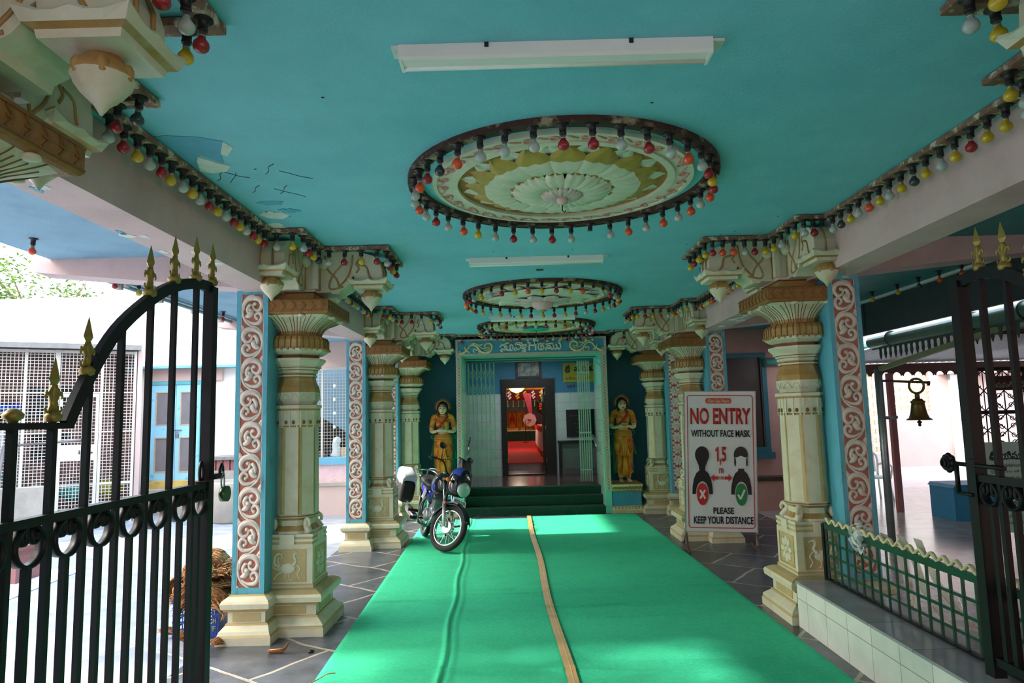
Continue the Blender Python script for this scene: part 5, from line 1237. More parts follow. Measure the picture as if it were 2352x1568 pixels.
m = MB(); m.tube(smooth_pts([(-.12, -.14, .84), (-.34, -.14, .90), (-.46, -.07, .93), (-.46, .07, .93), (-.34, .14, .90), (-.12, .14, .84)], 4), .011, 8); m.build('grab_rail', 'chrome', bk)
m = MB(); m.tube(smooth_pts([(.30, -.155, .88), (.36, -.15, .97), (.50, -.10, .99), (.62, -.05, .98)], 4), .009, 8); m.build('tank_hoop', 'chrome', bk)
m = MB(); oval_loft(m, [(-.40, .07, .50, .66), (-.28, .08, .52, .67), (.0, .07, .60, .66)]); m.build('rear_mudguard', 'bikeblack', bk)
m = MB()
m.tube([(.99, 0, .80), (.93, 0, .62), (.70, 0, .34), (.40, 0, .30), (.32, 0, .55), (.45, 0, .76), (.99, 0, .84)], .02, 8)
for s in (-1, 1): m.tube([(.36, s*.10, .34), (0, s*.10, .298)], .018, 8); m.tube([(.0, s*.12, .31), (-.06, s*.12, .66)], .022, 10)
m.build('frame', 'holder', bk)
m = MB(); m.box(.36, .70, -.10, .10, .28, .46); oval_loft(m, [(.48, .10, .36, .54), (.62, .12, .34, .50), (.72, .09, .34, .46)])
for i in range(8): m.xf = Matrix.Translation((.62, 0, .50)) @ Matrix.Rotation(math.radians(22), 4, 'Y'); m.box(-.085, .085, -.09, .09, .02*i, .02*i+.011); m.xf = None
for s in (-1, 1): m.tube([(.48, s*.10, .37), (.48, s*.15, .37)], .085, 20)
m.build('engine', 'alu', bk)
m = MB(); m.tube(smooth_pts([(.70, -.05, .44), (.80, -.12, .36), (.70, -.17, .24), (.40, -.18, .23), (.16, -.19, .26)], 4), .021, 10); m.tube([(.18, -.20, .26), (.08, -.205, .28), (-.36, -.215, .36), (-.42, -.215, .37)], [.03, .05, .055, .03], 14); m.build('exhaust', 'chrome', bk)
MT['guard'] = M('green_grey_guard', (96, 116, 116), .35, metal=.6)
m = MB(); m.tube(smooth_pts([(.86, 0, .60), (.86, -.20, .62), (.84, -.29, .56), (.82, -.31, .40), (.78, -.28, .28), (.72, -.05, .25)], 5), .014, 8); m.tube(smooth_pts([(.86, 0, .60), (.86, .20, .62), (.84, .29, .56), (.82, .31, .40), (.78, .28, .28), (.72, .05, .25)], 5), .014, 8); m.build('crash_guard', 'guard', bk)
m = MB()
for s in (-1, 1): m.tube([(.36, s*.10, .30), (.36, s*.30, .30)], .012, 8); m.tube([(.36, s*.22, .30), (.36, s*.32, .30)], .024, 8); m.tube([(.06, s*.12, .36), (.06, s*.30, .37)], .02, 8)
m.build('foot_peg', 'seat', bk)
m = MB(); m.tube([(.30, .12, .26), (.22, .30, .01)], .012, 8); m.box(.18, .26, .28, .34, .0, .012); m.build('side_stand', 'holder', bk)
m = MB(); m.xf = Matrix.Translation((-.34, -.30, .66)) @ Matrix.Rotation(.25, 4, 'Y'); oval_loft(m, [(-.22, .06, -.18, .12), (-.19, .115, -.21, .17), (.12, .12, -.20, .18), (.19, .10, -.18, .15), (.21, .05, -.12, .08)], 20, 0, .5); bg = m.build('pannier', 'seat', bk)
m = MB(); m.xf = Matrix.Translation((-.34, -.30, .70)) @ Matrix.Rotation(.25, 4, 'Y'); oval_loft(m, [(-.23, .06, .02, .14), (-.20, .12, -.02, .20), (.10, .125, .0, .20), (.20, .10, .02, .16)], 20, 0, .5); m.box(-.21, -.19, -.10, .10, -.20, .04); m.build('pannier_flap', 'bagwhite', bg)
m = MB(); m.box(-.46, -.43, -.06, .06, .62, .70); m.build('tail_lamp', 'redref', bk)
phi = math.radians(-70)
fc = ST @ Vector((FX, 0, RW)); 
bk.matrix_world = Matrix.Translation((-.955, 8.93, .012)) @ Matrix.Rotation(phi, 4, 'Z') @ Matrix.Rotation(math.radians(-9), 4, 'X') @ Matrix.Translation((-fc.x, -fc.y, 0))

# ------------------------------------------------------------------ no entry sign
MT['banner'] = add_stain(M('white_vinyl_banner', (222, 226, 226), 0.35, var=0.03, scale=3), (200, 206, 206), 2, .5, .8)
MT['signred'] = M('sign_red_ink', (196, 44, 40), 0.4, var=0.03); MT['signblack'] = M('sign_black_ink', (22, 22, 24), 0.4); MT['signgreen'] = M('sign_green_ink', (30, 132, 70), 0.4); MT['signorange'] = M('sign_orange_ink', (196, 84, 48), 0.4); MT['signpale'] = M('sign_pale_ink', (226, 206, 190), .4)
MT['rust'] = M('rusty_iron', (96, 70, 58), 0.8, var=0.25, scale=20)
BW, BH = .868, 1.74
sg = thing('standing_sign', 'white standing sign reading NO ENTRY without face mask, right of the carpet', 'sign', (2.52, 8.78, 0)); sg.rotation_euler = (math.radians(3), math.radians(1.6), math.radians(-4))
m = MB(); m.grid(lambda u, v: (BW*(u-.5), -.018+.004*math.sin(3*u)*math.sin(PI*v)+.003*math.sin(17*(u+v))*(.15 if v > .1 else 1)*math.sin(PI*u), .215+BH*v), 30, 40); m.box(-BW/2, BW/2, -.010, -.006, .215, .215+BH); bn = m.build('banner', 'banner', sg)
m = MB()
for x in (-BW/2, BW/2): m.box(x-.012, x+.012, -.014, .012, .05, .225+BH)
m.box(-BW/2, BW/2, -.014, .012, .21, .235); m.box(-BW/2, BW/2, -.014, .012, .20+BH, .225+BH); m.build('frame', 'steel', sg)
for x in (-BW/2, BW/2):
    m = MB(); m.bar((x, -.26, .015), (x, .26, .015), .03, .02); m.bar((x, -.16, .02), (x, 0, .20), .02, .008); m.bar((x, .16, .02), (x, 0, .20), .02, .008); m.build('foot', 'rust', sg)
def SU(u, v): return ((u-.5)*BW, .215+BH*(1-v))
def ink(poly, mat, name='printing', y=-.0245, par=bn):
    m = MB(); m.prism([SU(u, v) for u, v in poly], 'y', y-.002, y+.001); return m.build(name, mat, par)
def ell(cu, cv, ru, rv, a0=0, a1=2*PI, n=40): return [(cu+ru*math.cos(a0+(a1-a0)*i/n), cv+rv*math.sin(a0+(a1-a0)*i/n)) for i in range(n+(0 if a1-a0 > 6.2 else 1))]
m = MB()
pr = []
for (cu, cv, a0) in ((.93, .955, 0), (.07, .955, PI/2), (.07, .045, PI), (.93, .045, 1.5*PI)):
    for i in range(7):
        a = a0+PI/2*i/6; pr.append((cu+.035*math.cos(a), cv+.018*math.sin(a)))
m.tube([(*SU(*p_)[:1], -.0245, SU(*p_)[1]) for p_ in pr+[pr[0]]], .005, 6, 0, False, .3, (0, -1, 0)); m.build('border', 'signred', bn)
def tx(s, u, v0, v1, w, mat, bold=.025): c = SU(u, (v0+v1)/2); return text_fit('lettering', s, mat, bn, (c[0], -.0235, c[1]), w*BW, (v1-v0)*BH, bold=bold)
pill = [(.48+.16*q+.025*math.cos(a), .065+.02*math.sin(a)) for q, a in [(1, -PI/2+PI*i/8) for i in range(9)]+[(-1, PI/2+PI*i/8) for i in range(9)]]
ink(pill, 'signorange'); o = tx('Om Sai Ram', .48, .055, .077, .30, 'signpale', 0.0); o.location.y -= .0025
tx('NO ENTRY', .505, .115, .235, .86, 'signred', .03); tx('WITHOUT FACE MASK', .505, .275, .325, .84, 'signblack', .022)
tx('PLEASE', .53, .828, .874, .29, 'signblack', .022); tx('KEEP YOUR DISTANCE', .525, .892, .945, .84, 'signblack', .022)
tx('5', .545, .395, .50, .068, 'signred', .03); ink([(.447, .500), (.447, .424), (.425, .430), (.425, .414), (.452, .397), (.472, .397), (.472, .500)], 'signred', 'lettering', -.0225); ink([(.486, .484), (.508, .484), (.508, .505), (.494, .528), (.484, .528), (.492, .505), (.486, .505)], 'signred', 'lettering', -.0225); tx('m', .505, .548, .585, .062, 'signred', .02)
fig = lambda c: [(c-.145, .735), (c-.14, .68), (c-.12, .625), (c-.085, .585), (c-.04, .565), (c-.05, .53), (c-.075, .50)]+ell(c, .455, .10, .062, PI*.80, PI*2.20, 20)+[(c+.075, .50), (c+.05, .53), (c+.04, .565), (c+.085, .585), (c+.12, .625), (c+.14, .68), (c+.145, .735), (c+.10, .735)]+ell(c, .735, .095, .092, 0, -PI, 20)
ink(fig(.235), 'signblack', 'figure'); ink(fig(.785), 'signblack', 'figure')
ink([(.695, .468), (.73, .470), (.785, .458), (.84, .470), (.875, .468), (.855, .50), (.855, .535), (.825, .550), (.745, .550), (.715, .535), (.715, .50)], 'banner', 'mask', -.026)
for sx in (-1, 1): ink(ell(.785+sx*.083, .502, .012, .032), 'signblack', 'printing', -.0272)
for cu, mt in ((.235, 'signred'), (.785, 'signgreen')): ink(ell(cu, .735, .082, .079), mt, 'disc', -.0252)
def mark(pts, c):
    m = MB()
    for a, b in zip(pts[:-1], pts[1:]):
        A, B = SU(*a), SU(*b); m.bar((A[0], -.0285, A[1]), (B[0], -.0285, B[1]), .022, .002, 0, up=(0, 1, 0))
    m.build(c, 'banner', bn)
mark([(.20, .705), (.27, .765)], 'cross'); mark([(.27, .705), (.20, .765)], 'cross'); mark([(.735, .735), (.77, .768), (.83, .70)], 'tick')
ink([(.355, .618), (.405, .590), (.405, .607), (.455, .607), (.455, .629), (.405, .629), (.405, .646)], 'signred', 'arrow'); ink([(.655, .618), (.605, .590), (.605, .607), (.555, .607), (.555, .629), (.605, .629), (.605, .646)], 'signred', 'arrow')
for i in range(5): ink([(.463+.018*i, .607), (.463+.018*i+.005+.001*i, .607), (.463+.018*i+.005+.001*i, .629), (.463+.018*i, .629)], 'signred', 'arrow')
# ------------------------------------------------------------------ iron entrance gates
def finial(m, x, z, h):
    """gilded spearhead with two pairs of scrolls, in the plane of the gate"""
    m.lathe([(0, .012*h/.26), (.01*h/.26, .030*h/.26), (.03*h/.26, .034*h/.26), (.045*h/.26, .018*h/.26)], 10, (x, 0, z))
    k = h/.26
    m.lathe([(.04*k, .016*k), (.075*k, .020*k), (.10*k, .014*k), (.135*k, .014*k), (.15*k, .017*k)], 8, (x, 0, z), sy=.7)
    m.lathe([(.145*k, .012*k), (.172*k, .034*k), (.185*k, .030*k), (.26*k, .002*k)], 4, (x, 0, z), 0, False, sy=.6)
    for s in (-1, 1):
        for zz, r, sg in ((.085, .024, 1), (.075, .022, -1), (.140, .016, -1)):
            q = spiral((x+s*.036*k, z+(zz+sg*.018)*k), r*.75*k, r*.45*k, 0 if s < 0 else PI, .62, 10, s*sg*-1)
            m.tube([(x+s*.012*k, 0, z+zz*k)]+[(a, 0, b) for a, b in q], [.007*k]+[.008*k-.0004*k*i for i in range(11)], 6)
def make_gate(name, label, root_loc, rz, L, zb, zrail, zlow, bars, arch, fins, balls, stile_top, lock):
    t = thing(name, label, 'gate', root_loc, rz)
    def one(mb, nm, mat='black', par=None): return mb.build(nm, mat, par or t)
    one(MB().box(L-.065, L, -.03, .03, zb, stile_top), 'stile'); one(MB().box(-.03, .04, -.03, .03, zb, zlow+.02), 'stile')
    one(MB().box(.04, L-.06, -.022, .022, zrail-.035, zrail), 'rail'); one(MB().box(.04, L-.06, -.022, .022, zrail-.20, zrail-.175) if False else MB().box(.04, L-.06, -.02, .02, zb+.06, zb+.10), 'rail')
    m = MB(); m.box(.04, arch[0][0]+.02, -.022, .022, zlow-.012, zlow+.012); one(m, 'rail')
    m = MB(); q = smooth_pts([(a, 0, b) for a, b in arch], 5)
    rings = []
    for i, p in enumerate(q):
        tg = (q[min(i+1, len(q)-1)]-q[max(i-1, 0)]).normalized(); nn = Vector((-tg.z, 0, tg.x)); rings.append([p+nn*.03+Vector((0, -.016, 0)), p+nn*.03+Vector((0, .016, 0)), p-nn*.03+Vector((0, .016, 0)), p-nn*.03+Vector((0, -.016, 0))])
    m.loft(rings)
    one(m, 'arch')
    def top(x):
        if x < arch[0][0]: return zlow
        for a, b in zip(q[:-1], q[1:]):
            if a.x <= x <= b.x: return a.z+(b.z-a.z)*(x-a.x)/max(1e-6, b.x-a.x)
        return arch[-1][1]
    for i, x in enumerate(bars):
        one(MB().box(x-.013, x+.013, -.013, .013, zb+.06, top(x)), 'bar')
    ctr = [(a+b)/2 for a, b in zip(bars[:-1], bars[1:])]+[(bars[-1]+L-.06)/2]
    for x in ctr:
        sp = (bars[1]-bars[0])/2-.02; m = MB(); zc = zrail-.035-sp*.85
        n = 24; rings = []
        for i in range(n+1):
            a = PI*.5+.30+(2*PI-.60)*i/n; rings.append([(x+r*math.cos(a), y, zc+r*math.sin(a)*.95) for r, y in ((sp, -.022), (sp-.012, -.022), (sp-.012, .022), (sp, .022))])
        m.loft(rings, 0, True)
        for s in (-1, 1):
            pts = [(x+s*(.030-.018*math.cos(a)), zc+sp*.72-.03+.022*math.sin(a)) for a in [PI*.2-1.5*PI*i/9 for i in range(10)]]
            m.tube([(x+s*.012, 0, zrail-.035)]+[(a, 0, b) for a, b in pts], .009, 6, 0, True, 2.0, (0, 1, 0))
        one(m, 'ring_scroll'); one(MB().box(x-.013, x+.013, -.013, .013, zb+.06, zc-sp*.93), 'bar')
    for x, h in fins:
        m = MB(); finial(m, x, top(x)+.012, h); one(m, 'finial', 'gold')
    for x in balls:
        m = MB(); m.lathe([(0, .012), (.012, .02), (.02, .034), (.035, .036), (.05, .022), (.056, .012)], 12, (x, 0, zlow+.01)); one(m, 'finial', 'gold')
    return t
MT['lockgreen'] = M('green_padlock_body', (70, 96, 70), .35, metal=.5)
gb = [.16, .37, .585, .80, 1.03, 1.27, 1.50, 1.745]
gl = make_gate('gate', 'left leaf of the black iron gate with a padlock and gilded spearheads', (-1.87, 2.16, 0), math.radians(89.2), 1.96, .06, 1.365, 1.71, gb,
    [(.665, 1.715), (.78, 1.90), (.98, 2.14), (1.26, 2.34), (1.50, 2.455), (1.74, 2.515), (1.925, 2.525)], [(.585, .262), (.785, .262), (1.255, .27), (1.495, .27), (1.735, .27), (1.94, .27)], [.16, .37], 2.53, True)
m = MB(); m.box(1.80, 1.92, -.035, .035, 1.37, 1.376); m.torus((1.86, 0, 1.425), .035, .010, 'y', 16, 6, 0, .6, 1.5); m.box(1.90, 2.00, -.066, -.03, 1.38, 1.41); m.torus((1.99, -.06, 1.42), .030, .009, 'y', 16, 6, 0, .7, 1.3); m.build('hasp', 'black', gl)
m = MB(); m.torus((2.0, -.065, 1.36), .026, .006, 'y', 16, 6, 0, .8, 1.9); m.build('shackle', 'steel', gl).rotation_euler = (0, 0, 0)
m = MB(); m.xf = Matrix.Translation((2.01, -.075, 1.285)) @ Matrix.Rotation(-.25, 4, 'Y'); m.tube([(0, -.018, 0), (0, .018, 0)], .047, 20); m.build('padlock', 'lockgreen', gl)
gr_b = [.10, .27, .44, .61, .78, .95, 1.105, 1.28]
gr = make_gate('gate', 'right leaf of the black iron gate with a flower shaped bolt knob', (2.33, 2.09, 0), math.radians(90), 1.48, .375, 1.355, 1.75, gr_b,
    [(.40, 1.755), (.52, 1.93), (.68, 2.11), (.86, 2.21), (.99, 2.265), (1.12, 2.325), (1.29, 2.355), (1.45, 2.335)], [(.56, .22), (.75, .22), (.95, .22), (1.105, .235), (1.28, .225)], [.10, .27], 2.345, False)
m = MB(); m.tube([(1.20, .03, 1.40), (1.62, .03, 1.40)], .011, 8); m.box(1.40, 1.46, .02, .04, 1.36, 1.43); m.tube([(1.56, .03, 1.40), (1.56, .03, 1.25)], .012, 8); m.tube([(1.56, .03, 1.25), (1.44, .03, 1.25)], .010, 8); m.build('bolt', 'black', gr)
m = MB()
for i in range(8): m.sphere((1.62+.036*math.cos(i*PI/4), .03, 1.40+.036*math.sin(i*PI/4)), .018, 8, 6, 0, True, (1, .9, 1))
m.tube([(1.62, .012, 1.40), (1.62, .055, 1.40)], .034, 16); m.torus((1.62, .06, 1.40), .02, .005, 'y', 16, 6); m.build('knob', 'black', gr)

# ------------------------------------------------------------------ crate of coconut husks
MT['crate'] = M('blue_crate_plastic', (40, 78, 160), 0.45, var=0.06); MT['crateink'] = M('worn_yellow_stencil', (150, 150, 130), .6)
MT['husk'] = add_stain(M('coconut_husk_fibre', (176, 118, 72), 0.9, var=0.3, scale=40, bump=0.6, bscale=120), (120, 66, 34), 12, .45, .7)
MT['husklight'] = M('pale_husk_fibre', (206, 158, 112), 0.9, var=0.25, scale=40)
ct = thing('crate', 'blue plastic crate heaped with coconut husks beside the left pillar', 'crate', (-2.615, 5.80, 0)); ct.rotation_euler = (0, 0, math.radians(3))
cw, cd, ch = .18, .15, .30
m = MB(); m.box(-cw, cw, -cd, cd, .01, .025)
for sx in (-1, 1):
    for sy in (-1, 1): m.box(sx*cw-(.055 if sx > 0 else 0), sx*cw+(0 if sx > 0 else .055), sy*cd-(.012 if sy > 0 else 0), sy*cd+(0 if sy > 0 else .012), 0, ch); m.box(sx*cw-(.012 if sx > 0 else 0), sx*cw+(0 if sx > 0 else .012), sy*cd-(.055 if sy > 0 else 0), sy*cd+(0 if sy > 0 else .055), 0, ch)
for z in (.02, .075, .13, .185, .24, .285): 
    for sy in (-1, 1): m.box(-cw, cw, sy*cd-.006, sy*cd+.006, z, z+.012)
    m.box(-cw-.004, -cw+.008, -cd, cd, z, z+.012)
m.box(cw-.012, cw, -cd, cd, 0.0, ch)
for i in range(14):
    x = -cw+.03+i*.024
    for sy in (-1, 1): m.box(x-.003, x+.003, sy*cd-.004, sy*cd+.004, .02, .29)
m.box(-cw-.008, cw+.008, -cd-.008, -cd+.012, ch-.02, ch); m.box(-cw-.008, cw+.008, cd-.012, cd+.008, ch-.02, ch); m.box(cw-.012, cw+.008, -cd, cd, ch-.02, ch); m.box(-cw-.008, -cw+.012, -cd, cd, ch-.02, ch); m.build('body', 'crate', ct)
for i, c_ in enumerate('TMF'): text_fit('stencil_letter', c_, 'crateink', ct, (cw-.028, -cd-.0125, .205-.062*i), .026, .04, bold=.02)
def husk_mesh(seed):
    r = random.Random(seed); m = MB(); R = .062+.012*r.random()
    def sh(u, v):
        a = -1.25+2.5*u; b = -1.2+2.4*v; q = R*(1+.12*math.sin(9*u+seed)*math.sin(7*v)+.10*r.random()); return (q*1.35*math.sin(b), q*math.sin(a)*math.cos(b), q*math.cos(a)*math.cos(b)-.03)
    m.grid(sh, 10, 10, 0); 
    def sh2(u, v):
        a = -1.25+2.5*u; b = -1.2+2.4*v; q = R*(.78+.08*r.random()); return (q*1.35*math.sin(b), q*math.sin(a)*math.cos(b), q*math.cos(a)*math.cos(b)-.03)
    m.grid(sh2, 10, 10, 0)
    for i in range(60):
        a = r.uniform(-1.3, 1.3); pts = []; b0 = r.uniform(-1.1, .3)
        for k_ in range(5):
            b = b0+k_*r.uniform(.18, .36); q = R*(1.05+.10*r.random()+(.12*k_/4)); pts.append((q*1.4*math.sin(b), q*math.sin(a+.05*k_)*max(.25, math.cos(b)), q*math.cos(a)*max(.15, math.cos(b))-.03))
        m.tube(pts, [.004, .004, .0035, .003, .0012], 4, 1 if r.random() < .45 else 0)
    for i in range(16):
        s = r.choice((-1, 1)); p = Vector((s*R*1.2, r.uniform(-.03, .03), r.uniform(-.02, .03))); d = Vector((s, r.uniform(-.6, .6), r.uniform(-.7, .5)))
        m.tube([p, p+d*.03, p+d*.055+Vector((0, 0, -.012))], [.003, .0025, .001], 4, 1)
    return m.mesh('coconut_husk', ['husk', 'husklight'])
HM = [husk_mesh(s) for s in (1, 5, 9, 14)]
def husk(p, rot, sc, label, group=None):
    o = bpy.data.objects.new('coconut_husk', rnd.choice(HM)); COL.objects.link(o); o.location = p; o.rotation_euler = rot; o.scale = (sc, sc, sc)
    return tag(o, label, 'coconut husk', group)
rr = random.Random(11)
levels = [(.30, .13, 9), (.38, .14, 9), (.455, .11, 7), (.525, .08, 5), (.585, .05, 3)]
for z, R, n in levels:
    for i in range(n):
        a = 2*PI*i/n+z*7; x, y = -2.60+R*1.35*math.cos(a)+ (.03 if z > .4 else 0), 5.80+R*math.sin(a)
        husk((x, y, z+rr.uniform(-.01, .015)), (rr.uniform(-.7, .7), rr.uniform(-.7, .7), rr.random()*6), rr.uniform(1.05, 1.25), 'brown coconut husk heaped in the blue crate', 'coconut husks in the crate')
husk((-2.79, 5.70, .40), (.4, 1.1, 2.6), 1.2, 'coconut husk with splayed fibres hanging over the left rim of the crate')
husk((-2.43, 5.63, .315), (.3, 1.0, .4), 1.15, 'coconut husk hanging over the corner of the crate nearest the pillar')
husk((-2.34, 5.44, .04), (.2, .2, 1.2), .62, 'small coconut husk lying on the floor at the pillar foot')
husk((-2.86, 5.72, .05), (.1, .3, .2), .7, 'small coconut husk lying on the floor left of the crate')
husk((-2.66, 5.56, .05), (.8, .3, 1.7), .8, 'coconut husk fallen on the floor in front of the crate')
m = MB(); m.tube(smooth_pts([(-.07, 0, .02), (0, .01, .012), (.05, 0, .03), (.085, .02, .085)], 4), [.012, .020, .024, .026, .026, .024, .022, .020, .016, .012, .008, .004, .002], 8, 0, True, .4)
for i in range(8): m.tube([(-.06+.01*i, .01, .03), (-.02+.012*i, .005*(i-4), .035), (.03+.008*i, .006*(i-4), .04)], .002, 4, 1)
o = m.build('husk_shred', ['husk', 'husklight']); o.location = (-1.82, 5.27, 0); tag(o, 'torn strip of coconut husk on the paving left of the carpet', 'husk shred')
m = MB(); m.sphere((0, 0, .012), .02, 10, 6, sc=(1.4, .9, .6)); o = m.build('seed', 'darkwood'); o.location = (-1.57, 5.27, 0); tag(o, 'dark brown seed lying on the paving beside the carpet', 'seed')
m = MB(); m.tube(smooth_pts([(0, 0, .012), (.05, .06, .02), (.09, .10, .035), (.14, .13, .03)], 4), .004, 5); o = m.build('dry_twig', 'husklight'); o.location = (-1.38, 4.58, .02); tag(o, 'dry twig on the near left corner of the carpet', 'twig')

# ------------------------------------------------------------------ right half wall and grille
MT['marble'] = brickmat('white_veined_wall_tile', (226, 230, 222), (218, 224, 216), (170, 160, 140), .32, .22, .0035, rough=.15, bump=.08, var=.10, plane='yz', offset=0.0, spec=.5)
MT['ledge'] = brickmat('grey_polished_ledge', (160, 160, 166), (150, 150, 158), (110, 110, 112), .5, .5, .004, rough=.18, bump=.05, var=.12, offset=0)
MT['grillegreen'] = M('dark_green_enamel', (24, 70, 50), .35, var=.1)
MT['zig'] = M('cream_plastic_trim', (222, 218, 170), .4, var=.04)
HW0, HW1 = 2.19, 2.62
m = MB(); m.box(HW0, HW1, 1.4, 5.62, 0, .335, 0); m.box(HW0-.008, HW1, 1.4, 5.63, .335, .352, 1)
w_ = m.build('half_wall', ['marble', 'ledge']); tag(w_, 'low half wall faced with white veined tiles right of the carpet', 'half wall')
gt = thing('railing', 'dark green mesh railing standing on the tiled half wall', 'railing', (2.44, 0, .352))
G0, G1 = 1.6, 5.62
m = MB(); m.bar((0, G0, .425), (0, G1, .425), .022, .045); m.build('top_rail', 'grillegreen', gt)
m = MB(); m.bar((0, G0, .012), (0, G1, .012), .03, .012); m.build('bottom_rail', 'black', gt)
for z in (.10, .20, .30): m = MB(); m.bar((0, G0, z), (0, G1, z), .006, .016); m.build('cross_bar', 'grillegreen', gt)
n = int((G1-G0)/.112)
for i in range(n): y = G1-.03-.112*i; m = MB(); m.box(-.008, .004, y-.007, y+.007, .012, .41); m.build('upright', 'grillegreen', gt)
MB().box(-.018, .018, G1-.02, G1+.015, 0, .44).build('end_post', 'black', gt)
zt = MB(); N_ = 34; pts = []
for i in range(N_*6+1):
    t_ = i/6; u = (t_ % 1); a = abs(2*u-1)*2-1; pts.append((0, G1-.05-(G1-G0-.1)*i/(N_*6), .468+.020*math.sin(a*PI/2)))
zt.tube(pts, .007, 6, 0, True, 2.2, (1, 0, 0)); tag(zt.build('zigzag_trim', 'zig', None, loc=(2.44, 0, .352)), 'cream zigzag strip running along the green railing top', 'trim')
MT['cleartape'] = glassmat('clear_plastic_wrap', (226, 236, 236), .55, .15)
m = MB(); r2 = random.Random(4)
for i in range(14):
    c = Vector((r2.uniform(-.03, .03), r2.uniform(-.05, .05), r2.uniform(-.07, .05))); q = [c+Vector((r2.uniform(-.05, .05), r2.uniform(-.07, .07), r2.uniform(-.06, .05))) for _ in range(5)]
    m.tube(smooth_pts(q, 4), .016, 5, 0, True, .12)
m.sphere((0, 0, -.01), .055, 10, 8, sc=(.7, 1.0, .9)); o = m.build('plastic_wrap', 'cleartape'); o.location = (2.44, 5.05, .80); tag(o, 'crumpled clear plastic wrap tied on the green railing', 'plastic wrap')
MT['ribbon'] = add_stain(M('pale_printed_cloth', (196, 190, 178), .6, var=.08), (150, 96, 84), 7, .5, .7)
for i, (y0, y1, x0) in enumerate(((4.95, 4.60, 2.56), (4.85, 4.42, 2.60), (4.72, 4.25, 2.64))):
    m = MB(); m.grid(lambda u, v: (x0+.03*math.sin(v*5+i)+.05*v, y0+(y1-y0)*v+.10*(u-.5)+.01*math.sin(v*12), .82-.46*v), 4, 16); o = m.build('cloth_strip', 'ribbon')
    tag(o, 'pale printed cloth strip hanging behind the green railing, %s from the pillar' % ORD[i], 'cloth strip', 'cloth strips behind the railing')
# ------------------------------------------------------------------ left yard
MT['pinkwall'] = add_stain(M('pale_pink_wash', (204, 176, 168), 0.8, var=0.05, scale=2, bump=.12), (206, 176, 160), 2.5, .5, .8)
MT['roughpink'] = M('rough_cast_pink_plaster', (228, 190, 192), 0.9, var=.08, scale=10, bump=1.0, bscale=40)
MT['yellowstone'] = M('ochre_washed_step', (204, 172, 96), .8, var=.2, scale=8)
MT['blueleaf'] = add_stain(M('sky_blue_door_paint', (156, 212, 234), .5, var=.05), (90, 150, 170), 6, .58, .75)
MT['sillblue'] = M('blue_sill_paint', (104, 164, 190), .5, var=.08)
MT['aislepink'] = M('shaded_pink_aisle_wash', (176, 132, 122), .8, var=.08, scale=3)  # pink wash darkened to stand in for the shade of the right aisle
MT['screen'] = M('grey_insect_screen', (128, 122, 124), .7, var=.08)
MT['screenframe'] = M('tan_screen_beading', (196, 166, 140), .6)
MT['wire'] = M('white_painted_mesh', (206, 200, 190), .5, var=.04)
MT['concrete'] = M('pale_weathered_concrete', (170, 162, 150), .9, var=.12, scale=4, bump=.3)
MT['darkroom'] = M('dusty_brown_brick_room', (150, 110, 100), .9, var=.15, scale=5)
MT['sheet'] = M('grey_roof_sheet', (130, 126, 122), .7, var=.15, scale=8)
struct('wall_far_left', MB().box(-16, -2.4, 14.0, 14.25, 0, 4.15).box(-16, -7.9, 14.25, 14.6, 4.15, 4.45), 'offwhite')
m = MB(); m.box(-7.72, -7.52, 13.86, 14, 0, 2.85, 0); m.box(-7.52, -6.0, 13.9, 14, 2.60, 2.84, 1); m.box(-6.40, -6.30, 13.9, 14, .4, 2.6, 1); m.box(-7.85, -5.6, 13.62, 14, 2.84, 2.89, 2)
struct('trim_eave', m, ['offwhite', 'pinkwall', 'sillblue'], 'pink door surround with a pale blue eave slab')
m = MB(); m.box(-7.32, -6.2, 13.35, 13.99, .0, .46, 0); m.box(-7.32, -6.3, 13.7, 13.99, .46, .60, 1); tag(m.build('door_step', ['concrete', 'yellowstone']), 'ochre washed step below the pale blue double door', 'step')
d = thing('double_door', 'pale blue double door with grey insect screens across the left yard', 'door', (-6.945, 13.97, .60))
m = MB(); m.box(-.56, -.50, -.06, .02, 0, 2.0); m.box(.50, .56, -.06, .02, 0, 2.0); m.box(-.56, .56, -.06, .02, 1.93, 2.0); m.build('frame', M('turquoise_door_frame', (96, 176, 184), .5), d)
for s in (-1, 1):
    lf = MB(); a, b = (-.50, -.005) if s < 0 else (.005, .50)
    lf.box(a+.09, b-.09, -.028, .0, 0, .16); lf.box(a+.09, b-.09, -.028, 0, .86, 1.10); lf.box(a+.09, b-.09, -.028, 0, 1.78, 1.93); lf.box(a, a+.09, -.03, 0, 0, 1.93); lf.box(b-.09, b, -.03, 0, 0, 1.93); lo = lf.build('door_leaf', 'blueleaf', d)
    for z0, z1 in ((.16, .86), (1.10, 1.78)):
        MB().box(a+.10, b-.10, -.02, -.012, z0+.02, z1-.02).build('screen', 'screen', lo)
        q = MB(); q.box(a+.085, b-.085, -.036, -.02, z0, z0+.02); q.box(a+.085, b-.085, -.036, -.02, z1-.02, z1); q.box(a+.085, a+.105, -.036, -.02, z0, z1); q.box(b-.105, b-.085, -.036, -.02, z0, z1); q.build('beading', 'screenframe', lo)
m = MB(); m.tube([(-.07, -.05, 1.0), (.14, -.05, 1.0)], .010, 6); m.torus((.05, -.05, .94), .025, .006, 'y', 12, 5); m.box(.02, .08, -.065, -.035, .86, .92); m.build('bolt_and_lock', 'sheet', d)
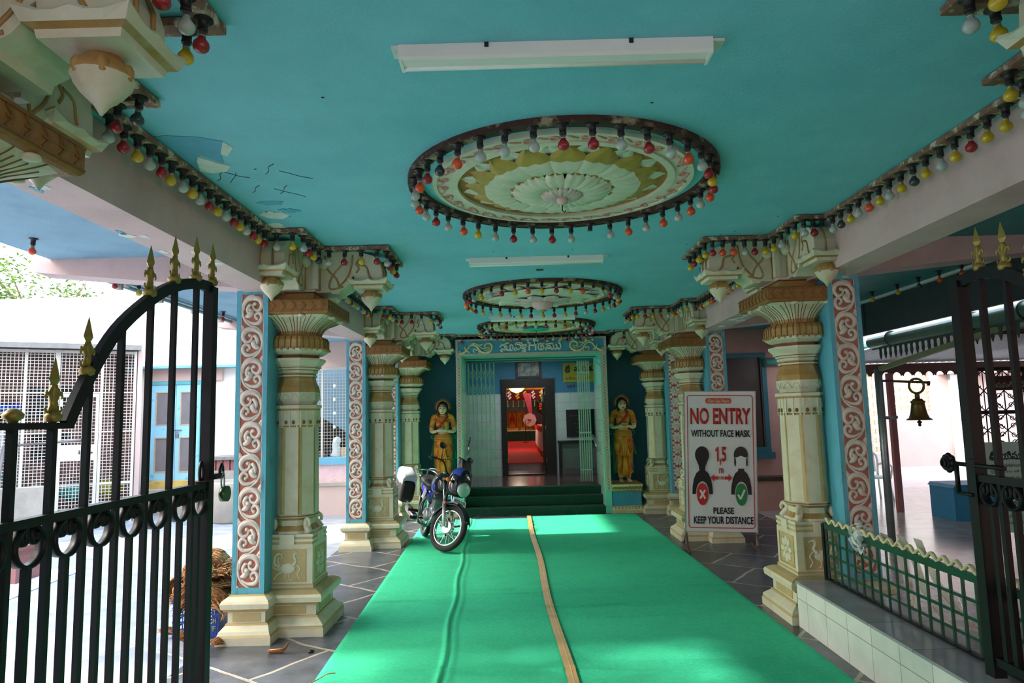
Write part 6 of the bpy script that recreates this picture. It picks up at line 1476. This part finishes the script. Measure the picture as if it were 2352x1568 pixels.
# mesh store
CG = thing('mesh_store', 'white wire mesh store room with a grey sheet roof at the far left', 'mesh enclosure', (-7.02, 12.62, 0), math.radians(30))
def cg(mb, nm, mat): return mb.build(nm, mat, CG)
for x in (-4.4, -3.3, -2.15, -1.70, -1.24, -.56, -.04):
    w = .045 if x != -1.24 else .075; cg(MB().box(x-w/2, x+w/2, -.03, .03, 0 if x > -1.5 else .70, 3.08), 'post', 'wire')
for z, w in ((3.05, .05), (2.32, .02), (1.62, .02), (.70, .04)): cg(MB().box(-4.4, -.02, -.02, .02, z-w/2, z+w/2), 'rail', 'wire')
def mesh_panel(x0, x1, z0, z1, nm='mesh_panel', st=.055):
    m = MB(); nx, nz = int((x1-x0)/st), int((z1-z0)/st)
    for i in range(1, nx): x = x0+(x1-x0)*i/nx; m.box(x-.0045, x+.0045, -.004, .004, z0, z1)
    for i in range(1, nz): z = z0+(z1-z0)*i/nz; m.box(x0, x1, -.005, .005, z-.0045, z+.0045)
    return cg(m, nm, 'wire')
for a, b in ((-4.4, -3.3), (-3.3, -2.15), (-2.15, -1.70), (-1.70, -1.24)): mesh_panel(a, b, .72, 3.05)
mesh_panel(-1.24, -.56, 2.34, 3.05); mesh_panel(-.56, -.04, .05, 3.05)
dd = MB(); 
for a, b, z0, z1 in ((-1.19, -1.14, .05, 2.30), (-.64, -.59, .05, 2.30), (-1.19, -.59, 2.24, 2.30), (-1.19, -.59, 1.12, 1.40), (-1.19, -.59, .05, .12)): dd.box(a, b, -.045, -.012, z0, z1)
do = cg(dd, 'mesh_door', 'wire')
m = MB(); 
for i in range(1, 10):
    x = -1.14+.05*i; m.box(x-.004, x+.004, -.032, -.024, .12, 1.12); m.box(x-.004, x+.004, -.032, -.024, 1.40, 2.24)
for i in range(1, 37):
    z = .12+.06*i
    if z < 1.1 or 1.42 < z < 2.22: m.box(-1.14, -.64, -.032, -.024, z-.004, z+.004)
m.build('mesh_panel', 'wire', do); m = MB(); m.tube([(-.75, -.06, 1.26), (-.66, -.06, 1.26)], .012, 6); m.tube([(-.86, -.06, 1.24), (-.86, -.06, 1.30)], .012, 6); m.build('bolt', 'rust', do)
m = MB(); m.box(-4.5, .05, -.30, 1.6, 3.10, 3.13); m.box(-4.5, .05, -.32, -.28, 3.08, 3.17); 
for i in range(45): m.box(-4.5+.1*i, -4.45+.1*i, -.31, 1.6, 3.13, 3.145)
cg(m, 'sheet_roof', 'sheet')
m = MB(); m.box(-4.5, -1.28, -.10, .10, 0, .70); cg(m, 'parapet', 'concrete')
m = MB(); m.box(-4.5, 0, 1.55, 1.65, 0, 3.1); m.box(.0, .08, 0, 1.65, 0, 3.1, 1); m.box(-4.58, -4.5, 0, 1.65, 0, 3.1); cg(m, 'rear_wall', ['darkroom', 'pinkwall'])
m = MB(); m.box(-2.9, -2.0, 1.50, 1.56, 1.4, 2.2); m.box(-1.8, -1.0, 1.50, 1.56, 1.9, 2.5); m.box(-1.7, -1.1, 1.50, 1.56, 1.1, 1.6); cg(m, 'dark_opening', 'boardblack')
def place_cg(o, x, y, z): o.matrix_world = CG.matrix_basis @ Matrix.Translation((x, y, z)); return o
CG.matrix_basis = Matrix.Translation((-7.02, 12.62, 0)) @ Matrix.Rotation(math.radians(30), 4, 'Z')
MT['locker'] = M('pale_grey_steel_locker', (206, 206, 206), .4, var=.04); MT['tealtrim'] = M('teal_locker_trim', (60, 160, 150), .5)
t = thing('locker', 'pale grey steel locker inside the mesh store', 'locker'); m = MB(); m.box(-.35, .35, 0, .4, 0, 1.75); m.build('body', 'locker', t)
for i in range(2):
    for z in (.1, .9): q = MB(); q.box(-.33+.34*i, -.02+.34*i, -.015, 0, z, z+.76); dr = q.build('door', 'locker', t); q = MB(); q.box(-.10+.34*i, -.06+.34*i, -.025, -.015, z+.35, z+.43); q.build('handle', 'sheet', dr)
MB().box(-.36, .36, -.02, .4, .86, .90).build('trim', 'tealtrim', t); place_cg(t, -2.35, .35, .0)
m = MB(); m.box(-.5, .5, 0, .3, 0, .06); m.box(-.48, -.44, 0, .3, -1.9, 0); m.box(.44, .48, 0, .3, -1.9, 0); t = m.build('shelf', 'concrete'); tag(t, 'shelf carrying a blue roll inside the mesh store', 'shelf'); place_cg(t, -2.3, .9, 1.95)
MT['tarp'] = M('blue_rolled_sheet', (40, 84, 190), .5); m = MB(); m.tube([(-.45, .12, .14), (.45, .12, .14)], .08, 10); o = m.build('rolled_sheet', 'tarp'); tag(o, 'blue rolled sheet lying on the shelf in the mesh store', 'rolled sheet'); place_cg(o, -2.3, .9, 1.95)
for i, (x, z, mt, lb, nm) in enumerate(((-.95, .54, 'tealtrim', 'teal sack behind the mesh store door', 'sack'), (-.42, .56, 'signyellow', 'yellow sack lying right of the teal sack in the mesh store', 'sack'), (-1.5, .55, 'cleartape', 'clear plastic bundle behind the mesh left of the teal sack', 'plastic bundle'), (-.95, .12, 'rust', 'brown heap of scrap at the bottom of the mesh store door', 'scrap heap'))):
    m = MB(); r3 = random.Random(40+i)
    def lump(u, v): 
        a = 2*PI*u; b = -PI/2+PI*v; q = .17*(1+.25*math.sin(3*a+i)*math.cos(2*b)+.06*r3.random()); return (q*1.3*math.cos(b)*math.cos(a), q*.8*math.cos(b)*math.sin(a), q*.8*math.sin(b))
    m.grid(lump, 18, 10); o = m.build(nm, mt); tag(o, lb, nm.replace('_', ' ')); place_cg(o, x, .5, z)
t = thing('table', 'low wooden table carrying sacks inside the mesh store', 'table'); MB().box(-.45, .6, 0, .5, .30, .34).build('top', 'rust', t)
for x in (-.42, .57):
    for y in (.03, .47): MB().box(x-.02, x+.02, y-.02, y+.02, 0, .30).build('leg', 'rust', t)
place_cg(t, -.9, .25, 0)
# leaning rails in front of the store
MT['greyiron'] = M('grey_iron_bar', (120, 112, 112), .5, metal=.3, var=.1)
t = thing('barrier_frame', 'grey iron barrier frame leaning before the mesh store parapet', 'barrier', (-7.55, 11.35, 0)); m = MB(); m.tube([(-1.0, -.15, .02), (-1.05, .15, 1.42)], .028, 8); m.build('leg', 'greyiron', t); m = MB(); m.tube([(.60, -.2, .02), (.36, .18, 1.50)], .028, 8); m.build('leg', 'greyiron', t); m = MB(); m.tube([(-1.05, .15, 1.42), (.36, .18, 1.50)], .022, 8); m.build('top_bar', 'greyiron', t); m = MB(); m.tube([(-1.0, -.15, .03), (.60, -.2, .03)], .022, 8); m.build('bottom_bar', 'greyiron', t)
MT['maroon'] = M('maroon_painted_block', (150, 96, 92), .6, var=.08); MT['palepatch'] = M('pale_blue_painted_slab', (206, 222, 236), .6, var=.05)
m = MB(); m.prism([(-5.12, 6.9), (-5.24, 8.4), (-6.6, 8.6), (-6.9, 6.7)], 'z', 0, .012); tag(m.build('painted_slab', 'palepatch'), 'pale blue painted slab in the paving behind the left gate', 'slab')
m = MB(); m.box(-6.6, -5.55, 7.7, 8.1, .012, .36); m.box(-6.62, -5.53, 7.68, 8.12, .36, .40); tag(m.build('low_plinth', 'maroon'), 'low maroon plinth on the pale painted slab', 'plinth')
# planter drum and ledge
t = thing('planter', 'round whitewashed planter under the brick ledge beyond the left gate', 'planter', (-5.02, 12.3, 0)); m = MB(); m.lathe([(0, .40), (.04, .43), (.55, .46), (.68, .47), (.70, .45), (.70, .38), (.6, .36)], 28); m.build('tub', 'concrete', t); m = MB(); m.lathe([(.6, .37), (.66, .2), (.68, .02)], 20); m.build('soil', 'rust', t)
m = MB(); m.box(-5.9, -4.3, 13.2, 13.9, 0, .82, 0); m.box(-5.95, -4.25, 13.15, 13.9, 1.02, 1.08, 1)
for i in range(12): m.box(-5.9+.135*i, -5.79+.135*i, 13.2, 13.4, .82, 1.02, 2)
tag(m.build('brick_ledge', ['concrete', 'sheet', 'maroon']), 'ledge of dark red bricks behind the round planter', 'ledge')
# wall with a barred window and a stair behind
m = MB(); X0_, X1_ = -4.4, -2.24
m.box(X0_, X1_, 12.55, 12.85, 0, .56, 0); m.box(X0_, X1_, 12.52, 12.85, .54, .60, 3); m.box(X0_, X1_, 12.6, 12.85, .60, .92, 1); m.box(X0_, X1_, 12.56, 12.85, .92, 1.05, 2); m.box(X0_, X1_, 12.6, 12.85, 2.70, 3.3, 0); m.box(X0_, -3.95, 12.6, 12.85, 1.05, 2.7, 0); m.box(-2.5, X1_, 12.6, 12.85, 1.05, 2.7, 0)
struct('wall_left_stair', m, ['pinkwall', 'roughpink', 'sillblue', 'concrete'])
t = thing('window_grille', 'white wire window grille in the pink wall left of the motorcycle', 'window grille', (-3.22, 12.62, 1.05))
m = MB()
for x in (-.73, -.36, .1, .55, .72): m.box(x-.012, x+.012, -.012, .012, 0, 1.65)
m.box(-.73, .73, -.012, .012, 1.60, 1.65); m.build('frame', 'wire', t); m = MB()
for i in range(26): x = -.72+.0565*i; m.box(x-.002, x+.002, -.002, .002, 0, 1.6)
for i in range(28): z = .057*i; m.box(-.73, .73, -.003, .003, z-.002, z+.002)
m.build('mesh', 'wire', t); m = MB()
for i, z in enumerate((.30, .55, .80, 1.05, 1.3)): m.sphere((-.13, -.01, z), .03, 4 if i % 2 else 10, 4, 0, True, (1, .3, 1))
m.build('rosette', 'white', t)
MT['stairblue'] = M('grey_blue_stair_plaster', (104, 138, 158), .7, var=.06)
m = MB(); m.prism([(-4.4, 2.55), (-4.4, 2.15), (-2.4, .95), (-1.9, .95), (-1.9, 3.3), (-4.4, 3.3)], 'y', 13.3, 13.9); struct('wall_stair', m, 'stairblue')
struct('wall_stair_dark', MB().box(-4.4, -2.0, 13.92, 13.99, 0, 3.2), 'boardblack')  # black sheet standing in for the dark under the stair
MT['plasticbag'] = glassmat('white_polythene', (226, 230, 232), .8, .3)
m = MB(); m.tube(smooth_pts([(0, 0, 0), (.01, 0, .10), (-.01, 0, .22), (.02, 0, .30), (-.04, 0, .33)], 4), [.10, .105, .10, .09, .085, .08, .075, .07, .068, .066, .068, .07, .072, .06, .05, .03, .02], 12); o = m.build('plastic_bag', 'plasticbag'); o.location = (-3.35, 12.74, 1.055); tag(o, 'tied white plastic bag on the blue window sill', 'bag')
m = MB(); m.box(-.05, .05, -.05, .05, 0, .17); o = m.build('carton', 'screenframe'); o.location = (-3.20, 12.72, 1.05); tag(o, 'small tan carton beside the plastic bag on the sill', 'carton')
m = MB(); m.sphere((0, 0, .05), .075, 10, 7, sc=(1.2, .8, .9)); o = m.build('crumpled_bag', 'plasticbag'); o.location = (-3.06, 12.72, 1.05); tag(o, 'crumpled white bag at the right end of the sill', 'bag')
m = MB()
for i in range(40): a = rnd.random()*6.28; m.tube([(.12*math.cos(a)*rnd.random()*1.6, .05*math.sin(a), .02), (.1*rnd.uniform(-1, 1), .04*rnd.uniform(-1, 1), .10*rnd.random()), (.14*rnd.uniform(-1, 1), .04*rnd.uniform(-1, 1), .02)], .008, 4)
o = m.build('dry_grass_bundle', MT['darkroom']); o.location = (-3.66, 12.74, 1.05); tag(o, 'bundle of dry grass at the left end of the blue sill', 'dry grass')
m = MB(); m.tube(smooth_pts([(0, 0, 0), (-.14, -.02, .0), (-.22, -.04, .02), (-.24, -.05, .06), (-.21, -.05, .08)], 4), .016, 6); o = m.build('wall_hook', 'sheet'); o.location = (-5.35, 13.98, 2.62); tag(o, 'curved iron hook sticking out of the white yard wall', 'hook')
# conduit and lamps along the left slab edge
t = thing('conduit', 'grey conduit pipe clipped along the left slab edge', 'pipe', (-4.0, 0, CZ-.04)); m = MB(); m.tube([(0, 6.6, 0), (0, 12.0, 0)], .022, 8); m.tube([(.09, 6.6, .01), (.09, 12.0, .01)], .014, 8); m.build('pipe', 'steel', t)
for y in (6.8, 7.6, 8.4, 9.2): m = MB(); m.box(-.03, .03, y-.02, y+.02, -.05, .03); m.build('clip', 'concrete', t)
for (x, y, c, lb) in ((-3.72, 5.16, 'O', 'red bulb alone at the corner of the blue left soffit'), (-3.88, 6.95, 'Y', 'yellow bulb beside the conduit on the left slab edge'), (-3.82, 8.85, 'R', 'red bulb under the blue soffit beyond the gate stile'), (-3.90, 6.55, 'R', 'red bulb half hidden behind the left cross beam')): bulb(x, y, c, lb, 'bulbs under the left soffit', CZ)
m = MB(); m.tube([(0, 0, .03), (0, 0, -.05)], .025, 10); o = m.build('lamp_socket', 'concrete'); o.location = (-3.88, 6.72, CZ-.03); tag(o, 'pale empty lamp socket beside the yellow soffit bulb', 'lamp socket')
# tank and trees
t = thing('water_tank', 'pale blue water tank on the roof beyond the yard', 'water tank', (-9.7, 17.2, 0)); m = MB(); m.lathe([(4.31, .6), (4.5, .6), (5.0, .6), (5.2, .42), (5.25, .2), (5.3, .2)], 24); m.build('drum', M('faded_blue_plastic', (120, 150, 196), .5), t); m = MB(); m.tube([(1.0, 0, 4.31), (.5, 0, 5.2)], .03, 6); m.build('pipe', 'white', t)
struct('wall_far_block', MB().box(-16, -5.2, 15.5, 18.6, 0, 4.3), 'offwhite')
MT['bark'] = M('grey_brown_bark', (110, 92, 76), .9, var=.2, bump=.5); 
def leafmat(nm, c): 
    m = M(nm, c, .6, var=.25, scale=3); return m
MT['leaf1'] = leafmat('pale_green_leaves', (96, 128, 52)); MT['leaf2'] = leafmat('mid_green_leaves', (96, 140, 64))
def tree(label, base, H, crown, nb, nl, mat, ls, seed):
    r = random.Random(seed); t = thing('tree', label, 'tree', base)
    m = MB(); m.tube(smooth_pts([(0, 0, 0), (.1, 0, H*.4), (-.1, .1, H*.8)], 4), [.22-.014*i for i in range(9)], 10); tips = []
    for i in range(nb):
        a = r.random()*6.28; e = r.uniform(.2, 1.0); R = crown*r.uniform(.5, 1.0); p = Vector((0, 0, H*r.uniform(.55, .8))); q = Vector((R*math.cos(a), R*math.sin(a), H*.8+crown*.7*e)); md = p.lerp(q, .5)+Vector((r.uniform(-.3, .3), r.uniform(-.3, .3), .2))
        m.tube(smooth_pts([p, md, q], 4), [.07-.007*i for i in range(9)], 6)
        for j in range(6): tips.append(p.lerp(q, r.uniform(.45, 1.05))+Vector((r.uniform(-.5, .5), r.uniform(-.5, .5), r.uniform(-.4, .5))))
    m.build('trunk', 'bark', t); V = []; F = []
    for i in range(nl):
        c = r.choice(tips)+Vector((r.gauss(0, .32), r.gauss(0, .32), r.gauss(0, .25))); a = r.random()*6.28; d = Vector((math.cos(a), math.sin(a), r.uniform(-.6, .3)))*ls; s = Vector((-math.sin(a), math.cos(a), r.uniform(-.4, .4)))*ls*.42; k_ = len(V)
        V += [tuple(c-d*.5), tuple(c+s*.5), tuple(c+d*.5), tuple(c-s*.5)]; F.append((k_, k_+1, k_+2, k_+3))
    me = bpy.data.meshes.new('foliage'); me.from_pydata(V, [], F); me.materials.append(MT[mat]); o = bpy.data.objects.new('foliage', me); COL.objects.link(o); o.parent = t; return t
tree('pale green tree with thin branches above the far white wall', (-15.0, 21, 0), 6.0, 2.6, 22, 8000, 'leaf1', .20, 3)
# added unseen house blocks the low sun; the tree beyond the frame dapples it
m = MB(); m.box(-17, -12.6, 4.75, 9.4, 0, 9.0, 0); m.box(-17.2, -12.5, 4.75, 9.4, 9.0, 9.2, 1); m.box(-17, -12.6, -7.5, 1.6, 0, 9.0, 0)
struct('wall_lane_sun_blocker', m, ['pinkwall', 'concrete'])
struct('wall_street_blocker', MB().box(-17, 16, -7.9, -7.5, 0, 7.5), 'pinkwall', 'house front across the street behind the viewer')  # unseen wall added to cut sky light from the street side
tree('broad green tree across the lane, left of the gate and out of the frame', (-9.9, 3.2, 0), 6.2, 2.6, 28, 2000, 'leaf2', .22, 8)
# ------------------------------------------------------------------ right aisle and court
m = MB(); y = 12.3; WX0, WX1, WZ0, WZ1 = 3.05, 4.42, 1.06, 2.66
m.box(2.75, WX0, y, y+.2, 0, CZ); m.box(WX1, 4.86, y, y+.2, 0, CZ); m.box(WX0, WX1, y, y+.2, 0, WZ0); m.box(WX0, WX1, y, y+.2, WZ1, CZ); m.box(4.70, 4.86, y+.2, 17, 0, CZ)
struct('wall_right', m, 'aislepink')
struct('ceiling_court', MB().box(5.0, 14, 11.7, 15.8, 2.75, 2.80), 'tealsoffit')  # unseen cover over the far court, extended to cut light from the right
struct('wall_right_blocker', MB().box(9.6, 9.9, -7.5, 10.4, 0, 2.9), 'pinkwall', 'boundary wall of the right court beyond the frame')  # unseen wall added to hold back light from the right
m = MB(); m.box(2.85, 4.84, 11.95, y, 0, .50, 0); m.box(2.85, 4.86, 11.92, y, .50, .56, 1); struct('baseboard_right', m, ['aislepink', 'boardblack'])
m = MB(); 
for a, b, c, e_ in ((WX0-.08, WX1+.08, WZ0-.09, WZ0), (WX0-.08, WX1+.08, WZ1, WZ1+.08), (WX0-.08, WX0, WZ0, WZ1), (WX1, WX1+.08, WZ0, WZ1)): m.box(a, b, y-.03, y+.05, c, e_)
m.box(WX0-.12, WX1+.12, y-.10, y, WZ0-.20, WZ0-.09); m.box(WX0, WX1, y+.06, y+.08, WZ0, WZ1, 1)
o = struct('window_1', m, ['tealwall', 'boardblack'])
m = MB(); m.tube([(4.46, y-.10, 2.56), (5.0, y-.10, 2.58)], .075, 12); tag(m.build('drain_pipe', M('pale_teal_pipe', (96, 156, 150), .4)), 'short teal drain pipe beside the dark window', 'pipe')
MT['gutter'] = M('green_gutter_pipe', (86, 124, 108), .4, var=.06); MT['olive'] = M('olive_green_iron', (110, 124, 84), .5); MT['beambrown'] = M('brown_iron_beam', (92, 66, 60), .6, var=.1); MT['dkgreen'] = M('deep_green_drip_valance', (52, 76, 62), .5)
t = thing('gutter', 'green gutter pipe along the right slab edge with hanging spear drops', 'gutter', (4.98, 0, 2.60)); m = MB(); m.tube([(0, 2.0, .03), (0, 9.5, 0)], .088, 16); m.build('pipe', 'gutter', t)
for yy in (4.2, 5.9, 6.6, 7.35, 9.0): m = MB(); m.torus((0, yy, .012), .09, .012, 'y', 20, 6); m.build('strap', 'holder', t)
for i in range(60):
    yy = 2.1+.122*i; m = MB(); m.prism([(yy-.035, -.09), (yy+.035, -.09), (yy+.018, -.13), (yy+.028, -.18), (yy, -.245), (yy-.028, -.18), (yy-.018, -.13)], 'x', -.006, .006); m.build('spear_drop', 'dkgreen', t)
m = MB(); m.box(-.008, .008, 2.0, 9.5, -.10, -.06); m.build('valance_rail', 'dkgreen', t)
def rz(yy): return 2.46+.05*(11.5-yy)
m = MB(); nu = 220
def cor(u, v): x = 5.05+7.5*u; yy = -4+15.6*v; return (x, yy, rz(yy)+.018*math.sin(x*2*PI/.11))
m.grid(cor, 7*10*4, 8)
tag(m.build('corrugated_roof', M('grey_corrugated_sheet', (206, 206, 208), .45, metal=.3, var=.08)), 'grey corrugated roof sheet over the right court', 'roof')
for yy in (4.4, 8.2): m = MB(); m.box(5.05, 12.5, yy, yy+.05, rz(yy)-.08, rz(yy)-.02); tag(m.build('purlin', 'holder'), 'dark steel purlin under the corrugated roof, %s one from the gate' % ('first' if yy < 5 else 'second'), 'purlin')
t = thing('eave_beam', 'brown iron beam with a scalloped valance under the corrugated roof', 'beam', (.5, 11.5, .17)); MB().box(4.55, 12.5, -.03, .03, 2.12, 2.26).build('beam', 'beambrown', t)
poly = [(4.55, 2.13)]; x = 4.55; poly2 = []
while x < 12.4:
    poly2 += [(x, 2.065), (x+.02, 2.05)]+[(x+.09-.065*math.cos(a), 2.045+.075*math.sin(a)) for a in [PI*i/8 for i in range(9)]]+[(x+.16, 2.05)]; x += .18
m = MB()
for i in range(0, len(poly2)-1): (a, b), (c, e_) = poly2[i], poly2[i+1]; m.add([(a, 0, b), (c, 0, e_), (c, 0, 2.13), (a, 0, 2.13), (a, .006, b), (c, .006, e_), (c, .006, 2.13), (a, .006, 2.13)], [(0, 1, 2, 3), (7, 6, 5, 4), (0, 4, 5, 1)])
m.build('scalloped_valance', 'beambrown', t)
m = MB(); m.bar((4.72, 8.86, 2.20), (5.02, 6.9, 2.50), .05, .06); tag(m.build('roof_brace', 'olive'), 'olive green iron brace running up to the gutter', 'brace')
t = thing('steel_post', 'galvanised steel pipe post carrying the hanging bell', 'post', (4.71, 8.9, 0)); m = MB(); m.tube([(0, 0, 0), (0, 0, 2.2)], .047, 16); m.build('pipe', 'steel', t); m = MB(); m.bar((.02, 0, 2.05), (.66, 0, 2.01), .02, .03); m.bar((.64, 0, 2.03), (.64, 0, 1.97), .02, .03); m.build('arm', 'holder', t); m = MB(); m.tube([(.04, 0, 1.57), (.19, -.02, 1.575)], .020, 10); m.build('stub', 'steel', t)
MT['bronze'] = M('dark_bronze_bell', (112, 96, 50), .4, metal=.6, var=.2)
t = thing('bell', 'bronze temple bell hanging from the arm of the steel post', 'bell', (5.19, 8.9, 1.53)); m = MB(); m.lathe([(0, .150), (.012, .148), (.03, .118), (.08, .10), (.16, .085), (.22, .078), (.225, .086), (.245, .086), (.25, .07), (.275, .05), (.28, .02)], 28); m.build('body', 'bronze', t); m = MB(); m.tube([(0, 0, .27), (0, 0, .36)], .03, 12); m.torus((0, 0, .44), .095, .016, 'y', 28, 8); m.build('crown_ring', 'bronze', t); m = MB(); m.tube([(0, 0, .1), (0, 0, -.03)], .012, 8); m.lathe([(-.08, .012), (-.06, .02), (-.045, .014), (-.03, .03), (-.01, .022)], 12); m.build('clapper', 'holder', t)
m = MB(); m.box(6.22, 6.31, 11.46, 11.54, 0, 2.27); tag(m.build('wooden_post', 'maroon'), 'slim brown post standing behind the steel bell post', 'post')
# lattice walls of the court
MT['courtpink'] = M('court_pink_wash', (176, 152, 146), .8, var=.05, scale=1.5)
MT['latt'] = M('cream_concrete_lattice', (186, 160, 134), .7, var=.06)
m = MB(); m.box(9.0, 10.2, 20, 20.3, 0, 6, 0); m.box(10.2, 10.66, 20, 20.3, 2.70, 6); m.box(10.66, 10.82, 20, 20.3, 0, 6); m.box(10.82, 12.06, 20, 20.3, 0, 1.56); m.box(10.82, 12.06, 20, 20.3, 2.86, 6); m.box(12.06, 22, 20, 20.3, 0, 6); m.box(10.2, 10.66, 20, 20.3, 0, .38); m.box(12.6, 12.85, 19.9, 20, 0, 3.2, 1); m.box(12.3, 16, 19.4, 20, 2.62, 2.70)
struct('wall_court', m, ['courtpink', MT['walltile']])
def lattice(nm, x0, x1, z0, z1, nx, nz, label):
    m = MB(); dx, dz = (x1-x0)/nx, (z1-z0)/nz
    for i in range(nx):
        for j in range(nz):
            cx, cz = x0+dx*(i+.5), z0+dz*(j+.5)
            for k_ in range(6): a = PI/6+k_*PI/3; m.bar((cx, 20.1, cz), (cx+dx*.52*math.cos(a), 20.1, cz+dz*.55*math.sin(a)), .05, .022, 0, up=(0, 1, 0))
            m.box(x0+dx*i-.012, x0+dx*i+.012, 20.07, 20.13, cz-dz*.30, cz+dz*.30)
    o = m.build(nm, 'latt'); return tag(o, label, 'lattice screen')
lattice('lattice_screen', 10.82, 12.06, 1.56, 2.86, 6, 5, 'cream star patterned lattice screen behind the hanging bell'); lattice('lattice_screen', 10.2, 10.66, .38, 2.70, 2, 9, 'narrow cream lattice screen between pillar and steel post')
t = thing('plastic_chair', 'white plastic chair half hidden behind the steel post', 'chair', (6.62, 13.0, 0)); m = MB(); m.box(-.22, .22, -.22, .22, .40, .44); m.build('seat', 'white', t); m = MB(); m.tube(smooth_pts([(-.20, .2, .44), (-.22, .24, .8), (0, .25, .88), (.22, .24, .8), (.20, .2, .44)], 4), .022, 8); m.grid(lambda u, v: (-.18+.36*u, .22+.03*v, .5+.33*v), 6, 4); m.build('backrest', 'white', t)
for sx in (-1, 1):
    for sy in (-1, 1): m = MB(); m.tube([(sx*.20, sy*.19, .40), (sx*.24, sy*.23, 0)], .02, 8); m.build('leg', 'white', t)
    m = MB(); m.tube(smooth_pts([(sx*.22, -.2, .40), (sx*.25, -.22, .62), (sx*.25, .1, .66), (sx*.22, .22, .62)], 4), .02, 8); m.build('armrest', 'white', t)
MT['bluebox'] = M('bright_blue_painted_box', (46, 140, 186), .5, var=.06); m = MB(); m.box(6.48, 7.15, 10.4, 11.0, 0, .48); m.prism([(6.46, .48), (7.17, .48), (7.13, .53), (6.50, .53)], 'y', 10.38, 11.02); tag(m.build('blue_box', 'bluebox'), 'blue painted box standing on the court floor behind the right gate', 'box')
# ornamental iron screen
og = thing('iron_screen', 'black iron screen of scrollwork behind the right gate', 'iron screen', (6.22, 9.6, 0))
for x in (0, .9, 1.8): m = MB(); m.box(x-.025, x+.025, -.025, .025, 0, 2.22); m.build('post', 'black', og)
for z in (.55, 1.10, 1.60, 2.20): m = MB(); m.box(0, 1.8, -.02, .02, z-.025, z+.025); m.build('rail', 'black', og)
def scrolls(x0, x1, z0, z1):
    m = MB(); nx, nz = 3, 2; dx, dz = (x1-x0)/nx, (z1-z0)/nz
    for i in range(nx):
        for j in range(nz):
            cx, cz = x0+dx*(i+.5), z0+dz*(j+.5)
            for a, b in ((-1, -1), (1, -1)): m.bar((cx+a*dx/2, 0, cz+b*dz/2), (cx-a*dx/2, 0, cz-b*dz/2), .010)
            for sx in (-1, 1):
                for sz in (-1, 1):
                    q = spiral((cx+sx*dx*.22, cz+sz*dz*.24), dx*.15, dx*.04, 0, 1.1, 12, sx*sz); m.tube([(p_[0], 0, p_[1]) for p_ in q], .006, 5)
        m.bar((x0+dx*i, 0, z0), (x0+dx*i, 0, z1), .010)
    return m.build('scroll_panel', 'black', og)
for a, b in ((.03, .87), (.93, 1.77)):
    for z0, z1 in ((1.62, 2.18), (1.12, 1.58), (.57, 1.08)): scrolls(a, b, z0, z1)
MT['signdark'] = M('dark_brown_sign_plate', (40, 28, 28), .4); MT['signcream'] = M('cream_sign_lettering', (150, 150, 124), .5); MT['mint'] = M('mint_green_notice_board', (150, 190, 176), .5, var=.05)
t = thing('sign_plate', 'dark sign plate with cream lettering on the iron screen', 'sign', (7.05, 9.55, 1.90)); MB().box(-.44, .44, 0, .015, 0, .20).build('plate', 'signdark', t); text_fit('lettering', 'అనుమతిలేనిదే ప్రవేశం లేదు', 'signcream', t, (-.01, -.002, .085), .82, .09)
def nboard(x0, x1, y, z0, z1, label, head, lines):
    t = thing('notice_board', label, 'notice board', ((x0+x1)/2, y, z0)); w = x1-x0; h = z1-z0; MB().box(-w/2, w/2, 0, .02, 0, h).build('panel', 'mint', t)
    for x in (-w/2+.02, w/2-.02): m = MB(); m.tube([(x, .03, h), (x, .03, -z0)], .014, 8); m.build('leg', 'steel', t)
    if head: strokes('lettering', SHRI, 'ink', t, (-w/2+.10, h-.14), .055, .009); text_fit('lettering', head, 'ink', t, (.04, -.002, h-.14), w*.62, .10, bold=.02)
    for i, l in enumerate(lines): text_fit('lettering', l, 'ink', t, (0, -.002, h-(.25 if head else .06)-.065*i), w*.84, .038)
nboard(5.03, 5.78, 7.5, .85, 1.30, 'mint notice board with a large heading behind the right gate', 'యిసూత్రమ', ['శుభ వచనములు పంచాంగము', 'దైవికము దానము చేసిన', 'ప్రసాదము వితరణ'])
nboard(5.02, 5.50, 7.3, .38, .74, 'small mint notice board below the heading board', '', ['నమస్కారము చేయు', 'సమయము ఉదయము', '6 నుండి 12 వరకు', 'సాయంత్రం 4 నుండి'])
nboard(5.62, 6.1, 7.2, .36, .80, 'mint notice board partly hidden at the right edge', '', ['గురువారము', 'అన్నదానము', 'చేయుటకు', 'సంప్రదించండి', 'కార్యాలయము'])
for i, (x, yy, c) in enumerate(((4.56, 8.6, 'Y'), (4.60, 8.1, 'Y'), (4.62, 7.7, 'D'), (4.64, 7.35, 'O'), (4.66, 7.0, 'O'))): bulb(x, yy, c, '%s bulb on the right slab edge, %s from the pillar' % (CN[c], ORD[i]), 'bulbs along the right slab edge', CZ)
